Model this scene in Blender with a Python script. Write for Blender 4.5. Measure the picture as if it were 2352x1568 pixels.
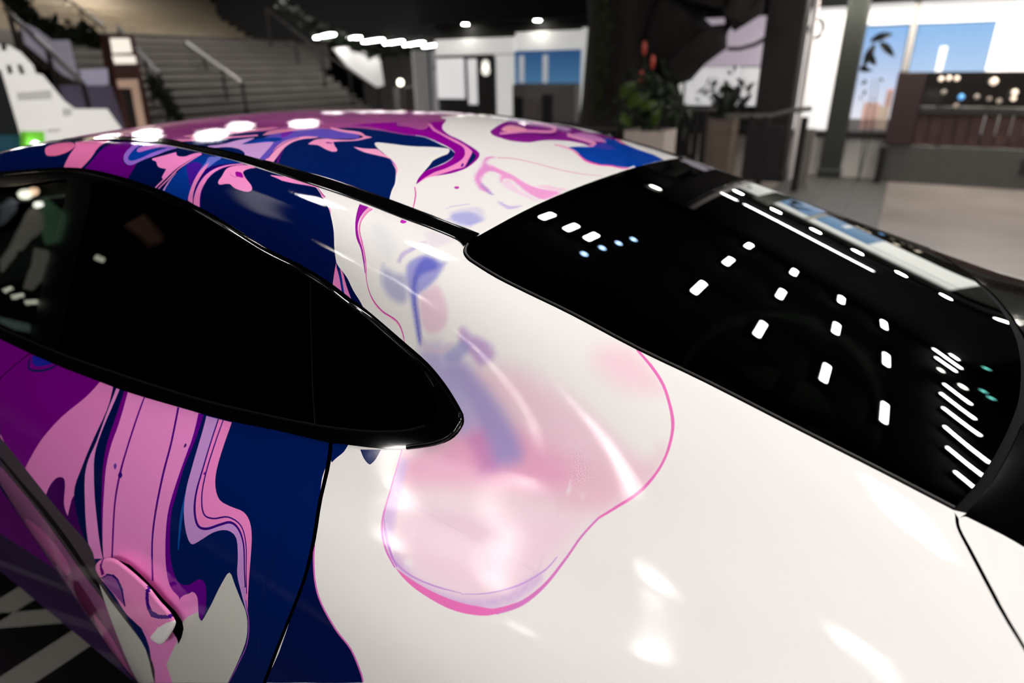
import bpy, math, random
import numpy as np
from mathutils import Vector, Matrix
from mathutils.geometry import delaunay_2d_cdt
sc = bpy.context.scene
for o in list(bpy.data.objects): bpy.data.objects.remove(o, do_unlink=True)
C = sc.collection
R = math.radians
random.seed(7)
# ------------------------------------------------------------------ camera
cam_d = bpy.data.cameras.new('camera'); cam = bpy.data.objects.new('camera', cam_d); C.objects.link(cam); sc.camera = cam
cam_d.sensor_width = 36; cam_d.lens = 36*1466.47/2352; cam_d.clip_start = .02; cam_d.clip_end = 200
_y, _p, _r = R(59.803), R(22.951), R(-.635)
_f = Vector((-math.cos(_y)*math.cos(_p), math.sin(_y)*math.cos(_p), -math.sin(_p)))
_rt = _f.cross(Vector((0,0,1))).normalized(); _up = _rt.cross(_f)
_r2 = math.cos(_r)*_rt+math.sin(_r)*_up; _u2 = -math.sin(_r)*_rt+math.cos(_r)*_up
cam.matrix_world = Matrix(((_r2.x,_u2.x,-_f.x,1.6649),(_r2.y,_u2.y,-_f.y,-1.3591),(_r2.z,_u2.z,-_f.z,1.4876),(0,0,0,1)))
cam_d.dof.use_dof = True; cam_d.dof.focus_distance = .90; cam_d.dof.aperture_fstop = 2.4; cam_d.dof.aperture_blades = 0
# ------------------------------------------------------------------ world, exposure
w = bpy.data.worlds.new('ambient_fill'); sc.world = w; w.use_nodes = True  # faint even fill light added all round, no lamp behind it
w.node_tree.nodes['Background'].inputs[0].default_value = (.9,.92,1,1); w.node_tree.nodes['Background'].inputs[1].default_value = .004
sc.view_settings.view_transform = 'Standard'; sc.view_settings.look = 'None'; sc.view_settings.exposure = .12; sc.view_settings.gamma = 1; sc.view_settings.use_curve_mapping = False
sc.cycles.max_bounces = 7; sc.cycles.diffuse_bounces = 3; sc.cycles.glossy_bounces = 4; sc.cycles.transparent_max_bounces = 8; sc.cycles.caustics_reflective = False; sc.cycles.caustics_refractive = False; sc.cycles.sample_clamp_indirect = 8
LAMP = 104.
# ------------------------------------------------------------------ helpers
def lin(c): return tuple((x/255/12.92 if x/255 <= .04045 else ((x/255+.055)/1.055)**2.4) for x in c)
MATS = {}
def mat(name, col=(128,128,128), rough=.5, metal=0, emit=0, spec=.5, coat=0, noise=0, nscale=8, bump=0, bscale=60):
    """plain principled surface; noise = fraction of tonal mottling, bump = fine relief"""
    if name in MATS: return MATS[name]
    m = bpy.data.materials.new(name); m.use_nodes = True; nt = m.node_tree; b = nt.nodes['Principled BSDF']
    c = lin(col)
    b.inputs['Base Color'].default_value = (*c,1); b.inputs['Roughness'].default_value = rough; b.inputs['Metallic'].default_value = metal
    b.inputs['Specular IOR Level'].default_value = spec; b.inputs['Coat Weight'].default_value = coat; b.inputs['Coat Roughness'].default_value = .03
    if emit: b.inputs['Emission Color'].default_value = (*c,1); b.inputs['Emission Strength'].default_value = emit
    tc = None
    if noise or bump: tc = nt.nodes.new('ShaderNodeTexCoord')
    if noise:
        n = nt.nodes.new('ShaderNodeTexNoise'); n.inputs['Scale'].default_value = nscale; n.inputs['Detail'].default_value = 5
        nt.links.new(tc.outputs['Object'], n.inputs['Vector'])
        r = nt.nodes.new('ShaderNodeMapRange'); r.inputs['From Min'].default_value = .3; r.inputs['From Max'].default_value = .7
        r.inputs['To Min'].default_value = 1-noise; r.inputs['To Max'].default_value = 1+noise
        nt.links.new(n.outputs['Fac'], r.inputs['Value'])
        mx = nt.nodes.new('ShaderNodeVectorMath'); mx.operation = 'SCALE'; mx.inputs[0].default_value = c
        nt.links.new(r.outputs[0], mx.inputs['Scale']); nt.links.new(mx.outputs[0], b.inputs['Base Color'])
    if bump:
        n2 = nt.nodes.new('ShaderNodeTexNoise'); n2.inputs['Scale'].default_value = bscale; n2.inputs['Detail'].default_value = 3
        nt.links.new(tc.outputs['Object'], n2.inputs['Vector'])
        bp = nt.nodes.new('ShaderNodeBump'); bp.inputs['Strength'].default_value = bump; bp.inputs['Distance'].default_value = .01
        nt.links.new(n2.outputs['Fac'], bp.inputs['Height']); nt.links.new(bp.outputs[0], b.inputs['Normal'])
    MATS[name] = m; return m
def wrap_mat():
    m = bpy.data.materials.new('printed_wrap_film'); m.use_nodes = True; nt = m.node_tree; b = nt.nodes['Principled BSDF']
    a = nt.nodes.new('ShaderNodeVertexColor'); a.layer_name = 'ink'; nt.links.new(a.outputs['Color'], b.inputs['Base Color'])
    b.inputs['Roughness'].default_value = .6; b.inputs['Specular IOR Level'].default_value = 0.
    b.inputs['Coat Weight'].default_value = 1; b.inputs['Coat Roughness'].default_value = .035; b.inputs['Coat IOR'].default_value = 1.5
    tc = nt.nodes.new('ShaderNodeTexCoord'); n = nt.nodes.new('ShaderNodeTexNoise'); n.inputs['Scale'].default_value = 900; n.inputs['Detail'].default_value = 2
    nt.links.new(tc.outputs['Object'], n.inputs['Vector'])
    bp = nt.nodes.new('ShaderNodeBump'); bp.inputs['Strength'].default_value = .06; bp.inputs['Distance'].default_value = .0006
    nt.links.new(n.outputs['Fac'], bp.inputs['Height']); nt.links.new(bp.outputs[0], b.inputs['Coat Normal'])
    return m
def glass_mat(name, tint):
    m = bpy.data.materials.new(name); m.use_nodes = True; nt = m.node_tree; nt.nodes.remove(nt.nodes['Principled BSDF'])
    t = nt.nodes.new('ShaderNodeBsdfTransparent'); t.inputs[0].default_value = (*tint,1)
    g = nt.nodes.new('ShaderNodeBsdfGlossy'); g.inputs['Roughness'].default_value = .0; g.inputs[0].default_value = (.95,1,.98,1)
    fr = nt.nodes.new('ShaderNodeFresnel'); fr.inputs[0].default_value = 1.5
    mx = nt.nodes.new('ShaderNodeMixShader'); nt.links.new(fr.outputs[0], mx.inputs[0]); nt.links.new(t.outputs[0], mx.inputs[1]); nt.links.new(g.outputs[0], mx.inputs[2])
    nt.links.new(mx.outputs[0], nt.nodes['Material Output'].inputs[0]); return m
def link_mesh(name, me, parent=None, material=None):
    o = bpy.data.objects.new(name, me); C.objects.link(o)
    if material is not None and not me.materials: me.materials.append(material)
    if parent is not None: o.parent = parent
    return o
def tag(o, label=None, cat=None, group=None, kind=None):
    if label: o['label'] = label
    if cat: o['category'] = cat
    if group: o['group'] = group
    if kind: o['kind'] = kind
    return o
def empty(name, loc=(0,0,0), rz=0):
    o = bpy.data.objects.new(name, None); C.objects.link(o); o.location = loc; o.rotation_euler = (0,0,rz); o.empty_display_size = .1; return o
class MB:
    """collects simple solids into one mesh"""
    def __init__(s): s.v = []; s.f = []; s.sm = []
    def add(s, v, f, smooth=False):
        k = len(s.v); s.v += [tuple(p) for p in v]; s.f += [tuple(i+k for i in q) for q in f]; s.sm += [smooth]*len(f); return s
    def box(s, lo, hi):
        (a,b,c),(d,e,f) = lo, hi
        return s.add([(a,b,c),(d,b,c),(d,e,c),(a,e,c),(a,b,f),(d,b,f),(d,e,f),(a,e,f)], [(0,3,2,1),(4,5,6,7),(0,1,5,4),(1,2,6,5),(2,3,7,6),(3,0,4,7)])
    def bbox(s, lo, hi, r=.01):
        """box with chamfered edges"""
        (a,b,c),(d,e,f) = lo, hi
        r = min(r, (d-a)*.45, (e-b)*.45, (f-c)*.45)
        V = []; 
        for z,i in ((c,r),(c+r,0),(f-r,0),(f,r)):
            V += [(a+i+(r if i==0 else 0),b+i,z),(d-i-(r if i==0 else 0),b+i,z),(d-i,b+i+(r if i==0 else 0),z),(d-i,e-i-(r if i==0 else 0),z),(d-i-(r if i==0 else 0),e-i,z),(a+i+(r if i==0 else 0),e-i,z),(a+i,e-i-(r if i==0 else 0),z),(a+i,b+i+(r if i==0 else 0),z)]
        F = [tuple(range(7,-1,-1)), tuple(range(24,32))]
        for k in range(3):
            for j in range(8): F.append((k*8+j, k*8+(j+1)%8, k*8+8+(j+1)%8, k*8+8+j))
        return s.add(V, F)
    def tube(s, pts, r, n=8, cap=True):
        pts = [Vector(p) for p in pts]; rs = r if hasattr(r,'__len__') else [r]*len(pts); V = []; F = []
        up = Vector((0,0,1))
        for i, p in enumerate(pts):
            d = (pts[min(i+1,len(pts)-1)]-pts[max(i-1,0)]).normalized()
            ref = up if abs(d.z) < .9 else Vector((1,0,0))
            a = d.cross(ref).normalized(); b = d.cross(a)
            for k in range(n): t = 2*math.pi*k/n; V.append(p+(a*math.cos(t)+b*math.sin(t))*rs[i])
        for i in range(len(pts)-1):
            for k in range(n): F.append((i*n+k, i*n+(k+1)%n, (i+1)*n+(k+1)%n, (i+1)*n+k))
        s.add(V, F, True)
        if cap: s.add([V[k] for k in range(n)], [tuple(range(n))[::-1]]); s.add([V[-n+k] for k in range(n)], [tuple(range(n))])
        return s
    def lathe(s, prof, n=20, c=(0,0,0), axis='z', cap=True):
        V = []; F = []
        for r, h in prof:
            for k in range(n):
                t = 2*math.pi*k/n; a, b = r*math.cos(t), r*math.sin(t)
                V.append((c[0]+a,c[1]+b,c[2]+h) if axis == 'z' else (c[0]+a,c[1]+h,c[2]+b))
        for i in range(len(prof)-1):
            for k in range(n): F.append((i*n+k, i*n+(k+1)%n, (i+1)*n+(k+1)%n, (i+1)*n+k))
        s.add(V, F, True)
        if cap: s.add(V[:n], [tuple(range(n))[::-1]]); s.add(V[-n:], [tuple(range(n))])
        return s
    def prism(s, poly, a, b, axis='y'):
        """extrude a 2D outline between a and b along axis (poly in the other two coords)"""
        n = len(poly)
        def P3(p, h): return {'y':(p[0],h,p[1]), 'x':(h,p[0],p[1]), 'z':(p[0],p[1],h)}[axis]
        V = [P3(p,a) for p in poly]+[P3(p,b) for p in poly]
        return s.add(V, [tuple(range(n)), tuple(range(2*n-1,n-1,-1))]+[(i,n+i,n+(i+1)%n,(i+1)%n) for i in range(n)])
    def mesh(s, name):
        me = bpy.data.meshes.new(name); me.from_pydata(s.v, [], s.f)
        me.polygons.foreach_set('use_smooth', s.sm); me.update(); return me
    def build(s, name, material, parent=None): return link_mesh(name, s.mesh(name), parent, material)
def copy_tree(o, parent=None):
    c = o.copy(); C.objects.link(c); c.parent = parent
    for ch in list(o.children): copy_tree(ch, c)
    return c
# ---- car skin: smooth implicit section surface, car runs along x (rear = +x), left side = -y ----
def nspline(xk, yk):
    """natural cubic spline through (xk, yk[...]) -> callable on arrays"""
    xk = np.asarray(xk, float); yk = np.asarray(yk, float); n = len(xk)
    h = np.diff(xk); A = np.eye(n); B = np.zeros_like(yk)
    for i in range(1, n-1):
        A[i, i-1] = h[i-1]; A[i, i] = 2*(h[i-1]+h[i]); A[i, i+1] = h[i]
        B[i] = 6*((yk[i+1]-yk[i])/h[i] - (yk[i]-yk[i-1])/h[i-1])
    M = np.linalg.solve(A, B.reshape(n, -1)).reshape(yk.shape)
    def f(x):
        x = np.clip(np.asarray(x, float), xk[0], xk[-1])
        i = np.clip(np.searchsorted(xk, x)-1, 0, n-2)
        a = (xk[i+1]-x)/h[i]; b = 1-a; hh = h[i]
        if yk.ndim > 1: a = a[..., None]; b = b[..., None]; hh = hh[..., None]
        return a*yk[i]+b*yk[i+1]+((a**3-a)*M[i]+(b**3-b)*M[i+1])*hh*hh/6
    return f
ZC = nspline([-2.47,-2.40,-2.2,-1.9,-1.6,-1.4,-1.2,-1.0,-.8,-.6,-.4,-.2,0,.2,.4,.6,.8,1.0,1.2,1.4,1.6,1.8,1.95,2.1,2.25,2.38,2.46],
             [.60,.69,.79,.875,.935,.975,1.035,1.11,1.175,1.24,1.300,1.350,1.380,1.387,1.385,1.372,1.346,1.308,1.258,1.199,1.137,1.076,1.034,1.005,.982,.955,.90])
def Ztop(x, y):
    return ZC(x) - .092*y*y + .012*y**4
ZK = np.array([.14,.25,.36,.48,.60,.70,.78,.85,.91,.97,1.04,1.12,1.22,1.34,1.46])
YX = [-2.47,-2.35,-2.1,-1.8,-1.45,-1.0,-.5,0.,.4,.75,1.0,1.2,1.45,1.7,1.9,2.1,2.3,2.46]
YT = [
 [.60,.66,.70,.72,.71,.66,.60,.55,.50,.45,.42,.40,.38,.36,.34],
 [.74,.79,.82,.835,.82,.78,.73,.68,.63,.58,.54,.50,.46,.44,.42],
 [.85,.89,.91,.915,.905,.88,.85,.81,.77,.73,.68,.64,.60,.56,.54],
 [.89,.93,.95,.955,.955,.945,.925,.89,.85,.80,.75,.70,.66,.62,.60],
 [.90,.94,.96,.965,.968,.965,.95,.92,.88,.84,.80,.76,.71,.66,.62],
 [.84,.87,.895,.91,.918,.915,.905,.885,.865,.84,.81,.77,.71,.65,.60],
 [.74,.76,.79,.83,.865,.885,.893,.878,.860,.837,.805,.765,.71,.645,.59],
 [.78,.80,.83,.865,.893,.908,.903,.884,.861,.835,.802,.762,.707,.641,.585],
 [.88,.905,.925,.940,.947,.942,.922,.896,.867,.834,.798,.757,.703,.640,.582],
 [.90,.930,.948,.956,.960,.955,.938,.909,.872,.828,.785,.742,.693,.640,.585],
 [.90,.930,.950,.962,.970,.969,.957,.931,.888,.828,.770,.725,.685,.645,.60],
 [.90,.930,.952,.967,.978,.979,.970,.947,.902,.835,.765,.718,.686,.658,.63],
 [.90,.930,.952,.970,.982,.984,.976,.953,.907,.838,.765,.718,.692,.670,.65],
 [.88,.915,.940,.960,.974,.976,.967,.943,.898,.832,.762,.718,.692,.672,.65],
 [.85,.89,.918,.940,.955,.957,.948,.925,.885,.826,.760,.715,.69,.67,.65],
 [.80,.85,.885,.91,.926,.928,.920,.900,.868,.818,.755,.71,.685,.665,.645],
 [.72,.78,.825,.855,.872,.876,.870,.853,.826,.785,.735,.695,.67,.65,.63],
 [.60,.66,.71,.745,.763,.768,.763,.750,.728,.70,.665,.635,.61,.59,.57]]
_YX = nspline(YX, np.array(YT))
def Yside(x, z):
    T = _YX(x)                                   # (...,nz)
    z = np.clip(z, ZK[0], ZK[-1])
    # cubic Hermite (Catmull-Rom) across z
    i = np.clip(np.searchsorted(ZK, z)-1, 0, len(ZK)-2)
    tk = lambda j: np.take_along_axis(T, np.clip(j,0,len(ZK)-1)[...,None], -1)[...,0]
    h = ZK[i+1]-ZK[i]; s = (z-ZK[i])/h
    p0,p1 = tk(i), tk(i+1)
    im,ip = np.clip(i-1,0,99), np.clip(i+2,0,len(ZK)-1)
    m0 = (p1-tk(im))/(ZK[i+1]-ZK[im])*h; m1 = (tk(ip)-p0)/(ZK[ip]-ZK[i])*h
    return (2*s**3-3*s*s+1)*p0+(s**3-2*s*s+s)*m0+(-2*s**3+3*s*s)*p1+(s**3-s*s)*m1
KS = nspline([-2.5,-1.2,-.4,.6,1.0,1.3,1.7,2.5],[.20,.14,.055,.055,.07,.12,.14,.16])
def Fbody(x, y, z):
    a = (z-Ztop(x,y))*.97; b = (np.abs(y)-Yside(x,z))*.93
    k = KS(x); h = np.maximum(k-np.abs(a-b),0)
    return np.maximum(a,b)+h*h/(4*k)
ZAX = .55; VS = .8                                # polar axis height; v = angle * VS
def skin(u, v, off=0.):
    """point on the skin at (u = x, v = polar angle*VS, 0 = straight up, negative = left)"""
    u = np.asarray(u,float); v = np.asarray(v,float); ph = v/VS
    dy, dz = np.sin(ph), np.cos(ph)
    lo = np.full(u.shape,.1); hi = np.full(u.shape,1.6)
    for _ in range(40):
        m = .5*(lo+hi); g = Fbody(u, m*dy, ZAX+m*dz)
        lo = np.where(g<0,m,lo); hi = np.where(g<0,hi,m)
    m = .5*(lo+hi)
    X = np.stack([u, m*dy, ZAX+m*dz],-1)
    if np.any(np.asarray(off)!=0): X = X+skin_normal(X)*np.asarray(off)[...,None] if np.ndim(off) else X+skin_normal(X)*off
    return X
def skin_normal(X, e=2e-3):
    x,y,z = X[...,0],X[...,1],X[...,2]
    n = np.stack([Fbody(x+e,y,z)-Fbody(x-e,y,z),Fbody(x,y+e,z)-Fbody(x,y-e,z),Fbody(x,y,z+e)-Fbody(x,y,z-e)],-1)
    return n/np.linalg.norm(n,axis=-1,keepdims=True)
def skin_uv(X):
    return np.stack([X[...,0], np.arctan2(X[...,1], X[...,2]-ZAX)*VS],-1)

# car print and panel lines, in skin coordinates (u = metres along the car, v = wrapped section angle)
LINES = {
 'strip_in': [(0.3381,-0.4498),(0.451,-0.4655),(0.518,-0.466),(0.6035,-0.4729),(0.6566,-0.4779),(0.6865,-0.4777),(0.7558,-0.4843),(0.8238,-0.488),(0.9142,-0.4963),(0.9573,-0.5008),(1.003,-0.5058),(1.0779,-0.5131),(1.1263,-0.518)],
 'strip_out': [(0.3173,-0.4755),(0.4343,-0.4818),(0.5251,-0.49),(0.6083,-0.4963),(0.6735,-0.502),(0.7376,-0.51),(0.8054,-0.517),(0.836,-0.5195),(0.9246,-0.5276),(1.0099,-0.5382),(1.0558,-0.542),(1.0899,-0.5456),(1.1164,-0.5504),(1.1317,-0.5592)],
 'dlo_top': [(-0.0203,-0.5833),(0.086,-0.5733),(0.1921,-0.5655),(0.2591,-0.5633),(0.3258,-0.5647),(0.4177,-0.5704),(0.5087,-0.579),(0.5928,-0.5896),(0.6412,-0.596),(0.7153,-0.6101),(0.8154,-0.6315),(0.9051,-0.6458),(0.9659,-0.6598),(1.003,-0.6712),(1.027,-0.6773),(1.0616,-0.6889),(1.1134,-0.7078),(1.1576,-0.7245),(1.191,-0.7425),(1.2167,-0.7602),(1.2314,-0.7719)],
 'dlo_tip': [(1.2314,-0.7719),(1.2354,-0.7789),(1.2359,-0.7857),(1.229,-0.8007),(1.2099,-0.8144),(1.1707,-0.8286)],
 'dlo_bot': [(1.1707,-0.8286),(1.1246,-0.8395),(1.0603,-0.8491),(1.0322,-0.8532),(0.9322,-0.8603),(0.8318,-0.8692),(0.7088,-0.8753),(0.5703,-0.8804),(0.4832,-0.8803),(0.3705,-0.8799),(0.2452,-0.8769),(0.1174,-0.8717)],
 'gls_top': [(0.0364,-0.6058),(0.2119,-0.5838),(0.3353,-0.5822),(0.4371,-0.5857),(0.5988,-0.6031),(0.7647,-0.6307),(0.9092,-0.6603),(1.0514,-0.6967),(1.1078,-0.7187),(1.146,-0.7375),(1.1729,-0.7564)],
 'gls_tip': [(1.1729,-0.7564),(1.1875,-0.7707),(1.1903,-0.7836),(1.1798,-0.7984)],
 'gls_bot': [(1.1798,-0.7984),(1.1519,-0.811),(1.0995,-0.8244),(1.0457,-0.8327),(1.0007,-0.8381),(0.8892,-0.8473),(0.7085,-0.8568),(0.3644,-0.8601),(0.1084,-0.8524)],
 'gls_div': [(0.9237,-0.6638),(0.931,-0.6902),(0.9416,-0.7224),(0.9615,-0.7732),(0.978,-0.8067),(0.9987,-0.8386)],
 'rg_top': [(1.128,-0.5184),(1.1274,-0.3901),(1.131,-0.233),(1.1362,-0.024),(1.136,0.1765),(1.1338,0.4048),(1.1304,0.5181)],
 'rg_left': [(1.128,-0.5184),(1.1271,-0.5345),(1.131,-0.5538),(1.1402,-0.5706),(1.1536,-0.5812),(1.1718,-0.5876),(1.2097,-0.598),(1.2585,-0.6071),(1.3273,-0.6191),(1.423,-0.6405),(1.5161,-0.658),(1.6383,-0.6864),(1.7182,-0.7054),(1.7934,-0.725)],
 'rg_bot': [(1.7934,-0.725),(1.8157,-0.686),(1.827,-0.6613),(1.8381,-0.6318),(1.8532,-0.584),(1.8709,-0.5137),(1.8888,-0.415),(1.9033,-0.2639),(1.9108,-0.1162),(1.916,0.0944),(1.9136,0.2881),(1.9006,0.4806)],
 'sp_gap': [(1.8061,-0.7221),(1.8262,-0.6825),(1.8472,-0.6327),(1.8626,-0.5847),(1.8839,-0.5023)],
 'tg_gap_l': [(1.7936,-0.7259),(1.7949,-0.729),(1.7966,-0.743),(1.8057,-0.7603),(1.8331,-0.8047),(1.8543,-0.832)],
 'tg_gap_r': [(1.7986,-0.7327),(1.8003,-0.7432),(1.81,-0.7602),(1.8367,-0.8036),(1.8544,-0.8276)],
 'tg_top': [(1.7991,-0.7325),(1.8042,-0.7287),(1.8093,-0.7289),(1.8406,-0.7365),(1.8593,-0.7428)],
 'shut_l': [(1.0291,-0.8428),(1.043,-0.8718),(1.0592,-0.9142),(1.0796,-0.9556),(1.0871,-0.9985),(1.0726,-1.0462),(1.0419,-1.108),(1.0146,-1.1538)],
 'shut_r': [(1.0349,-0.8369),(1.0363,-0.8434),(1.0504,-0.8701),(1.0657,-0.9126),(1.0861,-0.9539),(1.0931,-0.9966),(1.0794,-1.0437),(1.0498,-1.1044),(1.0236,-1.1492)],
 'split': [(0.2409,-0.8769),(0.1965,-0.9054),(0.1493,-0.9375)],
 'recess': [(0.6135,-1.1259),(0.6135,-1.1259),(0.6423,-1.1177),(0.6676,-1.115),(0.6995,-1.1188),(0.7374,-1.1273),(0.77,-1.1363),(0.7969,-1.1417),(0.8125,-1.1516),(0.8121,-1.1642),(0.7985,-1.1856),(0.7806,-1.2064),(0.7806,-1.2064),(0.7812,-1.1962),(0.7716,-1.1872),(0.7806,-1.1689),(0.768,-1.1559),(0.7423,-1.1462),(0.7156,-1.1366),(0.6871,-1.1307),(0.6491,-1.1268)],
 'bp_front': [(0.2254,-0.5872),(0.2333,-0.6233),(0.2338,-0.6777),(0.2334,-0.756),(0.2344,-0.8528)],
 'bp_rear': [(0.3129,-0.5821),(0.3219,-0.6236),(0.3234,-0.6796),(0.3317,-0.7652),(0.3383,-0.8595)]}
BUBBLE = [(1.1573,-0.8328),(1.1573,-0.8328),(1.1607,-0.851),(1.167,-0.8827),(1.1717,-0.9021),(1.178,-0.9147),(1.1884,-0.9257),(1.203,-0.9351),(1.2201,-0.9435),(1.2443,-0.9499),(1.2727,-0.9539),(1.3118,-0.9555),(1.3452,-0.9515),(1.3702,-0.9436),(1.3946,-0.9283),(1.4132,-0.9075),(1.4261,-0.8812),(1.4359,-0.8559),(1.4479,-0.8346),(1.4656,-0.8176),(1.4832,-0.799),(1.4949,-0.7766),(1.4999,-0.7548),(1.499,-0.7322),(1.4945,-0.7157),(1.485,-0.6983),(1.4695,-0.6767),(1.4478,-0.6573),(1.4229,-0.6402),(1.4229,-0.6402)]
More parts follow.
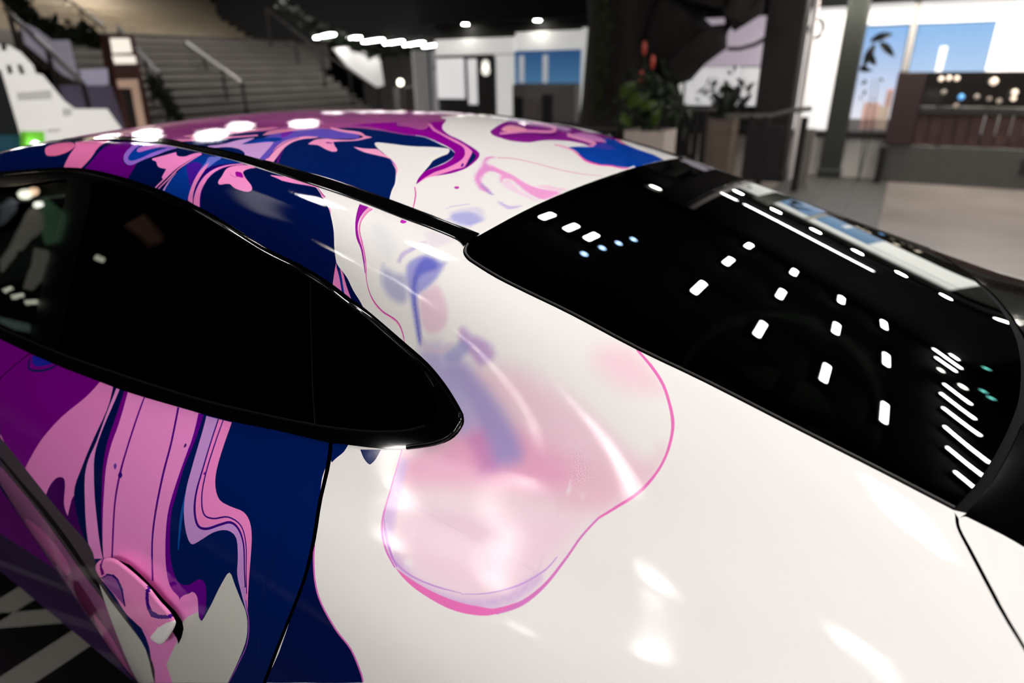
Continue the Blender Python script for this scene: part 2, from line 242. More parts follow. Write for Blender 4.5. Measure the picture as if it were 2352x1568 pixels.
INK = [  # (colour, smoothing steps, outline); some door entries paint reflection and shade
 ((1,18,74),4,[(-0.0544,-0.6053),(-0.0544,-0.6053),(-0.0203,-0.5833),(-0.0203,-0.5833),(0.086,-0.5733),(0.1921,-0.5655),(0.2591,-0.5633),(0.3258,-0.5647),(0.4177,-0.5704),(0.5087,-0.579),(0.5929,-0.5898),(0.6406,-0.5963),(0.7153,-0.6101),(0.8154,-0.6315),(0.9051,-0.6458),(0.966,-0.6599),(1.003,-0.6712),(1.0298,-0.6784),(1.0298,-0.6784),(1.0216,-0.6718),(1.0066,-0.6615),(0.9914,-0.6485),(0.9741,-0.6391),(0.966,-0.6337),(0.966,-0.6337),(0.9568,-0.62),(0.9417,-0.5961),(0.9217,-0.5759),(0.9008,-0.5594),(0.8743,-0.5437),(0.846,-0.5277),(0.8316,-0.5202),(0.8316,-0.5202),(0.807,-0.5183),(0.7394,-0.5113),(0.6107,-0.4978),(0.438,-0.4838),(0.3223,-0.4779),(0.1769,-0.4692),(0.1769,-0.4692),(0.1443,-0.5104),(0.0732,-0.5356),(0.0037,-0.5645)]),
 ((1,18,74),4,[(0.12,-0.478),(-0.2,-0.47),(-1,-0.45),(-1,-0.95),(-0.1,-0.75),(0.12,-0.62),(0.15,-0.57)]),
 ((236,116,168),4,[(0.0687,-0.5284),(0.0749,-0.5152),(0.115,-0.5053),(0.1617,-0.5156),(0.1724,-0.5252),(0.1675,-0.5359),(0.1444,-0.5444),(0.111,-0.5469),(0.092,-0.5417)]),
 ((244,124,186),4,[(0.1341,-0.5053),(0.1341,-0.5053),(0.1587,-0.4887),(0.1587,-0.4887),(0.2131,-0.4819),(0.2131,-0.4819),(0.2356,-0.5018),(0.2645,-0.5355),(0.2622,-0.5549),(0.2539,-0.5633),(0.2539,-0.5633),(0.1921,-0.5647),(0.1921,-0.5647),(0.1876,-0.5453),(0.1718,-0.5204)]),
 ((104,0,132),4,[(0.2587,-0.4843),(0.2587,-0.4843),(0.303,-0.4809),(0.303,-0.4809),(0.3347,-0.5013),(0.3547,-0.5224),(0.3671,-0.5371),(0.3833,-0.5457),(0.3989,-0.5484),(0.42,-0.5436),(0.42,-0.5436),(0.4214,-0.5533),(0.4195,-0.5668),(0.4177,-0.5707),(0.4177,-0.5707),(0.3275,-0.5664),(0.268,-0.5635),(0.268,-0.5635),(0.2777,-0.5449),(0.2702,-0.5181),(0.2566,-0.4964)]),
 ((152,108,214),4,[(0.3306,-0.4791),(0.3306,-0.4791),(0.3186,-0.4856),(0.3436,-0.5107),(0.3593,-0.5284),(0.3735,-0.54),(0.3958,-0.5478),(0.4129,-0.5458),(0.4303,-0.5334),(0.4481,-0.5161),(0.4464,-0.4867),(0.4464,-0.4867),(0.4193,-0.4824),(0.4193,-0.4824),(0.3634,-0.4788)]),
 ((8,60,164),4,[(0.342,-0.4808),(0.3532,-0.5003),(0.3709,-0.5231),(0.3806,-0.5351),(0.3958,-0.5399),(0.4154,-0.5329),(0.4258,-0.5167),(0.4275,-0.4926),(0.4033,-0.4924)]),
 ((206,120,214),4,[(0.3572,-0.4832),(0.3572,-0.4832),(0.3633,-0.5027),(0.3771,-0.5152),(0.3916,-0.5178),(0.4019,-0.5036),(0.4107,-0.4865),(0.4113,-0.4807),(0.4113,-0.4807)]),
 ((6,54,150),4,[(0.5324,-0.4938),(0.5324,-0.4938),(0.6098,-0.4972),(0.6098,-0.4972),(0.649,-0.501),(0.649,-0.501),(0.6321,-0.5114),(0.6219,-0.5238),(0.6177,-0.543),(0.611,-0.5591),(0.6053,-0.5713),(0.6083,-0.5884),(0.6083,-0.5884),(0.596,-0.5893),(0.596,-0.5893),(0.5356,-0.581),(0.5356,-0.581),(0.5428,-0.5628),(0.5466,-0.5419),(0.5455,-0.5225)]),
 ((70,22,156),4,[(0.5516,-0.5342),(0.5627,-0.5229),(0.5856,-0.5289),(0.5983,-0.5488),(0.6005,-0.5655),(0.5976,-0.5695),(0.58,-0.5538)]),
 ((112,118,214),4,[(0.5633,-0.5016),(0.5842,-0.4948),(0.6003,-0.5184),(0.609,-0.5407),(0.611,-0.5591),(0.609,-0.5734),(0.5961,-0.5442),(0.5828,-0.5199)]),
 ((30,8,112),4,[(0.6068,-0.5896),(0.6068,-0.5896),(0.6036,-0.5775),(0.6022,-0.5543),(0.6039,-0.532),(0.6198,-0.5158),(0.6454,-0.5006),(0.6454,-0.5006),(0.6523,-0.5039),(0.6523,-0.5039),(0.6386,-0.5247),(0.6311,-0.541),(0.6322,-0.5623),(0.6375,-0.5804),(0.6443,-0.5962),(0.6443,-0.5962)]),
 ((252,142,212),4,[(0.448,-0.5296),(0.448,-0.5296),(0.4674,-0.5171),(0.476,-0.5038),(0.476,-0.5038),(0.4977,-0.5145),(0.5173,-0.5125),(0.5161,-0.4972),(0.522,-0.4918),(0.522,-0.4918),(0.5318,-0.495),(0.5318,-0.495),(0.541,-0.5208),(0.5332,-0.5348),(0.5315,-0.5513),(0.5244,-0.5643),(0.5137,-0.5619),(0.5137,-0.5619),(0.5108,-0.5465),(0.5108,-0.5465),(0.4865,-0.5449),(0.4672,-0.5351),(0.4544,-0.5331)]),
 ((252,142,212),4,[(0.5289,-0.4945),(0.5289,-0.4945),(0.5343,-0.5013),(0.5398,-0.5098),(0.5427,-0.5178),(0.5435,-0.5244),(0.5432,-0.5297),(0.5422,-0.5345),(0.5408,-0.5391),(0.5393,-0.5436),(0.5379,-0.5483),(0.5364,-0.5529),(0.5347,-0.5574),(0.5322,-0.5618),(0.5287,-0.5665),(0.5242,-0.5715),(0.5197,-0.5758),(0.5164,-0.5787),(0.5164,-0.5787),(0.5189,-0.5796),(0.5189,-0.5796),(0.5223,-0.5766),(0.5268,-0.5723),(0.5313,-0.5674),(0.535,-0.5627),(0.5375,-0.5583),(0.5394,-0.5538),(0.5409,-0.5493),(0.5424,-0.5448),(0.544,-0.5404),(0.5455,-0.5359),(0.5468,-0.5312),(0.5474,-0.5261),(0.5469,-0.5197),(0.5447,-0.512),(0.5402,-0.5039),(0.5351,-0.4973),(0.5351,-0.4973)]),
 ((252,142,212),4,[(0.5216,-0.4923),(0.5216,-0.4923),(0.5268,-0.499),(0.5325,-0.5078),(0.5354,-0.5159),(0.5361,-0.5224),(0.5357,-0.5275),(0.5345,-0.5321),(0.533,-0.5365),(0.5314,-0.5409),(0.5299,-0.5452),(0.5284,-0.5495),(0.5266,-0.5537),(0.5241,-0.5582),(0.5204,-0.5635),(0.5156,-0.5693),(0.5106,-0.5744),(0.5068,-0.5779),(0.5068,-0.5779),(0.5102,-0.579),(0.5102,-0.579),(0.5141,-0.5755),(0.5192,-0.5705),(0.5242,-0.5648),(0.528,-0.5595),(0.5305,-0.5551),(0.5324,-0.5509),(0.534,-0.5468),(0.5357,-0.5426),(0.5375,-0.5384),(0.5392,-0.5342),(0.5407,-0.5298),(0.5415,-0.5248),(0.5414,-0.5186),(0.5395,-0.5109),(0.5352,-0.5028),(0.5303,-0.4963),(0.5303,-0.4963)]),
 ((208,152,226),4,[(0.5426,-0.55),(0.5426,-0.55),(0.5421,-0.5518),(0.5413,-0.5544),(0.5403,-0.5573),(0.5393,-0.56),(0.5384,-0.5623),(0.5375,-0.5645),(0.5367,-0.5667),(0.5357,-0.5691),(0.5346,-0.572),(0.5332,-0.5753),(0.5318,-0.5781),(0.5307,-0.5801),(0.5307,-0.5801),(0.5356,-0.5811),(0.5356,-0.5811),(0.5364,-0.5791),(0.5375,-0.5761),(0.5386,-0.5729),(0.5395,-0.57),(0.5401,-0.5675),(0.5407,-0.5653),(0.5413,-0.563),(0.5419,-0.5607),(0.5426,-0.558),(0.5433,-0.555),(0.5438,-0.5523),(0.544,-0.5504),(0.544,-0.5504)]),
 ((244,140,206),4,[(0.6068,-0.5896),(0.6068,-0.5896),(0.6045,-0.582),(0.6025,-0.5678),(0.598,-0.5503),(0.5941,-0.5337),(0.5885,-0.5171),(0.5885,-0.5171),(0.6028,-0.5342),(0.6095,-0.5535),(0.6121,-0.5682),(0.6154,-0.5811),(0.6214,-0.5928),(0.6214,-0.5928)]),
 ((252,142,212),4,[(0.6239,-0.5936),(0.6239,-0.5936),(0.6198,-0.583),(0.6177,-0.5664),(0.6173,-0.5496),(0.621,-0.533),(0.6295,-0.5184),(0.6462,-0.5011),(0.6462,-0.5011),(0.6523,-0.5039),(0.6523,-0.5039),(0.6397,-0.5164),(0.6318,-0.531),(0.6295,-0.548),(0.6304,-0.5625),(0.6324,-0.5773),(0.6414,-0.5965),(0.6414,-0.5965)]),
 ((255,150,214),4,[(0.6579,-0.5551),(0.6543,-0.5426),(0.644,-0.5259),(0.6474,-0.5127),(0.6638,-0.5029),(0.6844,-0.507),(0.6844,-0.507),(0.6799,-0.5137),(0.6826,-0.5256),(0.7049,-0.5386),(0.7307,-0.5501),(0.7403,-0.5566),(0.7394,-0.562),(0.7262,-0.5632),(0.7037,-0.5607),(0.6875,-0.5556),(0.6772,-0.5565),(0.6665,-0.5592)]),
 ((160,10,160),4,[(0.6705,-0.5302),(0.6747,-0.5279),(0.6838,-0.5292),(0.6996,-0.5387),(0.689,-0.539),(0.6827,-0.5383)]),
 ((214,90,190),4,[(0.659,-0.5319),(0.659,-0.5319),(0.6609,-0.5331),(0.6635,-0.5349),(0.6664,-0.5368),(0.6694,-0.5384),(0.6723,-0.5395),(0.6753,-0.5403),(0.6782,-0.5409),(0.6807,-0.5413),(0.6827,-0.5412),(0.6845,-0.5409),(0.6859,-0.5404),(0.6868,-0.5401),(0.6868,-0.5401),(0.6854,-0.5391),(0.6854,-0.5391),(0.6845,-0.5394),(0.6832,-0.5398),(0.6816,-0.5402),(0.6797,-0.5402),(0.6774,-0.5399),(0.6747,-0.5393),(0.6719,-0.5385),(0.6694,-0.5376),(0.6669,-0.5363),(0.6642,-0.5345),(0.6616,-0.5328),(0.6598,-0.5315),(0.6598,-0.5315)]),
 ((255,150,214),4,[(0.7335,-0.5187),(0.7335,-0.5187),(0.7493,-0.5155),(0.763,-0.5132),(0.8012,-0.5173),(0.8328,-0.5196),(0.8443,-0.524),(0.8764,-0.5407),(0.8764,-0.5407),(0.8713,-0.543),(0.8713,-0.543),(0.8386,-0.5231),(0.8173,-0.5224),(0.7969,-0.5252),(0.7703,-0.526)]),
 ((2,26,90),4,[(0.8397,-0.5232),(0.8397,-0.5232),(0.843,-0.525),(0.8478,-0.5276),(0.853,-0.5305),(0.8579,-0.533),(0.8626,-0.5352),(0.8673,-0.5373),(0.8715,-0.539),(0.8743,-0.5402),(0.8743,-0.5402),(0.8736,-0.5389),(0.8736,-0.5389),(0.8708,-0.5377),(0.8666,-0.5359),(0.8618,-0.5338),(0.8572,-0.5317),(0.8524,-0.5292),(0.8472,-0.5264),(0.8425,-0.5238),(0.8392,-0.5219),(0.8392,-0.5219)]),
 ((255,150,214),4,[(0.9002,-0.5583),(0.9002,-0.5583),(0.9018,-0.5595),(0.9039,-0.5611),(0.9062,-0.5629),(0.9083,-0.5645),(0.9103,-0.5661),(0.9123,-0.5677),(0.9141,-0.5692),(0.9153,-0.5702),(0.9153,-0.5702),(0.9158,-0.57),(0.9158,-0.57),(0.9148,-0.5689),(0.9132,-0.5673),(0.9113,-0.5654),(0.9093,-0.5636),(0.9071,-0.5619),(0.9046,-0.5602),(0.9023,-0.5586),(0.9007,-0.5576),(0.9007,-0.5576)]),
 ((244,140,210),4,[(0.9656,-0.6338),(0.9656,-0.6338),(0.9662,-0.6599),(0.9662,-0.6599),(0.9855,-0.6662),(0.9855,-0.6662),(0.9761,-0.6491),(0.9688,-0.6399)]),
 ((10,58,158),4,[(0.9676,-0.6348),(0.9676,-0.6348),(0.9751,-0.6454),(0.9855,-0.6662),(0.9855,-0.6662),(0.9908,-0.6673),(0.9908,-0.6673),(0.9824,-0.6533),(0.9735,-0.6405)]),
 ((244,140,210),4,[(0.9755,-0.6403),(0.9822,-0.6508),(0.9908,-0.6673),(0.9908,-0.6673),(0.9992,-0.6699),(0.9992,-0.6699),(1.0055,-0.6722),(1.0055,-0.6722),(0.9929,-0.6582),(0.9834,-0.6457)]),
 ((156,22,160),4,[(0.932,-0.5336),(0.932,-0.5336),(0.95,-0.5351),(0.95,-0.5351),(0.9593,-0.555),(0.9684,-0.5725),(0.9786,-0.5861),(0.9914,-0.5991),(1.0028,-0.6096),(1.0149,-0.625),(1.0227,-0.6382),(1.0217,-0.639),(1.0134,-0.6267),(0.9999,-0.6101),(0.9842,-0.5973),(0.9696,-0.5807),(0.9519,-0.5582)]),
 ((252,160,212),4,[(0.95,-0.5351),(0.95,-0.5351),(0.9605,-0.5369),(0.9605,-0.5369),(0.9635,-0.5504),(0.9711,-0.5693),(0.9819,-0.5852),(0.9975,-0.6011),(1.01,-0.6143),(1.0191,-0.6271),(1.0257,-0.6423),(1.0337,-0.6553),(1.0446,-0.6663),(1.0626,-0.6762),(1.0791,-0.6807),(1.0913,-0.6839),(1.1014,-0.6909),(1.1091,-0.7003),(1.1135,-0.7075),(1.1135,-0.7075),(1.1111,-0.7069),(1.105,-0.6972),(1.0955,-0.6889),(1.083,-0.6841),(1.0666,-0.6801),(1.0491,-0.6719),(1.0363,-0.66),(1.0258,-0.6449),(1.0194,-0.6326),(1.0096,-0.6173),(0.9947,-0.6017),(0.9802,-0.5876),(0.9707,-0.574),(0.9599,-0.5547)]),
 ((206,50,160),4,[(0.9587,-0.5373),(0.9587,-0.5373),(0.9593,-0.5396),(0.9602,-0.5428),(0.9613,-0.5466),(0.9628,-0.5508),(0.9646,-0.5554),(0.9665,-0.5604),(0.9684,-0.5654),(0.9705,-0.57),(0.9727,-0.574),(0.9751,-0.5779),(0.9779,-0.5817),(0.981,-0.5855),(0.9846,-0.5895),(0.9888,-0.5934),(0.9929,-0.5974),(0.9969,-0.6013),(1.0006,-0.6053),(1.0043,-0.6093),(1.0077,-0.6132),(1.0109,-0.6172),(1.0137,-0.6211),(1.0164,-0.6251),(1.0187,-0.6289),(1.0207,-0.6324),(1.0221,-0.6355),(1.0231,-0.6382),(1.0242,-0.6408),(1.0255,-0.6437),(1.0273,-0.6469),(1.0292,-0.6502),(1.0314,-0.6535),(1.0339,-0.6567),(1.0366,-0.6598),(1.0395,-0.6629),(1.0428,-0.666),(1.0466,-0.6688),(1.051,-0.6716),(1.0559,-0.6742),(1.061,-0.6766),(1.0658,-0.6786),(1.0703,-0.6801),(1.0747,-0.681),(1.0788,-0.6818),(1.0826,-0.6827),(1.086,-0.6836),(1.0892,-0.6845),(1.0921,-0.6854),(1.0948,-0.6866),(1.0973,-0.6881),(1.0995,-0.6898),(1.1016,-0.6917),(1.1036,-0.6938),(1.1056,-0.6963),(1.1076,-0.6993),(1.1094,-0.702),(1.1106,-0.7039),(1.1106,-0.7039),(1.1115,-0.7036),(1.1115,-0.7036),(1.1103,-0.7017),(1.1086,-0.6989),(1.1066,-0.696),(1.1046,-0.6934),(1.1026,-0.6912),(1.1005,-0.6893),(1.0982,-0.6875),(1.0957,-0.6859),(1.0929,-0.6846),(1.0899,-0.6836),(1.0867,-0.6826),(1.0832,-0.6817),(1.0794,-0.6808),(1.0753,-0.68),(1.071,-0.6791),(1.0666,-0.6777),(1.0619,-0.6758),(1.0569,-0.6734),(1.052,-0.6708),(1.0477,-0.6681),(1.044,-0.6654),(1.0407,-0.6624),(1.0377,-0.6594),(1.035,-0.6563),(1.0325,-0.6531),(1.0303,-0.6499),(1.0283,-0.6466),(1.0265,-0.6435),(1.0252,-0.6407),(1.0242,-0.638),(1.0232,-0.6353),(1.0217,-0.6322),(1.0197,-0.6287),(1.0173,-0.6248),(1.0147,-0.6208),(1.0118,-0.6169),(1.0086,-0.6129),(1.0051,-0.6089),(1.0014,-0.6049),(0.9977,-0.6009),(0.9937,-0.597),(0.9895,-0.593),(0.9854,-0.5891),(0.9818,-0.5852),(0.9787,-0.5815),(0.9761,-0.5778),(0.9737,-0.574),(0.9715,-0.5701),(0.9695,-0.5657),(0.9677,-0.5608),(0.9658,-0.5559),(0.9641,-0.5514),(0.9627,-0.5473),(0.9616,-0.5436),(0.9608,-0.5404),(0.9601,-0.5381),(0.9601,-0.5381)]),
 ((196,40,190),4,[(1.0175,-0.5467),(1.0149,-0.5411),(1.0149,-0.5411),(1.0241,-0.5422),(1.0241,-0.5422),(1.0266,-0.5462),(1.0254,-0.5498),(1.0213,-0.5497)]),
 ((2,26,90),4,[(1.035,-0.8521),(1.035,-0.8521),(1.0686,-0.8477),(1.0686,-0.8477),(1.0659,-0.8577),(1.0579,-0.8672),(1.0537,-0.8736),(1.0537,-0.8736),(1.0422,-0.8644)]),
 ((2,26,90),4,[(1.0915,-0.8484),(1.0915,-0.8484),(1.125,-0.8405),(1.125,-0.8405),(1.1232,-0.8522),(1.1202,-0.858),(1.1173,-0.8606),(1.1113,-0.8596),(1.1027,-0.856)]),
 ((1,18,74),4,[(1.0845,-0.9552),(1.0845,-0.9552),(1.096,-0.9735),(1.111,-0.9916),(1.1298,-1.0065),(1.1628,-1.0222),(1.193,-1.0325),(1.2136,-1.0501),(1.219,-1.0586),(1.219,-1.0586),(1.1119,-1.1067),(1.1119,-1.1067),(1.0142,-1.1554),(1.0142,-1.1554),(1.0593,-1.0913),(1.0899,-1.0074)]),
 ((226,110,205),4,[(1.0852,-0.9582),(1.0852,-0.9582),(1.0868,-0.961),(1.0892,-0.9649),(1.0919,-0.9694),(1.095,-0.9738),(1.0984,-0.9782),(1.102,-0.9829),(1.106,-0.9876),(1.1101,-0.992),(1.1143,-0.9959),(1.1186,-0.9996),(1.1235,-1.0032),(1.1295,-1.0069),(1.1369,-1.0109),(1.1455,-1.0151),(1.1543,-1.0191),(1.1626,-1.0227),(1.1706,-1.0256),(1.1785,-1.0279),(1.186,-1.0301),(1.1927,-1.033),(1.1989,-1.037),(1.2046,-1.0418),(1.2094,-1.0466),(1.2131,-1.0506),(1.2151,-1.0531),(1.2164,-1.0555),(1.2172,-1.0574),(1.2177,-1.0588),(1.2177,-1.0588),(1.2202,-1.0575),(1.2202,-1.0575),(1.2196,-1.0561),(1.2188,-1.0541),(1.2175,-1.0517),(1.2155,-1.049),(1.2117,-1.0451),(1.2068,-1.0403),(1.201,-1.0355),(1.1947,-1.0314),(1.1878,-1.0285),(1.1802,-1.0262),(1.1723,-1.0239),(1.1645,-1.0212),(1.1562,-1.0176),(1.1475,-1.0136),(1.139,-1.0095),(1.1316,-1.0055),(1.1257,-1.0019),(1.1209,-0.9984),(1.1167,-0.9949),(1.1126,-0.991),(1.1084,-0.9867),(1.1046,-0.9821),(1.1009,-0.9774),(1.0976,-0.973),(1.0946,-0.9687),(1.0918,-0.9642),(1.0895,-0.9603),(1.0878,-0.9576),(1.0878,-0.9576)]),
 ((212,158,228),4,[(1.1838,-0.915),(1.1838,-0.915),(1.1863,-0.9174),(1.1899,-0.9208),(1.194,-0.9245),(1.1984,-0.928),(1.2028,-0.9312),(1.2074,-0.9344),(1.2125,-0.9374),(1.2184,-0.9399),(1.2251,-0.9418),(1.2324,-0.9432),(1.2403,-0.9443),(1.2485,-0.945),(1.2573,-0.9453),(1.2666,-0.9452),(1.276,-0.9449),(1.2853,-0.9444),(1.2952,-0.9435),(1.3056,-0.9422),(1.3148,-0.941),(1.3211,-0.9402),(1.3211,-0.9402),(1.321,-0.9396),(1.321,-0.9396),(1.3146,-0.9403),(1.3054,-0.9412),(1.295,-0.9422),(1.2851,-0.943),(1.276,-0.9434),(1.2666,-0.9438),(1.2575,-0.9438),(1.2489,-0.9435),(1.2409,-0.9428),(1.2332,-0.9418),(1.2262,-0.9403),(1.2198,-0.9385),(1.2142,-0.9362),(1.2093,-0.9333),(1.2048,-0.9302),(1.2005,-0.927),(1.196,-0.9237),(1.1915,-0.9201),(1.1877,-0.9169),(1.185,-0.9146),(1.185,-0.9146)]),
 ((214,164,230),4,[(1.3216,-0.9408),(1.3216,-0.9408),(1.3272,-0.9393),(1.3351,-0.9372),(1.3441,-0.9346),(1.3526,-0.9317),(1.3607,-0.9283),(1.3691,-0.9245),(1.3772,-0.9205),(1.3846,-0.9162),(1.3914,-0.9114),(1.3977,-0.9063),(1.4034,-0.9012),(1.4081,-0.8964),(1.4115,-0.8918),(1.414,-0.8873),(1.4157,-0.8835),(1.4169,-0.8808),(1.4169,-0.8808),(1.4159,-0.8805),(1.4159,-0.8805),(1.4145,-0.8832),(1.4125,-0.887),(1.4099,-0.8913),(1.4063,-0.8957),(1.4017,-0.9003),(1.3961,-0.9054),(1.3898,-0.9105),(1.3832,-0.9151),(1.3759,-0.9194),(1.368,-0.9236),(1.3598,-0.9274),(1.3518,-0.9308),(1.3435,-0.9338),(1.3347,-0.9365),(1.3268,-0.9387),(1.3213,-0.9403),(1.3213,-0.9403)]),
 ((240,120,196),4,[(1.4224,-0.6416),(1.4224,-0.6416),(1.427,-0.6448),(1.4335,-0.6492),(1.4405,-0.6542),(1.447,-0.6591),(1.4527,-0.6636),(1.4583,-0.6683),(1.4635,-0.6731),(1.4683,-0.678),(1.4726,-0.6832),(1.4766,-0.6887),(1.4803,-0.6941),(1.4836,-0.6992),(1.4864,-0.7039),(1.4888,-0.7082),(1.4909,-0.7123),(1.4927,-0.7164),(1.4943,-0.7203),(1.4955,-0.724),(1.4965,-0.7279),(1.4973,-0.7323),(1.498,-0.7375),(1.4984,-0.7432),(1.4986,-0.749),(1.4984,-0.7546),(1.4977,-0.76),(1.4967,-0.7654),(1.4954,-0.7707),(1.4935,-0.7761),(1.4911,-0.7816),(1.4883,-0.7873),(1.4851,-0.7929),(1.4815,-0.798),(1.4777,-0.8029),(1.4733,-0.8076),(1.4687,-0.8121),(1.4642,-0.8166),(1.4595,-0.8215),(1.4545,-0.8265),(1.45,-0.8309),(1.4469,-0.834),(1.4469,-0.834),(1.4489,-0.8353),(1.4489,-0.8353),(1.4521,-0.8324),(1.4568,-0.8281),(1.462,-0.8232),(1.4669,-0.8185),(1.4715,-0.8141),(1.4762,-0.8097),(1.4807,-0.8049),(1.4848,-0.7999),(1.4883,-0.7944),(1.4914,-0.7886),(1.4941,-0.7828),(1.4963,-0.777),(1.4982,-0.7715),(1.4996,-0.766),(1.5006,-0.7605),(1.5013,-0.7549),(1.5017,-0.7491),(1.5016,-0.7432),(1.5013,-0.7374),(1.5007,-0.732),(1.5,-0.7274),(1.4991,-0.7232),(1.4979,-0.7192),(1.4964,-0.715),(1.4944,-0.7107),(1.492,-0.7064),(1.4894,-0.702),(1.4864,-0.6973),(1.4831,-0.6922),(1.4794,-0.6866),(1.4752,-0.6809),(1.4707,-0.6754),(1.4657,-0.6702),(1.4602,-0.6651),(1.4545,-0.6603),(1.4486,-0.6555),(1.4419,-0.6508),(1.4346,-0.6459),(1.428,-0.6417),(1.4233,-0.6388),(1.4233,-0.6388)]),
 ((228,130,206),4,[(1.4468,-0.8342),(1.4468,-0.8342),(1.4445,-0.8379),(1.4413,-0.8433),(1.4378,-0.8494),(1.4347,-0.8555),(1.432,-0.8616),(1.4297,-0.868),(1.4273,-0.8744),(1.4246,-0.8809),(1.4215,-0.8876),(1.4184,-0.8944),(1.4151,-0.9009),(1.4113,-0.907),(1.4071,-0.9125),(1.4025,-0.9178),(1.3975,-0.9227),(1.3923,-0.927),(1.386,-0.9309),(1.3788,-0.9346),(1.3719,-0.9378),(1.367,-0.94),(1.367,-0.94),(1.3715,-0.944),(1.3715,-0.944),(1.3761,-0.9416),(1.3829,-0.9382),(1.3903,-0.9341),(1.3968,-0.9296),(1.4021,-0.9248),(1.4069,-0.9195),(1.4112,-0.9139),(1.4151,-0.908),(1.4186,-0.9018),(1.4218,-0.8951),(1.4247,-0.8882),(1.4275,-0.8815),(1.4301,-0.875),(1.4324,-0.8685),(1.4346,-0.8622),(1.4371,-0.8562),(1.4402,-0.8502),(1.4437,-0.8441),(1.4468,-0.8388),(1.4491,-0.8351),(1.4491,-0.8351)]),
 ((246,122,198),4,[(1.368,-0.9398),(1.3909,-0.9279),(1.3909,-0.9279),(1.3704,-0.9439),(1.3454,-0.9518),(1.312,-0.9558),(1.2729,-0.9543),(1.2445,-0.9503),(1.2226,-0.9441),(1.2226,-0.9441),(1.2614,-0.9479),(1.295,-0.9487),(1.3255,-0.947),(1.3478,-0.9437)]),
 ((226,130,214),4,[(1.1564,-0.8328),(1.1564,-0.8328),(1.1569,-0.8358),(1.1577,-0.8399),(1.1587,-0.845),(1.1598,-0.851),(1.1612,-0.8584),(1.1629,-0.8669),(1.1645,-0.8754),(1.166,-0.8828),(1.167,-0.8886),(1.1679,-0.8937),(1.1688,-0.8981),(1.1699,-0.9023),(1.1713,-0.9059),(1.1726,-0.9092),(1.1742,-0.9121),(1.1761,-0.9151),(1.1784,-0.918),(1.181,-0.9209),(1.1839,-0.9236),(1.187,-0.9263),(1.1903,-0.9288),(1.1939,-0.9312),(1.1978,-0.9336),(1.2019,-0.9359),(1.2069,-0.9383),(1.2126,-0.9407),(1.2176,-0.9429),(1.2212,-0.9443),(1.2212,-0.9443),(1.2224,-0.9434),(1.2224,-0.9434),(1.2191,-0.9418),(1.2142,-0.9395),(1.2089,-0.9369),(1.2042,-0.9344),(1.2002,-0.9322),(1.1964,-0.9299),(1.193,-0.9275),(1.1898,-0.9251),(1.1869,-0.9225),(1.1843,-0.9198),(1.182,-0.9171),(1.1799,-0.9142),(1.1779,-0.9114),(1.1763,-0.9086),(1.1748,-0.9055),(1.1734,-0.9019),(1.1719,-0.8979),(1.1707,-0.8935),(1.1694,-0.8885),(1.1681,-0.8826),(1.1666,-0.8753),(1.1648,-0.8668),(1.1631,-0.8583),(1.1616,-0.8509),(1.1605,-0.845),(1.1595,-0.8398),(1.1587,-0.8357),(1.1582,-0.8328),(1.1582,-0.8328)]),
 ((206,140,226),4,[(1.1758,-0.907),(1.1758,-0.907),(1.1772,-0.9092),(1.1794,-0.9122),(1.1819,-0.9155),(1.1843,-0.9185),(1.1866,-0.9208),(1.1889,-0.9228),(1.1914,-0.9248),(1.1943,-0.927),(1.1979,-0.9295),(1.202,-0.9321),(1.2062,-0.9347),(1.2101,-0.937),(1.2141,-0.9389),(1.2181,-0.9407),(1.2216,-0.9421),(1.2241,-0.943),(1.2241,-0.943),(1.2249,-0.9424),(1.2249,-0.9424),(1.2228,-0.9412),(1.2196,-0.9396),(1.2159,-0.9377),(1.2124,-0.9356),(1.2086,-0.9334),(1.2045,-0.9308),(1.2005,-0.9282),(1.1969,-0.9258),(1.1939,-0.9237),(1.1914,-0.9218),(1.189,-0.9198),(1.1866,-0.9177),(1.1838,-0.915),(1.1809,-0.9118),(1.1783,-0.9089),(1.1764,-0.9069),(1.1764,-0.9069)]),
 ((118,0,134),4,[(0.1182,-0.8735),(0.1182,-0.8735),(0.2398,-0.8762),(0.2398,-0.8762),(0.3657,-0.8782),(0.3657,-0.8782),(0.4862,-0.8801),(0.4862,-0.8801),(0.4562,-0.9117),(0.3997,-0.9544),(0.3482,-1.0008),(0.3145,-1.0376),(0.2746,-1.0817),(0.2746,-1.0817),(0.2322,-1.0658),(0.1942,-1.0441),(0.176,-1.0328),(0.176,-1.0328),(0.1432,-0.9236),(0.1432,-0.9236)]),
 ((2,26,90),4,[(0.2432,-0.8846),(0.2432,-0.8846),(0.2424,-0.8867),(0.2413,-0.8899),(0.2406,-0.8934),(0.2407,-0.8964),(0.2415,-0.8989),(0.2428,-0.9014),(0.2461,-0.9036),(0.2523,-0.9048),(0.2609,-0.9046),(0.2714,-0.9036),(0.2825,-0.9021),(0.2928,-0.9002),(0.3022,-0.8979),(0.3114,-0.895),(0.3198,-0.892),(0.3274,-0.889),(0.3339,-0.8856),(0.3395,-0.8819),(0.344,-0.8787),(0.347,-0.8764),(0.347,-0.8764),(0.3449,-0.8756),(0.3449,-0.8756),(0.341,-0.8776),(0.3358,-0.8805),(0.3296,-0.8836),(0.3229,-0.8864),(0.3158,-0.8892),(0.3077,-0.8921),(0.2991,-0.8948),(0.2905,-0.8969),(0.281,-0.8986),(0.2706,-0.9),(0.2611,-0.9009),(0.2543,-0.9011),(0.2511,-0.9006),(0.2493,-0.8996),(0.2481,-0.8978),(0.247,-0.8957),(0.2465,-0.893),(0.2469,-0.8898),(0.2475,-0.8867),(0.2479,-0.8845),(0.2479,-0.8845)]),
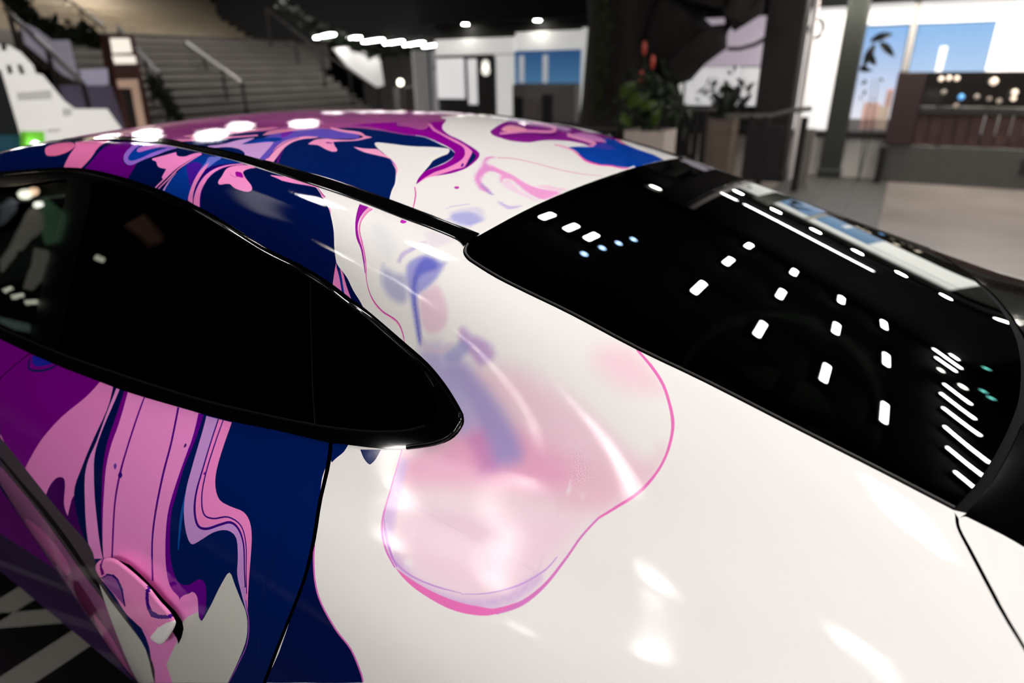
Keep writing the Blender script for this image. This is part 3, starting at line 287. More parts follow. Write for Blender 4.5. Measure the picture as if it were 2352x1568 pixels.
 ((28,34,160),4,[(0.2494,-0.879),(0.2494,-0.879),(0.2574,-0.8918),(0.2769,-0.8935),(0.3053,-0.8869),(0.3363,-0.8763),(0.3363,-0.8763),(0.3039,-0.8762),(0.2731,-0.8779)]),
 ((238,134,206),4,[(0.4862,-0.8801),(0.4862,-0.8801),(0.5261,-0.8809),(0.5261,-0.8809),(0.5278,-0.9175),(0.5153,-0.9666),(0.5025,-0.9993),(0.4871,-1.0433),(0.4698,-1.0894),(0.4589,-1.1018),(0.4589,-1.1018),(0.4459,-1.0857),(0.4467,-1.0539),(0.437,-1.0443),(0.4103,-1.053),(0.3833,-1.0781),(0.3641,-1.1132),(0.3634,-1.141),(0.4325,-1.1534),(0.5402,-1.1583),(0.5402,-1.1583),(0.4578,-1.1525),(0.386,-1.1414),(0.3102,-1.1221),(0.2292,-1.0902),(0.1764,-1.0484),(0.1764,-1.0484),(0.176,-1.0328),(0.176,-1.0328),(0.1942,-1.0441),(0.2322,-1.0658),(0.2746,-1.0817),(0.2746,-1.0817),(0.3145,-1.0376),(0.3482,-1.0008),(0.3997,-0.9544),(0.4562,-0.9117)]),
 ((70,0,92),4,[(0.3641,-1.1132),(0.3833,-1.0781),(0.4104,-1.0536),(0.437,-1.0443),(0.4451,-1.0543),(0.4459,-1.0857),(0.4597,-1.1012),(0.4597,-1.1012),(0.4791,-1.0625),(0.4971,-1.0955),(0.5212,-1.1235),(0.5503,-1.1508),(0.5503,-1.1508),(0.4614,-1.1434),(0.4146,-1.1358),(0.3657,-1.1362)]),
 ((1,18,74),4,[(0.5261,-0.8809),(0.5261,-0.8809),(0.5367,-0.8802),(0.5367,-0.8802),(0.5316,-0.9108),(0.5246,-0.9645),(0.5124,-0.9969),(0.5101,-1.024),(0.5191,-1.0617),(0.5307,-1.1205),(0.5375,-1.1497),(0.5375,-1.1497),(0.5212,-1.1235),(0.5009,-1.1013),(0.484,-1.0715),(0.4806,-1.0484),(0.4982,-1.007),(0.5137,-0.9637),(0.5278,-0.9175)]),
 ((240,146,218),4,[(0.5367,-0.8802),(0.5367,-0.8802),(0.546,-0.8797),(0.546,-0.8797),(0.5392,-0.9125),(0.5305,-0.954),(0.5281,-0.9873),(0.5429,-1.0288),(0.5639,-1.0826),(0.5779,-1.1356),(0.5779,-1.1356),(0.5375,-1.1497),(0.5375,-1.1497),(0.5307,-1.1205),(0.5191,-1.0617),(0.5101,-1.024),(0.5124,-0.9969),(0.5246,-0.9645),(0.5316,-0.9108)]),
 ((1,18,74),4,[(0.546,-0.8797),(0.546,-0.8797),(0.5601,-0.879),(0.5601,-0.879),(0.5595,-0.9209),(0.5566,-0.9606),(0.5617,-0.9981),(0.5714,-1.0408),(0.5785,-1.0883),(0.5818,-1.1342),(0.5818,-1.1342),(0.5779,-1.1356),(0.5779,-1.1356),(0.5639,-1.0826),(0.5429,-1.0288),(0.5281,-0.9873),(0.5305,-0.954),(0.5392,-0.9125)]),
 ((120,0,140),4,[(0.559,-0.8792),(0.559,-0.8792),(0.5696,-0.8791),(0.5696,-0.8791),(0.5724,-0.928),(0.5683,-0.9612),(0.5698,-0.9961),(0.578,-1.039),(0.582,-1.0872),(0.5841,-1.1334),(0.5841,-1.1334),(0.5813,-1.1044),(0.5714,-1.0408),(0.5604,-0.9984),(0.5554,-0.9609),(0.5583,-0.9211)]),
 ((250,148,220),4,[(0.5696,-0.8791),(0.5696,-0.8791),(0.7622,-0.8735),(0.7622,-0.8735),(0.7649,-0.9139),(0.7652,-0.949),(0.7647,-0.9837),(0.765,-1.0065),(0.77,-1.034),(0.7793,-1.0727),(0.7904,-1.0968),(0.8136,-1.1068),(0.8379,-1.0988),(0.8617,-1.0832),(0.874,-1.0907),(0.8647,-1.115),(0.8647,-1.115),(0.8316,-1.136),(0.8106,-1.158),(0.7963,-1.1812),(0.7096,-1.2827),(0.7096,-1.2827),(0.7047,-1.3264),(0.7047,-1.3264),(0.6162,-1.3763),(0.6162,-1.3763),(0.6656,-1.2685),(0.6521,-1.2181),(0.6178,-1.1757),(0.5809,-1.14),(0.5809,-1.14),(0.582,-1.0872),(0.578,-1.039),(0.5698,-0.9961),(0.5683,-0.9612),(0.5724,-0.928)]),
 ((104,0,132),4,[(0.615,-0.878),(0.615,-0.878),(0.6141,-0.8841),(0.6131,-0.8926),(0.6124,-0.9025),(0.612,-0.9127),(0.6121,-0.9233),(0.6121,-0.9348),(0.6118,-0.9465),(0.6116,-0.9574),(0.6112,-0.9671),(0.6107,-0.9762),(0.6104,-0.9854),(0.6103,-0.9954),(0.6103,-1.0058),(0.6103,-1.0166),(0.6107,-1.0285),(0.6117,-1.0426),(0.6129,-1.0616),(0.6129,-1.0851),(0.6109,-1.1082),(0.6074,-1.1254),(0.6074,-1.1254),(0.6133,-1.1235),(0.6133,-1.1235),(0.6166,-1.1064),(0.6185,-1.0835),(0.6183,-1.0602),(0.6169,-1.0413),(0.6162,-1.0274),(0.616,-1.0156),(0.6163,-1.0049),(0.6165,-0.9945),(0.6163,-0.9847),(0.6162,-0.9757),(0.6164,-0.9667),(0.6164,-0.957),(0.6166,-0.9461),(0.6169,-0.9345),(0.6168,-0.9231),(0.6167,-0.9125),(0.6168,-0.9024),(0.6172,-0.8926),(0.6179,-0.884),(0.6185,-0.878),(0.6185,-0.878)]),
 ((58,10,128),4,[(0.6091,-0.9944),(0.6141,-0.991),(0.6208,-0.9937),(0.6191,-0.9985),(0.613,-1.0001),(0.6089,-0.9983)]),
 ((110,60,170),4,[(0.5902,-0.9874),(0.5929,-0.9836),(0.5982,-0.9848),(0.5988,-0.9897),(0.5945,-0.992)]),
 ((80,0,130),4,[(0.7046,-0.8762),(0.7046,-0.8762),(0.7065,-0.8851),(0.7098,-0.8977),(0.7139,-0.9114),(0.7176,-0.9242),(0.7199,-0.9356),(0.7213,-0.947),(0.7225,-0.9586),(0.7241,-0.9704),(0.7261,-0.983),(0.7277,-0.9963),(0.7287,-1.0096),(0.7296,-1.022),(0.7303,-1.0328),(0.7309,-1.0427),(0.7317,-1.0525),(0.7325,-1.0633),(0.7336,-1.0768),(0.7346,-1.0921),(0.7346,-1.1067),(0.7338,-1.1174),(0.7338,-1.1174),(0.7393,-1.1154),(0.7393,-1.1154),(0.7399,-1.1048),(0.7398,-1.0903),(0.7387,-1.0751),(0.7375,-1.0619),(0.7367,-1.0512),(0.736,-1.0414),(0.7355,-1.0317),(0.7349,-1.0209),(0.7341,-1.0086),(0.7332,-0.9954),(0.7316,-0.9822),(0.7297,-0.9697),(0.7279,-0.958),(0.7265,-0.9465),(0.725,-0.9352),(0.7225,-0.9237),(0.7188,-0.9109),(0.7146,-0.8972),(0.7113,-0.8847),(0.7094,-0.8758),(0.7094,-0.8758)]),
 ((70,20,120),4,[(0.7526,-0.919),(0.756,-0.9177),(0.758,-0.9202),(0.7556,-0.9231),(0.7528,-0.9232)]),
 ((106,0,148),4,[(0.7571,-0.8739),(0.7571,-0.8739),(0.7697,-0.8737),(0.7697,-0.8737),(0.7726,-0.9151),(0.7712,-0.9476),(0.7735,-0.9814),(0.7739,-1.0098),(0.7824,-1.0419),(0.7912,-1.0688),(0.81,-1.0898),(0.8385,-1.0856),(0.8666,-1.0673),(0.8835,-1.0665),(0.8882,-1.0794),(0.8841,-1.1053),(0.8694,-1.1261),(0.8694,-1.1261),(0.8645,-1.1164),(0.8648,-1.0942),(0.85,-1.0906),(0.8191,-1.1102),(0.8131,-1.118),(0.8131,-1.118),(0.8104,-1.1125),(0.7896,-1.1068),(0.7786,-1.0853),(0.7717,-1.0511),(0.7646,-1.0124),(0.7647,-0.9837),(0.7652,-0.949),(0.7649,-0.9139)]),
 ((14,84,170),4,[(0.7863,-0.9),(0.7863,-0.9),(0.7872,-0.9068),(0.7886,-0.9164),(0.7902,-0.927),(0.7914,-0.9367),(0.7921,-0.9452),(0.7926,-0.9535),(0.7932,-0.9617),(0.7939,-0.9701),(0.7948,-0.9786),(0.7956,-0.9873),(0.7964,-0.9963),(0.7975,-1.0058),(0.7999,-1.0167),(0.8027,-1.0287),(0.805,-1.0397),(0.8063,-1.0475),(0.8063,-1.0475),(0.8086,-1.0469),(0.8086,-1.0469),(0.8084,-1.0388),(0.8072,-1.0275),(0.8055,-1.0154),(0.8041,-1.0044),(0.803,-0.9952),(0.8021,-0.9863),(0.8013,-0.9778),(0.8003,-0.9693),(0.799,-0.9611),(0.7979,-0.953),(0.7969,-0.9448),(0.7956,-0.9364),(0.7938,-0.9267),(0.7917,-0.9162),(0.7897,-0.9066),(0.7884,-0.8999),(0.7884,-0.8999)]),
 ((208,152,226),4,[(0.7771,-0.8737),(0.7771,-0.8737),(0.8043,-0.8721),(0.8043,-0.8721),(0.8073,-0.9044),(0.8142,-0.9401),(0.8184,-0.967),(0.8286,-0.9891),(0.8476,-1.0046),(0.8809,-0.993),(0.9105,-0.9801),(0.9365,-0.9811),(0.9584,-0.9944),(0.9702,-1.0109),(0.9815,-1.0457),(0.9896,-1.0697),(0.9896,-1.0697),(0.9715,-1.0466),(0.9581,-1.0301),(0.9524,-1.0113),(0.9387,-0.9925),(0.9143,-0.9898),(0.8853,-1.0007),(0.8551,-1.0212),(0.8378,-1.0293),(0.8203,-1.0191),(0.8032,-0.996),(0.793,-0.9679),(0.7891,-0.9404),(0.7823,-0.904)]),
 ((252,142,212),4,[(0.8043,-0.8721),(0.8043,-0.8721),(0.8356,-0.8702),(0.8356,-0.8702),(0.8378,-0.9004),(0.8455,-0.9326),(0.8575,-0.9517),(0.8767,-0.9629),(0.9041,-0.9637),(0.9341,-0.9622),(0.9539,-0.9683),(0.9684,-0.9816),(0.979,-1.0032),(0.9859,-1.0312),(0.9906,-1.0694),(0.9906,-1.0694),(0.9815,-1.0457),(0.9702,-1.0109),(0.9584,-0.9944),(0.9365,-0.9811),(0.9105,-0.9801),(0.8809,-0.993),(0.8476,-1.0046),(0.8286,-0.9891),(0.8184,-0.967),(0.8142,-0.9401),(0.8073,-0.9044)]),
 ((58,10,128),4,[(0.8039,-0.8722),(0.8039,-0.8722),(0.804,-0.878),(0.8044,-0.8861),(0.8053,-0.8953),(0.8067,-0.9042),(0.8083,-0.9131),(0.8101,-0.9225),(0.8119,-0.9316),(0.8133,-0.9401),(0.8141,-0.9476),(0.8147,-0.9545),(0.8154,-0.961),(0.8167,-0.9672),(0.8184,-0.9734),(0.8205,-0.9793),(0.823,-0.9848),(0.826,-0.9899),(0.8297,-0.9945),(0.8339,-0.9988),(0.8386,-1.0024),(0.8438,-1.0049),(0.8499,-1.0059),(0.8564,-1.0055),(0.863,-1.0042),(0.8696,-1.0023),(0.8766,-0.9996),(0.8836,-0.9961),(0.8902,-0.9926),(0.8963,-0.9896),(0.9019,-0.987),(0.9071,-0.9844),(0.9118,-0.9825),(0.9161,-0.9814),(0.9207,-0.9808),(0.9255,-0.9809),(0.9305,-0.9816),(0.9357,-0.9829),(0.9409,-0.9849),(0.9461,-0.9876),(0.9512,-0.991),(0.9561,-0.9952),(0.9605,-1.0007),(0.9645,-1.0075),(0.9679,-1.0146),(0.9707,-1.0208),(0.9733,-1.0264),(0.9755,-1.0315),(0.9773,-1.0358),(0.9784,-1.039),(0.9784,-1.039),(0.9813,-1.0379),(0.9813,-1.0379),(0.9801,-1.0348),(0.9783,-1.0305),(0.9761,-1.0254),(0.9735,-1.0199),(0.9707,-1.0136),(0.9674,-1.0066),(0.9635,-0.9997),(0.959,-0.9941),(0.9543,-0.9897),(0.9491,-0.9861),(0.9438,-0.9832),(0.9384,-0.9809),(0.9329,-0.9793),(0.9273,-0.9783),(0.9214,-0.978),(0.9154,-0.9785),(0.9094,-0.98),(0.9039,-0.9823),(0.8985,-0.9849),(0.8929,-0.9876),(0.8867,-0.9906),(0.8801,-0.9941),(0.8736,-0.9973),(0.8676,-0.9996),(0.862,-1.0012),(0.8568,-1.0023),(0.8522,-1.0026),(0.8479,-1.0019),(0.8435,-1),(0.839,-0.9968),(0.8348,-0.9928),(0.8311,-0.9884),(0.828,-0.9836),(0.8253,-0.9783),(0.823,-0.9726),(0.8211,-0.9666),(0.8197,-0.9605),(0.8187,-0.9541),(0.8179,-0.9472),(0.8169,-0.9398),(0.8153,-0.9314),(0.8134,-0.9223),(0.8114,-0.913),(0.8097,-0.9041),(0.8083,-0.8952),(0.8074,-0.886),(0.807,-0.8779),(0.8068,-0.8722),(0.8068,-0.8722)]),
 ((58,10,128),4,[(0.8149,-0.8714),(0.8149,-0.8714),(0.8149,-0.8775),(0.815,-0.886),(0.8156,-0.8956),(0.8168,-0.9049),(0.8182,-0.9138),(0.8198,-0.923),(0.8215,-0.9321),(0.8234,-0.9405),(0.8252,-0.9484),(0.8272,-0.9557),(0.8297,-0.9626),(0.8327,-0.9688),(0.8364,-0.9746),(0.8405,-0.98),(0.8452,-0.9845),(0.8505,-0.9877),(0.8565,-0.9892),(0.863,-0.9893),(0.8698,-0.9883),(0.877,-0.9869),(0.8847,-0.9846),(0.8925,-0.9814),(0.9002,-0.9784),(0.9077,-0.9766),(0.9156,-0.9759),(0.924,-0.9758),(0.9321,-0.9765),(0.9394,-0.9781),(0.9457,-0.9807),(0.9513,-0.9843),(0.9564,-0.9886),(0.9613,-0.9936),(0.9658,-0.9998),(0.9697,-1.0071),(0.9729,-1.0147),(0.9757,-1.0218),(0.9782,-1.0285),(0.9805,-1.0351),(0.9823,-1.0409),(0.9834,-1.0451),(0.9834,-1.0451),(0.9853,-1.0444),(0.9853,-1.0444),(0.9842,-1.0403),(0.9824,-1.0345),(0.9801,-1.0278),(0.9775,-1.0212),(0.9748,-1.0141),(0.9717,-1.0065),(0.9679,-0.9991),(0.9634,-0.9929),(0.9585,-0.9878),(0.9533,-0.9834),(0.9476,-0.9797),(0.941,-0.9769),(0.9333,-0.9751),(0.9248,-0.9742),(0.916,-0.9742),(0.9073,-0.9749),(0.8989,-0.9768),(0.8907,-0.9799),(0.883,-0.983),(0.876,-0.9851),(0.8695,-0.9864),(0.8634,-0.9872),(0.8581,-0.9873),(0.8532,-0.9861),(0.8483,-0.9832),(0.8437,-0.979),(0.8394,-0.9738),(0.8357,-0.9682),(0.8327,-0.9621),(0.8303,-0.9553),(0.8282,-0.948),(0.8264,-0.9402),(0.8245,-0.9318),(0.8228,-0.9228),(0.8212,-0.9137),(0.8197,-0.9048),(0.8184,-0.8956),(0.8177,-0.886),(0.8174,-0.8774),(0.8173,-0.8714),(0.8173,-0.8714)]),
 ((120,30,160),4,[(0.822,-0.9403),(0.822,-0.9403),(0.8215,-0.941),(0.8208,-0.942),(0.8201,-0.943),(0.8196,-0.9437),(0.8196,-0.9437),(0.8234,-0.9443),(0.8234,-0.9443),(0.8239,-0.9436),(0.8246,-0.9426),(0.8254,-0.9416),(0.8259,-0.9409),(0.8259,-0.9409)]),
 ((214,214,206),4,[(0.9402,-1.0334),(0.9566,-1.0438),(0.9732,-1.0567),(0.9855,-1.0672),(0.99,-1.0836),(0.9829,-1.1103),(0.9522,-1.1574),(0.9111,-1.2114),(0.9111,-1.2114),(0.7047,-1.3264),(0.7047,-1.3264),(0.7096,-1.2827),(0.7096,-1.2827),(0.7793,-1.2008),(0.8071,-1.1596),(0.8316,-1.136),(0.8648,-1.1143),(0.8648,-1.1143),(0.8655,-1.1231),(0.8725,-1.1248),(0.9009,-1.0895),(0.9254,-1.0519)]),  # white of the lower door, greyed for the dim light there
 ((150,80,180),4,[(0.9828,-1.0533),(0.9828,-1.0533),(0.9849,-1.058),(0.9878,-1.0647),(0.9903,-1.0725),(0.9915,-1.0802),(0.9914,-1.0874),(0.9904,-1.0949),(0.9882,-1.1029),(0.9844,-1.1119),(0.9784,-1.1224),(0.9702,-1.1345),(0.9607,-1.1474),(0.9512,-1.1603),(0.9412,-1.1736),(0.9304,-1.1876),(0.9203,-1.2004),(0.913,-1.2096),(0.913,-1.2096),(0.9151,-1.2092),(0.9151,-1.2092),(0.9225,-1.1999),(0.9327,-1.1871),(0.9436,-1.1731),(0.9537,-1.1598),(0.9632,-1.147),(0.9726,-1.1341),(0.9809,-1.1219),(0.987,-1.1112),(0.9909,-1.102),(0.9933,-1.0938),(0.9944,-1.0863),(0.9945,-1.079),(0.993,-1.0713),(0.9902,-1.0636),(0.987,-1.057),(0.9847,-1.0525),(0.9847,-1.0525)]),
 ((246,244,242),4,[(1.0469,-0.8779),(1.0469,-0.8779),(1.0485,-0.8919),(1.0582,-0.9096),(1.0717,-0.9277),(1.0717,-0.9277),(1.0576,-0.8947)]),
 ((74,64,72),4,[(0.1764,-1.0391),(0.1764,-1.0391),(0.2916,-1.0685),(0.4344,-1.1039),(0.5341,-1.1275),(0.5495,-1.159),(0.562,-1.1908),(0.6224,-1.24),(0.6538,-1.307),(0.6265,-1.3695),(0.6265,-1.3695),(0.5591,-1.4108),(0.5591,-1.4108),(0.5775,-1.2684),(0.4921,-1.2062),(0.3546,-1.1383),(0.1668,-1.0957),(0.1668,-1.0957)]),  # dark grey reflection above the door crease, painted in
 ((150,92,136),4,[(0.1668,-1.0957),(0.1668,-1.0957),(0.3546,-1.1383),(0.4921,-1.2062),(0.5775,-1.2684),(0.5742,-1.4011),(0.5742,-1.4011),(0.4707,-1.468),(0.4707,-1.468),(0.3767,-1.363),(0.2324,-1.2744),(0.1288,-1.1456),(0.1288,-1.1456)]),  # lower door band and patches: print mixed with painted floor reflection
 ((204,112,172),4,[(0.2322,-1.1835),(0.3523,-1.1735),(0.4223,-1.2084),(0.3646,-1.2538),(0.2896,-1.2392),(0.1974,-1.2302)]),
 ((112,40,84),4,[(0.4183,-1.2381),(0.4718,-1.2614),(0.4797,-1.3182),(0.4239,-1.3504),(0.3306,-1.3638)]),
 ((214,120,180),4,[(0.4457,-1.305),(0.4966,-1.3407),(0.4926,-1.4295),(0.4606,-1.4337),(0.406,-1.3978)]),
 ((18,16,20),4,[(0.1669,-1.0819),(0.1669,-1.0819),(0.184,-1.0865),(0.2086,-1.0927),(0.2361,-1.0994),(0.2618,-1.1056),(0.285,-1.111),(0.3079,-1.1162),(0.33,-1.1216),(0.3512,-1.1275),(0.3721,-1.1336),(0.3921,-1.1401),(0.4112,-1.1471),(0.4294,-1.1547),(0.4471,-1.1628),(0.4639,-1.1716),(0.4799,-1.1808),(0.4956,-1.1897),(0.5117,-1.1981),(0.5278,-1.2062),(0.5429,-1.2144),(0.5563,-1.2229),(0.5686,-1.2326),(0.5799,-1.2434),(0.5891,-1.2534),(0.5957,-1.2602),(0.5957,-1.2602),(0.5999,-1.2572),(0.5999,-1.2572),(0.5953,-1.249),(0.5879,-1.2379),(0.5785,-1.2259),(0.5679,-1.2149),(0.5558,-1.2056),(0.5421,-1.1965),(0.5276,-1.1876),(0.513,-1.1786),(0.4982,-1.1694),(0.483,-1.1599),(0.4669,-1.1508),(0.4499,-1.1424),(0.4314,-1.135),(0.4122,-1.1282),(0.3919,-1.1218),(0.3707,-1.1159),(0.3479,-1.1109),(0.3244,-1.1064),(0.3004,-1.102),(0.276,-1.0974),(0.2492,-1.092),(0.2206,-1.0861),(0.1948,-1.0806),(0.1764,-1.0768),(0.1764,-1.0768)]),  # shade of the door crease painted as a dark stroke
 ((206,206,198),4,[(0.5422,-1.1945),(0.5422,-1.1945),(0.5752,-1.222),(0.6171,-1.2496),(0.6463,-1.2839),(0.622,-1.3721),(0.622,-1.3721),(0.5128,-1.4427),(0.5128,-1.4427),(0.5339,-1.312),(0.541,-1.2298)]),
 ((170,84,150),4,[(0.6297,0.0847),(0.5609,0.153),(0.4,0.5),(-0.5,0.5),(-0.5,-0.52),(0.2852,-0.4604),(0.4118,-0.4592),(0.622,-0.3664),(0.7407,-0.2585)]),
 ((2,29,96),4,[(0.9824,-0.5061),(0.9824,-0.5061),(0.9367,-0.424),(0.9367,-0.424),(0.919,-0.3951),(0.9047,-0.361),(0.9009,-0.3274),(0.8955,-0.2916),(0.887,-0.2594),(0.8731,-0.226),(0.8539,-0.2065),(0.8328,-0.1929),(0.8017,-0.1798),(0.7402,-0.1524),(0.6994,-0.1684),(0.6512,-0.174),(0.613,-0.1784),(0.5631,-0.1984),(0.5545,-0.2356),(0.5545,-0.2356),(0.5227,-0.281),(0.5227,-0.281),(0.4164,-0.3631),(0.3675,-0.4351),(0.348,-0.4549),(0.348,-0.4549),(0.4525,-0.4663),(0.5192,-0.4668),(0.6043,-0.4731),(0.658,-0.4788),(0.7576,-0.4858),(0.8245,-0.4887),(0.9144,-0.4966),(0.9144,-0.4966)]),
 ((150,2,156),4,[(0.584,-0.0506),(0.584,-0.0506),(0.6172,-0.0935),(0.6427,-0.0848),(0.6792,-0.0934),(0.6804,-0.0622),(0.6245,0.0273),(0.6245,0.0273),(0.6245,0.0668),(0.6324,0.0796),(0.6324,0.0796),(0.6748,0.0082),(0.7134,-0.0422),(0.7587,-0.0813),(0.7979,-0.1012),(0.8438,-0.1301),(0.8837,-0.1586),(0.9044,-0.1825),(0.9216,-0.2187),(0.9358,-0.263),(0.9433,-0.2978),(0.9427,-0.3384),(0.933,-0.3699),(0.9292,-0.386),(0.9342,-0.408),(0.9377,-0.4256),(0.9377,-0.4256),(0.9188,-0.3952),(0.9045,-0.3612),(0.9022,-0.3295),(0.8984,-0.296),(0.8878,-0.2584),(0.8711,-0.2237),(0.8547,-0.2054),(0.8345,-0.1903),(0.7981,-0.1726),(0.7374,-0.1494),(0.6948,-0.1633),(0.6401,-0.1611),(0.6012,-0.1583),(0.5476,-0.1758),(0.5476,-0.1758),(0.5478,-0.1512),(0.5665,-0.0926)]),
 ((252,150,210),4,[(0.6376,-0.0026),(0.6376,-0.0026),(0.6454,-0.0003),(0.6988,-0.0534),(0.7514,-0.0894),(0.8129,-0.1234),(0.848,-0.1459),(0.8767,-0.1704),(0.8881,-0.1867),(0.9082,-0.2292),(0.9243,-0.2617),(0.9359,-0.2895),(0.9342,-0.3072),(0.9333,-0.3439),(0.9328,-0.3696),(0.9297,-0.3866),(0.9348,-0.4127),(0.9389,-0.4255),(0.9389,-0.4255),(0.9284,-0.3971),(0.9218,-0.3682),(0.9191,-0.3518),(0.919,-0.3243),(0.9134,-0.2849),(0.9031,-0.2463),(0.8868,-0.2107),(0.8607,-0.1727),(0.8365,-0.1496),(0.7942,-0.1264),(0.7402,-0.092),(0.7023,-0.0673)]),
 ((2,29,96),4,[(0.8818,-0.1739),(0.8818,-0.1739),(0.9032,-0.1956),(0.9156,-0.2179),(0.933,-0.2669),(0.9379,-0.2852),(0.9379,-0.2852),(0.92,-0.2499),(0.9035,-0.2163)]),
 ((96,10,150),4,[(0.9253,-0.2816),(0.9192,-0.2687),(0.9209,-0.2663),(0.9282,-0.2777),(0.9325,-0.2883),(0.932,-0.2914)]),
 ((246,244,242),4,[(0.7217,-0.2863),(0.7136,-0.2725),(0.7312,-0.2632),(0.7766,-0.2463),(0.8107,-0.2139),(0.835,-0.1989),(0.8483,-0.2095),(0.8619,-0.2369),(0.8655,-0.2627),(0.8736,-0.2983),(0.8891,-0.3301),(0.9093,-0.3751),(0.9228,-0.4026),(0.9367,-0.424),(0.9446,-0.4367),(0.9672,-0.4606),(0.9904,-0.4905),(1.0023,-0.5071),(1.0023,-0.5071),(0.9604,-0.5041),(0.9604,-0.5041),(0.9492,-0.4955),(0.9272,-0.4675),(0.9113,-0.444),(0.8863,-0.4146),(0.864,-0.3893),(0.8441,-0.3706),(0.821,-0.3525),(0.8084,-0.3434),(0.7748,-0.3234),(0.7492,-0.3078)]),
 ((255,170,214),4,[(0.7066,-0.3288),(0.7066,-0.3288),(0.7288,-0.3255),(0.7496,-0.3125),(0.7496,-0.3125),(0.7582,-0.3156),(0.7786,-0.3276),(0.8089,-0.3429),(0.8346,-0.3598),(0.8602,-0.3806),(0.877,-0.4008),(0.8916,-0.4207),(0.8916,-0.4207),(0.867,-0.3925),(0.8399,-0.3694),(0.813,-0.3476),(0.7855,-0.3454),(0.747,-0.3443)]),
 ((226,80,170),4,[(0.9436,-0.4366),(0.9436,-0.4366),(0.9478,-0.4412),(0.9538,-0.4474),(0.9603,-0.4544),(0.9663,-0.4613),(0.9721,-0.4683),(0.978,-0.4759),(0.9837,-0.4832),(0.9886,-0.4895),(0.9928,-0.4949),(0.9965,-0.4997),(0.9995,-0.5037),(1.0017,-0.5065),(1.0017,-0.5065),(1.0027,-0.5064),(1.0027,-0.5064),(1.0008,-0.5036),(0.998,-0.4996),(0.9944,-0.4947),(0.9904,-0.4892),(0.9856,-0.4828),(0.98,-0.4754),(0.9739,-0.4676),(0.9679,-0.4601),(0.9614,-0.4528),(0.9546,-0.4457),(0.9485,-0.4395),(0.9442,-0.4351),(0.9442,-0.4351)]),
 ((120,100,200),4,[(0.8132,-0.3472),(0.8132,-0.3472),(0.8179,-0.3509),(0.8246,-0.3562),(0.8317,-0.3616),(0.8376,-0.3663),(0.8421,-0.3696),(0.8461,-0.3727),(0.8495,-0.3752),(0.8519,-0.3769),(0.8519,-0.3769),(0.8514,-0.3755),(0.8514,-0.3755),(0.8489,-0.3733),(0.8454,-0.3702),(0.841,-0.3665),(0.8362,-0.3625),(0.8303,-0.3583),(0.8235,-0.3533),(0.817,-0.3486),(0.8124,-0.3454),(0.8124,-0.3454)]),
 ((206,60,186),4,[(0.991,-0.3952),(0.9884,-0.3903),(0.9913,-0.3855),(0.9945,-0.3871),(0.9985,-0.3938),(0.9958,-0.3983)]),
 ((104,84,196),4,[(0.5596,-0.4513),(0.5596,-0.4513),(0.5358,-0.3981),(0.5017,-0.348),(0.4988,-0.3168),(0.5039,-0.2844),(0.5167,-0.2525),(0.5417,-0.2411),(0.5702,-0.2398),(0.595,-0.2421),(0.6185,-0.2367),(0.6464,-0.2499),(0.6618,-0.2704),(0.6498,-0.286),(0.6276,-0.3055),(0.5971,-0.3167),(0.5851,-0.3346),(0.5863,-0.3624),(0.5947,-0.3862),(0.6081,-0.4126),(0.6443,-0.4517),(0.674,-0.4814),(0.674,-0.4814),(0.6104,-0.4756),(0.6104,-0.4756)]),
 ((214,164,230),4,[(0.486,-0.4598),(0.486,-0.4598),(0.4965,-0.439),(0.4902,-0.4057),(0.4997,-0.3809),(0.514,-0.4004),(0.5303,-0.4238),(0.5422,-0.4111),(0.5603,-0.3831),(0.5603,-0.3831),(0.5952,-0.4189),(0.6406,-0.4689),(0.6464,-0.475),(0.6464,-0.475),(0.6084,-0.4735),(0.6084,-0.4735),(0.5864,-0.4598),(0.5566,-0.4499),(0.5245,-0.4498),(0.5079,-0.4662),(0.5079,-0.4662)]),
 ((2,29,96),4,[(0.5112,-0.4671),(0.5112,-0.4671),(0.5245,-0.4498),(0.5566,-0.4499),(0.5864,-0.4598),(0.6088,-0.4738),(0.6088,-0.4738),(0.5692,-0.4715),(0.5692,-0.4715)]),
 ((8,62,168),4,[(0.5288,-0.4264),(0.5288,-0.4264),(0.517,-0.4026),(0.5172,-0.3853),(0.5229,-0.3648),(0.5439,-0.3569),(0.5611,-0.3671),(0.5636,-0.3857),(0.5478,-0.3917),(0.5405,-0.4099)]),
 ((130,40,180),4,[(0.5046,-0.3233),(0.5068,-0.2967),(0.5313,-0.3264),(0.5451,-0.3537)]),
 ((238,140,192),4,[(0.3837,-0.4628),(0.3837,-0.4628),(0.3888,-0.4595),(0.396,-0.4548),(0.4041,-0.4493),(0.4122,-0.4438),(0.4195,-0.4381),(0.4272,-0.4321),(0.435,-0.4259),(0.4424,-0.4195),(0.4496,-0.4128),(0.4567,-0.4058),(0.4635,-0.3987),(0.4697,-0.3917),(0.4755,-0.3844),(0.481,-0.3766),(0.4856,-0.3696),(0.4887,-0.3646),(0.4887,-0.3646),(0.4767,-0.3561),(0.4767,-0.3561),(0.4726,-0.3605),(0.467,-0.367),(0.4603,-0.3742),(0.4534,-0.381),(0.4461,-0.3875),(0.4382,-0.3941),(0.4298,-0.4005),(0.4213,-0.4067),(0.4126,-0.4126),(0.4035,-0.4184),(0.3944,-0.4239),(0.3855,-0.4291),(0.3771,-0.4347),(0.3686,-0.4403),(0.3611,-0.4452),(0.3558,-0.4485),(0.3558,-0.4485)]),
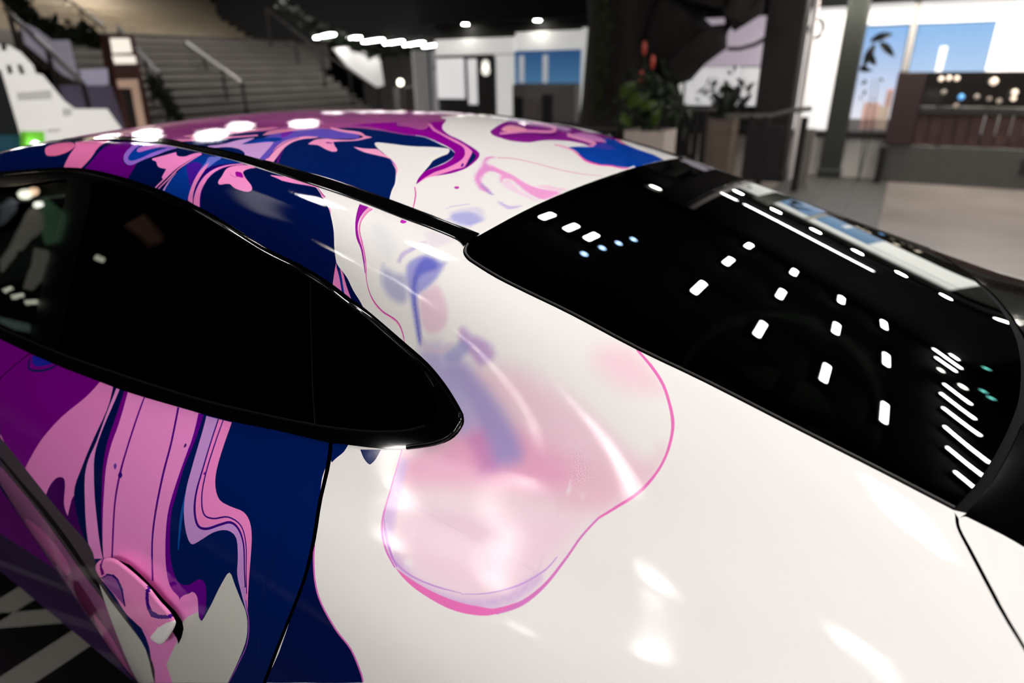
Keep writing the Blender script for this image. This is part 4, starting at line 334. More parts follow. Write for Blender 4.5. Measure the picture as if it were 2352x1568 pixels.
 ((255,166,212),4,[(0.6627,-0.478),(0.6627,-0.478),(0.6422,-0.4529),(0.5972,-0.4058),(0.5732,-0.3692),(0.5672,-0.3414),(0.5724,-0.3198),(0.5949,-0.3108),(0.5969,-0.3242),(0.5873,-0.3401),(0.5927,-0.3677),(0.6159,-0.4045),(0.6519,-0.4444),(0.6832,-0.4781),(0.6832,-0.4781)]),
 ((110,40,150),4,[(0.657,-0.4674),(0.657,-0.4674),(0.652,-0.4621),(0.6447,-0.4542),(0.6364,-0.4453),(0.6287,-0.4367),(0.6219,-0.4289),(0.6153,-0.4211),(0.6089,-0.4132),(0.6027,-0.4049),(0.5965,-0.3959),(0.5904,-0.3863),(0.5848,-0.3767),(0.5804,-0.3677),(0.5774,-0.3591),(0.5758,-0.3506),(0.5749,-0.3433),(0.5741,-0.338),(0.5741,-0.338),(0.5701,-0.3349),(0.5701,-0.3349),(0.5707,-0.3401),(0.5714,-0.3473),(0.5729,-0.3558),(0.5757,-0.3645),(0.5802,-0.3738),(0.5859,-0.3836),(0.5922,-0.3933),(0.5985,-0.4025),(0.6049,-0.4111),(0.6115,-0.4193),(0.6183,-0.4272),(0.6252,-0.4351),(0.6331,-0.4438),(0.6415,-0.4529),(0.649,-0.4608),(0.654,-0.4662),(0.654,-0.4662)]),
 ((90,20,120),4,[(0.6909,-0.4738),(0.6909,-0.4738),(0.6867,-0.47),(0.6805,-0.4644),(0.6736,-0.4582),(0.6675,-0.4524),(0.6612,-0.447),(0.655,-0.4414),(0.6491,-0.436),(0.6439,-0.4313),(0.64,-0.4274),(0.6366,-0.424),(0.6339,-0.421),(0.6317,-0.4188),(0.6317,-0.4188),(0.6295,-0.4178),(0.6295,-0.4178),(0.6306,-0.4194),(0.6324,-0.4219),(0.635,-0.4253),(0.6385,-0.4293),(0.6428,-0.434),(0.6478,-0.4393),(0.6533,-0.4449),(0.659,-0.4505),(0.6661,-0.4568),(0.6736,-0.4633),(0.6802,-0.4691),(0.6848,-0.4729),(0.6848,-0.4729)]),
 ((255,160,204),4,[(0.5472,-0.2338),(0.5472,-0.2338),(0.5515,-0.2353),(0.5575,-0.2373),(0.5642,-0.2394),(0.5709,-0.2412),(0.577,-0.2422),(0.5835,-0.2432),(0.59,-0.2439),(0.5965,-0.2441),(0.6034,-0.2439),(0.6103,-0.2432),(0.617,-0.2425),(0.6233,-0.2422),(0.6286,-0.2419),(0.6334,-0.2419),(0.6382,-0.2424),(0.6437,-0.244),(0.65,-0.2462),(0.658,-0.2501),(0.6655,-0.2539),(0.6704,-0.2562),(0.6704,-0.2562),(0.6643,-0.2474),(0.6643,-0.2474),(0.6576,-0.2428),(0.6481,-0.2363),(0.6372,-0.2293),(0.6272,-0.2236),(0.6202,-0.2214),(0.6145,-0.2205),(0.6093,-0.2205),(0.6036,-0.2207),(0.5977,-0.2217),(0.5915,-0.2233),(0.5853,-0.2248),(0.5791,-0.2257),(0.5725,-0.2253),(0.5658,-0.2245),(0.5591,-0.2233),(0.5528,-0.222),(0.5468,-0.221),(0.5408,-0.2197),(0.5356,-0.2185),(0.532,-0.2178),(0.532,-0.2178)]),
 ((255,160,208),4,[(0.6751,-0.2424),(0.6751,-0.2424),(0.6746,-0.2596),(0.6761,-0.281),(0.6703,-0.2963),(0.6571,-0.3138),(0.6505,-0.3248),(0.6505,-0.3248),(0.6793,-0.3476),(0.7017,-0.3629),(0.7099,-0.375),(0.7015,-0.3783),(0.6783,-0.3713),(0.6498,-0.3601),(0.6404,-0.3625),(0.6293,-0.3644),(0.6197,-0.3498),(0.6103,-0.3286),(0.6186,-0.3129),(0.6363,-0.3077),(0.6536,-0.2982),(0.6651,-0.2846),(0.6641,-0.2618),(0.6556,-0.2403),(0.6556,-0.2403)]),
 ((140,30,140),4,[(0.6486,-0.3404),(0.6486,-0.3404),(0.6496,-0.3401),(0.6511,-0.3398),(0.6529,-0.3393),(0.6547,-0.3388),(0.656,-0.3375),(0.6575,-0.336),(0.6589,-0.3346),(0.6596,-0.3334),(0.6596,-0.3334),(0.657,-0.3309),(0.657,-0.3309),(0.6549,-0.3308),(0.6522,-0.3309),(0.6493,-0.3311),(0.6467,-0.3311),(0.6449,-0.3316),(0.6432,-0.332),(0.6416,-0.3324),(0.6406,-0.3326),(0.6406,-0.3326)]),
 ((226,140,176),4,[(0.4916,-0.3577),(0.4916,-0.3577),(0.4652,-0.3201),(0.4755,-0.2904),(0.5044,-0.2646),(0.5241,-0.2421),(0.5397,-0.2259),(0.5397,-0.2259),(0.5249,-0.2514),(0.5069,-0.287),(0.5017,-0.3191),(0.4983,-0.3454),(0.4983,-0.3454)]),
 ((150,60,130),4,[(0.1043,-0.3983),(0.1043,-0.3983),(0.1458,-0.3095),(0.2775,-0.2677),(0.4488,-0.2161),(0.4488,-0.2161),(0.4401,-0.2791),(0.4001,-0.3327),(0.3551,-0.3781),(0.348,-0.44),(0.348,-0.4549),(0.348,-0.4549),(0.2738,-0.455),(0.2738,-0.455)]),
 ((224,136,176),4,[(0.3373,-0.4185),(0.3373,-0.4185),(0.3747,-0.3724),(0.408,-0.3183),(0.4401,-0.2791),(0.4448,-0.325),(0.4218,-0.3847),(0.4172,-0.4359),(0.4172,-0.4359)]),
 ((142,26,148),4,[(0.7806,0.0635),(0.7806,0.0635),(0.8091,0.0301),(0.8368,0.017),(0.8729,0.018),(0.8971,0.0521),(0.899,0.1018),(0.9054,0.1535),(0.9269,0.2097),(0.9541,0.2337),(0.9834,0.2293),(0.9831,0.2647),(0.9674,0.3683),(0.9387,0.499),(0.9387,0.499),(0.9081,0.5388),(0.9081,0.5388),(0.8568,0.5232),(0.8568,0.5232),(0.7882,0.4996),(0.7882,0.4996),(0.728,0.4636),(0.728,0.4636),(0.6764,0.4167),(0.6764,0.4167),(0.6491,0.3764),(0.6491,0.3764),(0.7113,0.2275),(0.7528,0.1285)]),
 ((112,16,120),4,[(0.8184,0.0554),(0.8185,0.1129),(0.8367,0.2037),(0.8398,0.2755),(0.8686,0.2765),(0.8826,0.206),(0.85,0.1799),(0.8316,0.1102)]),
 ((246,150,204),4,[(0.8151,0.0541),(0.8151,0.0541),(0.8157,0.0628),(0.8164,0.0757),(0.8171,0.0909),(0.8182,0.1064),(0.8188,0.123),(0.8193,0.141),(0.8205,0.1595),(0.8231,0.1776),(0.8285,0.1957),(0.8359,0.2142),(0.8429,0.2323),(0.8471,0.2494),(0.848,0.2615),(0.847,0.275),(0.8438,0.29),(0.8371,0.3099),(0.8198,0.3445),(0.7985,0.3785),(0.7805,0.4027),(0.766,0.4187),(0.7529,0.4287),(0.7398,0.4357),(0.7272,0.4401),(0.7159,0.4415),(0.7048,0.4397),(0.6949,0.4339),(0.6868,0.427),(0.6813,0.4221),(0.6813,0.4221),(0.7088,0.3816),(0.7088,0.3816),(0.7162,0.3835),(0.726,0.3874),(0.7373,0.3906),(0.7489,0.3903),(0.762,0.3847),(0.7757,0.3769),(0.7888,0.3674),(0.8002,0.3569),(0.807,0.3487),(0.8123,0.3411),(0.8121,0.3414),(0.8092,0.3466),(0.8125,0.3384),(0.8168,0.3244),(0.8196,0.3098),(0.8205,0.296),(0.8171,0.2782),(0.8105,0.259),(0.8035,0.2393),(0.7985,0.2196),(0.7966,0.1996),(0.7961,0.1794),(0.7962,0.16),(0.7962,0.1422),(0.7966,0.1241),(0.7972,0.1064),(0.7978,0.0913),(0.7982,0.0808),(0.7982,0.0808)]),
 ((255,170,196),4,[(0.7718,0.1323),(0.7359,0.2287),(0.7554,0.2416),(0.7984,0.2199),(0.8032,0.1629),(0.7935,0.116)]),
 ((246,160,210),4,[(0.8889,0.2809),(0.8889,0.2809),(0.8987,0.2796),(0.9125,0.2781),(0.9271,0.2767),(0.9392,0.2755),(0.9484,0.2748),(0.9563,0.2744),(0.9631,0.2732),(0.969,0.2703),(0.973,0.268),(0.9766,0.2649),(0.9764,0.2664),(0.9718,0.279),(0.9739,0.2695),(0.9758,0.2528),(0.977,0.2367),(0.978,0.2253),(0.978,0.2253),(0.9891,0.2029),(0.9891,0.2029),(0.9897,0.2111),(0.9902,0.2239),(0.99,0.2386),(0.9874,0.2553),(0.9747,0.288),(0.963,0.3079),(0.954,0.3195),(0.9459,0.3279),(0.9381,0.3321),(0.9301,0.3341),(0.9215,0.3352),(0.9115,0.3366),(0.8983,0.3388),(0.8823,0.3414),(0.8671,0.3443),(0.8562,0.3466),(0.8562,0.3466)]),
 ((220,140,210),4,[(0.876,0.3352),(0.861,0.4167),(0.8814,0.436),(0.9195,0.4232),(0.9687,0.3808),(0.9561,0.3417),(0.9379,0.3296),(0.9078,0.3313)]),
 ((2,66,176),4,[(0.9668,0.132),(0.9668,0.132),(1.0021,0.106),(1.03,0.0708),(1.0559,0.0476),(1.0827,0.0494),(1.1007,0.084),(1.1152,0.0981),(1.129,0.1256),(1.1283,0.1672),(1.1283,0.1672),(1.1364,0.1616),(1.1364,0.1616),(1.1327,0.3904),(1.1327,0.3904),(1.0897,0.4175),(1.0424,0.4161),(0.9955,0.4379),(0.9724,0.4593),(0.9724,0.4593),(0.948,0.4668),(0.9236,0.4348),(0.9687,0.3656),(0.9722,0.3031),(0.9889,0.2419),(0.9742,0.1767)]),
 ((60,60,180),4,[(0.9889,0.2419),(0.9698,0.3131),(0.9873,0.3262),(1.0169,0.3231),(1.0245,0.2843),(1.0137,0.247)]),
 ((255,90,190),4,[(0.9404,0.1054),(0.9404,0.1054),(0.9446,0.1065),(0.9503,0.1083),(0.957,0.1098),(0.9638,0.1101),(0.9705,0.1097),(0.9774,0.1089),(0.9848,0.1065),(0.9928,0.1017),(1.0024,0.0927),(1.0128,0.081),(1.023,0.0689),(1.0319,0.0587),(1.0388,0.0505),(1.0448,0.0429),(1.051,0.0362),(1.0576,0.0317),(1.0649,0.0305),(1.0727,0.0312),(1.0803,0.0337),(1.0869,0.038),(1.0923,0.0445),(1.0968,0.0534),(1.1011,0.0628),(1.1056,0.0705),(1.111,0.0754),(1.1168,0.0789),(1.1224,0.0823),(1.1269,0.0866),(1.1298,0.094),(1.1316,0.1023),(1.1328,0.1101),(1.1335,0.1157),(1.1335,0.1157),(1.1301,0.125),(1.1301,0.125),(1.1288,0.1211),(1.127,0.1151),(1.1246,0.1087),(1.1214,0.1033),(1.1172,0.0985),(1.1119,0.0946),(1.1061,0.0903),(1.1007,0.0846),(1.096,0.0765),(1.0918,0.0669),(1.0874,0.058),(1.0821,0.0516),(1.0752,0.0485),(1.0673,0.0472),(1.0592,0.0477),(1.0518,0.05),(1.046,0.0535),(1.0408,0.059),(1.0349,0.0662),(1.0277,0.0743),(1.019,0.0837),(1.0088,0.0951),(0.9982,0.1062),(0.9884,0.1146),(0.9798,0.1198),(0.9721,0.1224),(0.9649,0.1234),(0.9581,0.1238),(0.9514,0.1229),(0.9449,0.1207),(0.9394,0.1182),(0.9355,0.1165),(0.9355,0.1165)]),
 ((244,120,170),4,[(0.9414,0.4806),(0.9414,0.4806),(0.9482,0.4719),(0.9574,0.46),(0.9673,0.4477),(0.9765,0.4373),(0.983,0.4341),(0.9895,0.4319),(0.9949,0.431),(0.9982,0.4315),(0.9982,0.4315),(0.9929,0.4444),(0.9929,0.4444),(0.9863,0.4517),(0.9774,0.4607),(0.9672,0.4711),(0.9572,0.4826),(0.949,0.4909),(0.9395,0.5016),(0.9303,0.5123),(0.9237,0.5197),(0.9237,0.5197)]),
 ((240,176,206),4,[(0.9408,-0.1714),(0.9408,-0.1714),(0.944,-0.1661),(0.9484,-0.1583),(0.9543,-0.15),(0.962,-0.143),(0.9719,-0.1379),(0.9837,-0.1336),(0.9963,-0.1298),(1.0088,-0.1264),(1.0213,-0.1238),(1.0342,-0.1221),(1.0468,-0.12),(1.0588,-0.1165),(1.0701,-0.1111),(1.0811,-0.1045),(1.0914,-0.097),(1.1008,-0.0888),(1.1096,-0.0785),(1.1178,-0.0666),(1.1247,-0.0553),(1.1295,-0.0472),(1.1295,-0.0472),(1.1281,-0.0434),(1.1281,-0.0434),(1.123,-0.0508),(1.1159,-0.0614),(1.1074,-0.0727),(1.0984,-0.0824),(1.089,-0.0905),(1.0785,-0.0978),(1.0675,-0.1043),(1.0561,-0.1095),(1.0441,-0.113),(1.0314,-0.1151),(1.0184,-0.1169),(1.0058,-0.1194),(0.9931,-0.1227),(0.9803,-0.1264),(0.9683,-0.1305),(0.9582,-0.1355),(0.9502,-0.1423),(0.9441,-0.1505),(0.9394,-0.1581),(0.9361,-0.1632),(0.9361,-0.1632)])]
INK_DOOR, INK_ROOF = 42, 74
AIRBRUSH = [  # (colour, strength, softness m, outline)
 ((248,182,214),1,0.0293,[(1.1594,-0.8339),(1.2086,-0.8089),(1.2385,-0.7704),(1.2931,-0.7636),(1.3755,-0.7546),(1.4497,-0.7752),(1.4805,-0.7883),(1.4465,-0.8245),(1.3781,-0.8359),(1.322,-0.8459),(1.2447,-0.861),(1.1702,-0.875)]),
 ((249,214,230),0.95,0.0222,[(1.2259,-0.7209),(1.2978,-0.7056),(1.3828,-0.7274),(1.4563,-0.7639),(1.4877,-0.7794),(1.4179,-0.7929),(1.32,-0.7677),(1.2637,-0.7546)]),
 ((253,222,238),1,0.0223,[(1.1811,-0.8964),(1.2377,-0.8724),(1.3799,-0.84),(1.431,-0.8396),(1.42,-0.8764),(1.3948,-0.9149),(1.3567,-0.9386),(1.3013,-0.9485),(1.2371,-0.9426),(1.1979,-0.9236)]),
 ((252,214,228),0.9,0.0225,[(1.382,-0.6535),(1.4159,-0.6408),(1.4517,-0.6619),(1.4714,-0.6864),(1.4261,-0.6944),(1.3862,-0.6771)]),
 ((244,204,218),0.9,0.0186,[(1.4298,-0.7803),(1.4815,-0.7764),(1.493,-0.7493),(1.4924,-0.7782),(1.4699,-0.8025),(1.4408,-0.8238),(1.3989,-0.8304),(1.4076,-0.7955)]),
 ((172,160,220),0.9,0.0127,[(1.18,-0.7354),(1.18,-0.7354),(1.2152,-0.7514),(1.2511,-0.7769),(1.2814,-0.8042),(1.2976,-0.8194),(1.2976,-0.8194),(1.3319,-0.8038),(1.3319,-0.8038),(1.3193,-0.7808),(1.2826,-0.7516),(1.2403,-0.726),(1.2025,-0.7092),(1.2025,-0.7092)]),
 ((188,178,228),0.9,0.0155,[(1.1396,-0.7155),(1.1396,-0.7155),(1.1591,-0.7406),(1.2035,-0.7745),(1.2357,-0.7961),(1.2357,-0.7961),(1.256,-0.7834),(1.256,-0.7834),(1.2341,-0.7538),(1.1923,-0.7203),(1.1697,-0.7007),(1.1697,-0.7007)]),
 ((214,140,204),0.7,0.0126,[(1.2472,-0.7987),(1.2472,-0.7987),(1.2749,-0.8223),(1.2824,-0.8315),(1.2824,-0.8315),(1.3035,-0.8223),(1.3035,-0.8223),(1.2943,-0.8108),(1.2672,-0.786),(1.2672,-0.786)]),
 ((196,160,216),0.9,0.0065,[(1.1955,-0.6775),(1.1955,-0.6775),(1.2012,-0.6946),(1.2239,-0.7058),(1.2399,-0.7132),(1.2399,-0.7132),(1.2556,-0.6977),(1.2556,-0.6977),(1.2387,-0.6836),(1.2135,-0.6804),(1.2009,-0.6748),(1.2009,-0.6748)]),
 ((160,160,216),0.75,0.0054,[(1.2042,-0.6895),(1.2042,-0.6895),(1.188,-0.7018),(1.1815,-0.712),(1.1815,-0.712),(1.1909,-0.7192),(1.1909,-0.7192),(1.2065,-0.7133),(1.2171,-0.6965),(1.2171,-0.6965)]),
 ((220,184,236),0.9,0.0054,[(1.1578,-0.8458),(1.1578,-0.8458),(1.1625,-0.8801),(1.1732,-0.9069),(1.1889,-0.9216),(1.1889,-0.9216),(1.1988,-0.919),(1.1988,-0.919),(1.1916,-0.9037),(1.1834,-0.8783),(1.1748,-0.8451),(1.1748,-0.8451)]),
 ((214,170,230),0.75,0.0061,[(1.2105,-0.9371),(1.2105,-0.9371),(1.245,-0.9517),(1.2896,-0.9557),(1.3391,-0.9499),(1.3844,-0.9316),(1.4088,-0.9043),(1.4088,-0.9043),(1.4011,-0.9007),(1.4011,-0.9007),(1.3752,-0.9252),(1.3343,-0.9408),(1.2901,-0.9462),(1.2503,-0.9439),(1.2164,-0.9319),(1.2164,-0.9319)]),
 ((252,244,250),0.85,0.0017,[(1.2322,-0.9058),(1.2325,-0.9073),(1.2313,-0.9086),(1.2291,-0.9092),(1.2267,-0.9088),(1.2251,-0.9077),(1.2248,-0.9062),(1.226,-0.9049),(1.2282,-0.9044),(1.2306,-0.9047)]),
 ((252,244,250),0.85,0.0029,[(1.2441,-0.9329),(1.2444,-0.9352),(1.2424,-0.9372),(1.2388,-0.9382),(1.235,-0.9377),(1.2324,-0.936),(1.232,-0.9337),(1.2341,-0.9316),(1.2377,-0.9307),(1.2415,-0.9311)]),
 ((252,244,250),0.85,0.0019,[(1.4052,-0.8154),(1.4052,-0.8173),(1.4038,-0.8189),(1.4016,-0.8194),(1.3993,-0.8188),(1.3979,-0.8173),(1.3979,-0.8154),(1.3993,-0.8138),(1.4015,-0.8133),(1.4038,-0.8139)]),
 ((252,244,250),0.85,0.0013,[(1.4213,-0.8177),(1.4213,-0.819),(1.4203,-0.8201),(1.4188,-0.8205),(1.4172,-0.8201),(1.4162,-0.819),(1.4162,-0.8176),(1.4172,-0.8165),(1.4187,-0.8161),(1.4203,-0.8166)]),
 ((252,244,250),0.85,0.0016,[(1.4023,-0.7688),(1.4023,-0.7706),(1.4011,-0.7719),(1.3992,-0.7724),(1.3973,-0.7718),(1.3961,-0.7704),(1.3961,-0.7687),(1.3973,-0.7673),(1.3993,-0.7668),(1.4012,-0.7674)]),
 ((176,150,222),0.65,0.0022,[(1.0708,-0.6147),(1.0708,-0.6147),(1.0705,-0.605),(1.0764,-0.5957),(1.0827,-0.5855),(1.0857,-0.5765),(1.0857,-0.5765),(1.0803,-0.5724),(1.0803,-0.5724),(1.0761,-0.5806),(1.0703,-0.5913),(1.064,-0.6022),(1.0658,-0.6138),(1.0658,-0.6138)]),
 ((178,180,216),0.9,0.0058,[(1.0492,-0.6274),(1.0697,-0.6306),(1.0873,-0.6306),(1.0946,-0.6412),(1.1027,-0.6611),(1.087,-0.6638),(1.0706,-0.6587),(1.0574,-0.6479)]),
 ((206,210,228),0.7,0.0033,[(1.0436,-0.6224),(1.0436,-0.6224),(1.0465,-0.6334),(1.0529,-0.6486),(1.0529,-0.6486),(1.0601,-0.6474),(1.0601,-0.6474),(1.0536,-0.6324),(1.0492,-0.6218),(1.0492,-0.6218)]),
 ((158,158,222),0.95,0.0044,[(1.0826,-0.6172),(1.0874,-0.6042),(1.0991,-0.5939),(1.1251,-0.5979),(1.1332,-0.5989),(1.1343,-0.6233),(1.1274,-0.6386),(1.1175,-0.6505),(1.1199,-0.6607),(1.1293,-0.6808),(1.1414,-0.705),(1.1381,-0.7062),(1.1253,-0.6852),(1.1099,-0.6599),(1.0959,-0.641)]),
 ((96,102,206),0.85,0.0051,[(1.097,-0.6169),(1.0984,-0.6028),(1.1046,-0.597),(1.1221,-0.6008),(1.1266,-0.6104),(1.1143,-0.6205),(1.1085,-0.6282),(1.1082,-0.6385),(1.1009,-0.6284)]),
 ((104,108,206),0.85,0.0025,[(1.0998,-0.6284),(1.0998,-0.6284),(1.1042,-0.6421),(1.1129,-0.6596),(1.1221,-0.6761),(1.1299,-0.6923),(1.1369,-0.7048),(1.1369,-0.7048),(1.1418,-0.7035),(1.1418,-0.7035),(1.1367,-0.6905),(1.1294,-0.6741),(1.12,-0.6577),(1.1107,-0.6408),(1.105,-0.6277),(1.105,-0.6277)]),
 ((238,208,224),0.95,0.0049,[(1.1199,-0.65),(1.1283,-0.6406),(1.1387,-0.6315),(1.157,-0.6449),(1.17,-0.6614),(1.1723,-0.6781),(1.1608,-0.6892),(1.1452,-0.6894),(1.1328,-0.6777),(1.1249,-0.6624)]),
 ((224,206,226),0.8,0.0036,[(1.1393,-0.7028),(1.1393,-0.7028),(1.1502,-0.711),(1.1676,-0.7129),(1.1835,-0.7059),(1.1918,-0.6965),(1.1918,-0.6965),(1.1878,-0.6938),(1.1878,-0.6938),(1.1775,-0.7005),(1.1657,-0.706),(1.1541,-0.7054),(1.1434,-0.6998),(1.1434,-0.6998)]),
 ((236,226,238),0.8,0.0067,[(1.0678,-0.5561),(1.0778,-0.5456),(1.1081,-0.5511),(1.1073,-0.5709),(1.0938,-0.5796)]),
 ((228,232,236),0.6,0.0094,[(0.9889,-0.5678),(1.0085,-0.5652),(1.0478,-0.5918),(1.0522,-0.6148),(1.0207,-0.5991)]),
 ((206,176,206),0.8,0.0083,[(0.8425,-1.1493),(0.8642,-1.1432),(0.858,-1.1547),(0.8405,-1.1645)]),
 ((180,196,204),0.6,0.0047,[(0.8767,-1.1294),(0.8767,-1.1294),(0.9105,-1.0966),(0.9352,-1.0632),(0.9352,-1.0632),(0.9297,-1.0633),(0.9297,-1.0633),(0.9014,-1.0966),(0.8698,-1.1288),(0.8698,-1.1288)]),
 ((255,182,218),0.9,0.0047,[(0.7334,-0.2882),(0.7383,-0.2713),(0.7816,-0.2524),(0.8329,-0.2177),(0.8408,-0.2744),(0.8352,-0.3227),(0.8041,-0.3249),(0.7592,-0.3061)]),
 ((240,150,220),0.95,0.0028,[(0.9365,-0.1639),(0.924,-0.1744),(0.9246,-0.1954),(0.9401,-0.2293),(0.9545,-0.2579),(0.9679,-0.2938),(0.9829,-0.3238),(1.0027,-0.3488),(1.0268,-0.3714),(1.044,-0.3742),(1.0545,-0.3775),(1.0343,-0.3567),(1.0124,-0.3434),(0.9957,-0.3213),(0.9826,-0.2876),(0.982,-0.2645),(1.0052,-0.2632),(0.9884,-0.2464),(0.9636,-0.2399),(0.9452,-0.2215),(0.9332,-0.1897)]),
 ((170,150,218),0.8,0.0016,[(1.0108,-0.3467),(1.0108,-0.3467),(1.0291,-0.3637),(1.0444,-0.3751),(1.0548,-0.3792),(1.0548,-0.3792),(1.053,-0.3739),(1.053,-0.3739),(1.0412,-0.3647),(1.0264,-0.3534),(1.009,-0.3397),(1.009,-0.3397)]),
 ((248,160,222),0.95,0.0034,[(0.9515,-0.226),(0.9921,-0.2408),(1.0209,-0.2492),(1.0578,-0.2709),(1.085,-0.2761),(1.1016,-0.271),(1.1241,-0.2578),(1.1281,-0.2733),(1.1261,-0.3198),(1.1107,-0.3255),(1.0824,-0.3133),(1.0553,-0.293),(1.0311,-0.2763),(1.0206,-0.2839),(1.0308,-0.3096),(1.0173,-0.2923),(1.0059,-0.2702),(0.983,-0.2547)]),
 ((250,214,238),0.8,0.0041,[(1.0331,-0.3134),(1.0595,-0.3312),(1.0871,-0.3386),(1.12,-0.3432),(1.1245,-0.3402),(1.096,-0.3268),(1.0642,-0.3118),(1.0263,-0.2795)]),
 ((250,200,230),0.7,0.0043,[(1.0802,-0.2669),(1.0917,-0.2408),(1.1072,-0.2391),(1.1251,-0.2247),(1.1257,-0.2475),(1.1109,-0.2639)]),
 ((170,172,230),0.9,0.0036,[(1.0621,-0.4989),(1.0558,-0.4821),(1.0668,-0.4614),(1.0861,-0.4629),(1.1011,-0.4726),(1.1025,-0.4899),(1.0973,-0.508),(1.0827,-0.5131)]),
 ((216,214,238),0.7,0.0059,[(1.05,-0.4871),(1.0519,-0.466),(1.0685,-0.4377),(1.0928,-0.4566),(1.1026,-0.4787),(1.0776,-0.4628),(1.0592,-0.483)]),
 ((190,190,228),0.6,0.001,[(1.0374,-0.4762),(1.0374,-0.4762),(1.0422,-0.4622),(1.0522,-0.441),(1.0522,-0.441),(1.0496,-0.4376),(1.0496,-0.4376),(1.0384,-0.4579),(1.0351,-0.4738),(1.0351,-0.4738)]),
 ((196,170,232),0.75,0.0017,[(1.0811,-0.4021),(1.0811,-0.4021),(1.0952,-0.4075),(1.1079,-0.4125),(1.1139,-0.388),(1.1139,-0.388),(1.1107,-0.3832),(1.1107,-0.3832),(1.1002,-0.3994),(1.0912,-0.3973),(1.0776,-0.3935),(1.0776,-0.3935)])]
HANDLE = [(0.5923,-1.1358),(0.6016,-1.1242),(0.6234,-1.1123),(0.6487,-1.1032),(0.6721,-1.1007),(0.702,-1.1018),(0.7319,-1.1043),(0.7618,-1.1082),(0.7881,-1.1165),(0.8157,-1.1225),(0.8296,-1.1309),(0.8294,-1.1369),(0.8149,-1.1546),(0.7907,-1.1788),(0.7671,-1.1984),(0.7497,-1.2014),(0.7406,-1.1965),(0.734,-1.1941),(0.6981,-1.1882),(0.6718,-1.1818),(0.6469,-1.1628),(0.6214,-1.1521),(0.6029,-1.1452)]
HANDLE_ROOT = [(0.5345,-1.1683),(0.5479,-1.1538),(0.5721,-1.1401),(0.6018,-1.1286),(0.6257,-1.1262),(0.6565,-1.1277),(0.6853,-1.1318),(0.7142,-1.1375),(0.7415,-1.1468),(0.7682,-1.1548),(0.7809,-1.1653),(0.7774,-1.1743),(0.761,-1.1946),(0.733,-1.2229),(0.7055,-1.2464),(0.6892,-1.2479),(0.6796,-1.2424),(0.6727,-1.2397),(0.6353,-1.2326),(0.6098,-1.2239),(0.5874,-1.2005),(0.5628,-1.1874),(0.5436,-1.1797)]
HS1 = [(0.6198,-1.1127),(0.6268,-1.1106),(0.6219,-1.1226),(0.6279,-1.1331),(0.6156,-1.1396),(0.6129,-1.1297)]
HS2 = [(0.7582,-1.1077),(0.7663,-1.1086),(0.7631,-1.128),(0.7703,-1.1385),(0.7896,-1.1366),(0.8211,-1.1252),(0.8247,-1.1286),(0.7873,-1.1444),(0.763,-1.1509),(0.755,-1.1412),(0.7531,-1.1256)]
HS3 = [(0.7406,-1.1965),(0.7749,-1.1647),(0.8067,-1.1435),(0.8325,-1.1288),(0.8345,-1.1379),(0.801,-1.1718),(0.7641,-1.2032),(0.7499,-1.2023)]
HS4 = [(0.6152,-1.1451),(0.6321,-1.1327),(0.6524,-1.1247),(0.6689,-1.1242),(0.6818,-1.1311),(0.6847,-1.1471),(0.6791,-1.1669),(0.6525,-1.1595),(0.6299,-1.1523)]
HS5 = [(0.6115,-1.1455),(0.6376,-1.1291),(0.6593,-1.1228),(0.6732,-1.1247),(0.6855,-1.1362),(0.6825,-1.1657),(0.6763,-1.1682),(0.6789,-1.1441),(0.6678,-1.1288),(0.654,-1.1273),(0.6362,-1.1324),(0.6163,-1.1455)]

# ================================================================== CAR
def smooth(pts, n=4, closed=True):
    """Catmull-Rom through the points; a repeated point is a sharp corner"""
    Cn, cor, i = [], [], 0
    while i < len(pts):
        if i+1 < len(pts) and pts[i+1] == pts[i]: Cn.append(pts[i]); cor.append(True); i += 2
        else: Cn.append(pts[i]); cor.append(False); i += 1
    A = np.array(Cn, float); m = len(A); out = []
    for i in range(m if closed else m-1):
        j = (i+1) % m; L = np.linalg.norm(A[j]-A[i])
        p0 = A[i-1] if (closed or i) else A[i]; p3 = A[(i+2) % m] if (closed or i+2 < m) else A[j]
        t = [(A[j]-p0)/2, (p3-A[i])/2]
        if cor[i]: t[0] = (A[j]-A[i])*.8
        if cor[j]: t[1] = (A[j]-A[i])*.8
        for k in (0,1):
            l = np.linalg.norm(t[k])
            if l > 1.5*L: t[k] = t[k]*1.5*L/l
        for k in range(n):
            s = k/n; out.append((2*s**3-3*s*s+1)*A[i]+(s**3-2*s*s+s)*t[0]+(-2*s**3+3*s*s)*A[j]+(s**3-s*s)*t[1])
    if not closed: out.append(A[-1])
    return np.array(out)
def mir(p): return [(u,-v) for u, v in p]
def line(p, n=3): return [tuple(q) for q in smooth(list(p), n, False)]
L = LINES
s_in  = line([(-.44,-.500),(-.1,-.476),(.15,-.461)]+L['strip_in']); s_out = line([(-.44,-.520),(-.1,-.498),(.15,-.485)]+L['strip_out'])
rgl = line(L['rg_left']); rgt = line(L['rg_top']); rgb = [q for q in line(L['rg_bot']) if q[1] < -.01]
rgo = [(u+.013+.004*(v > -.5), v+.001) for u, v in rgb]
header = [(-.44,-.500),(-.47,-.25),(-.48,0),(-.47,.25),(-.44,.500)]
P_ROOF = s_in+rgt[1:-1]+mir(s_in)[::-1]+header[::-1][1:-1]
P_STRIP = s_in+s_out[::-1]
P_RGLASS = rgl+rgb[1:]+mir(rgb)[::-1]+mir(rgl)[::-1][1:]+rgt[::-1][1:-1]
P_RSEAL = rgb+mir(rgb)[::-1]+mir(rgo)+rgo[::-1]
tgt = line(L['tg_top'])+[(1.95,-.755),(2.10,-.77)]
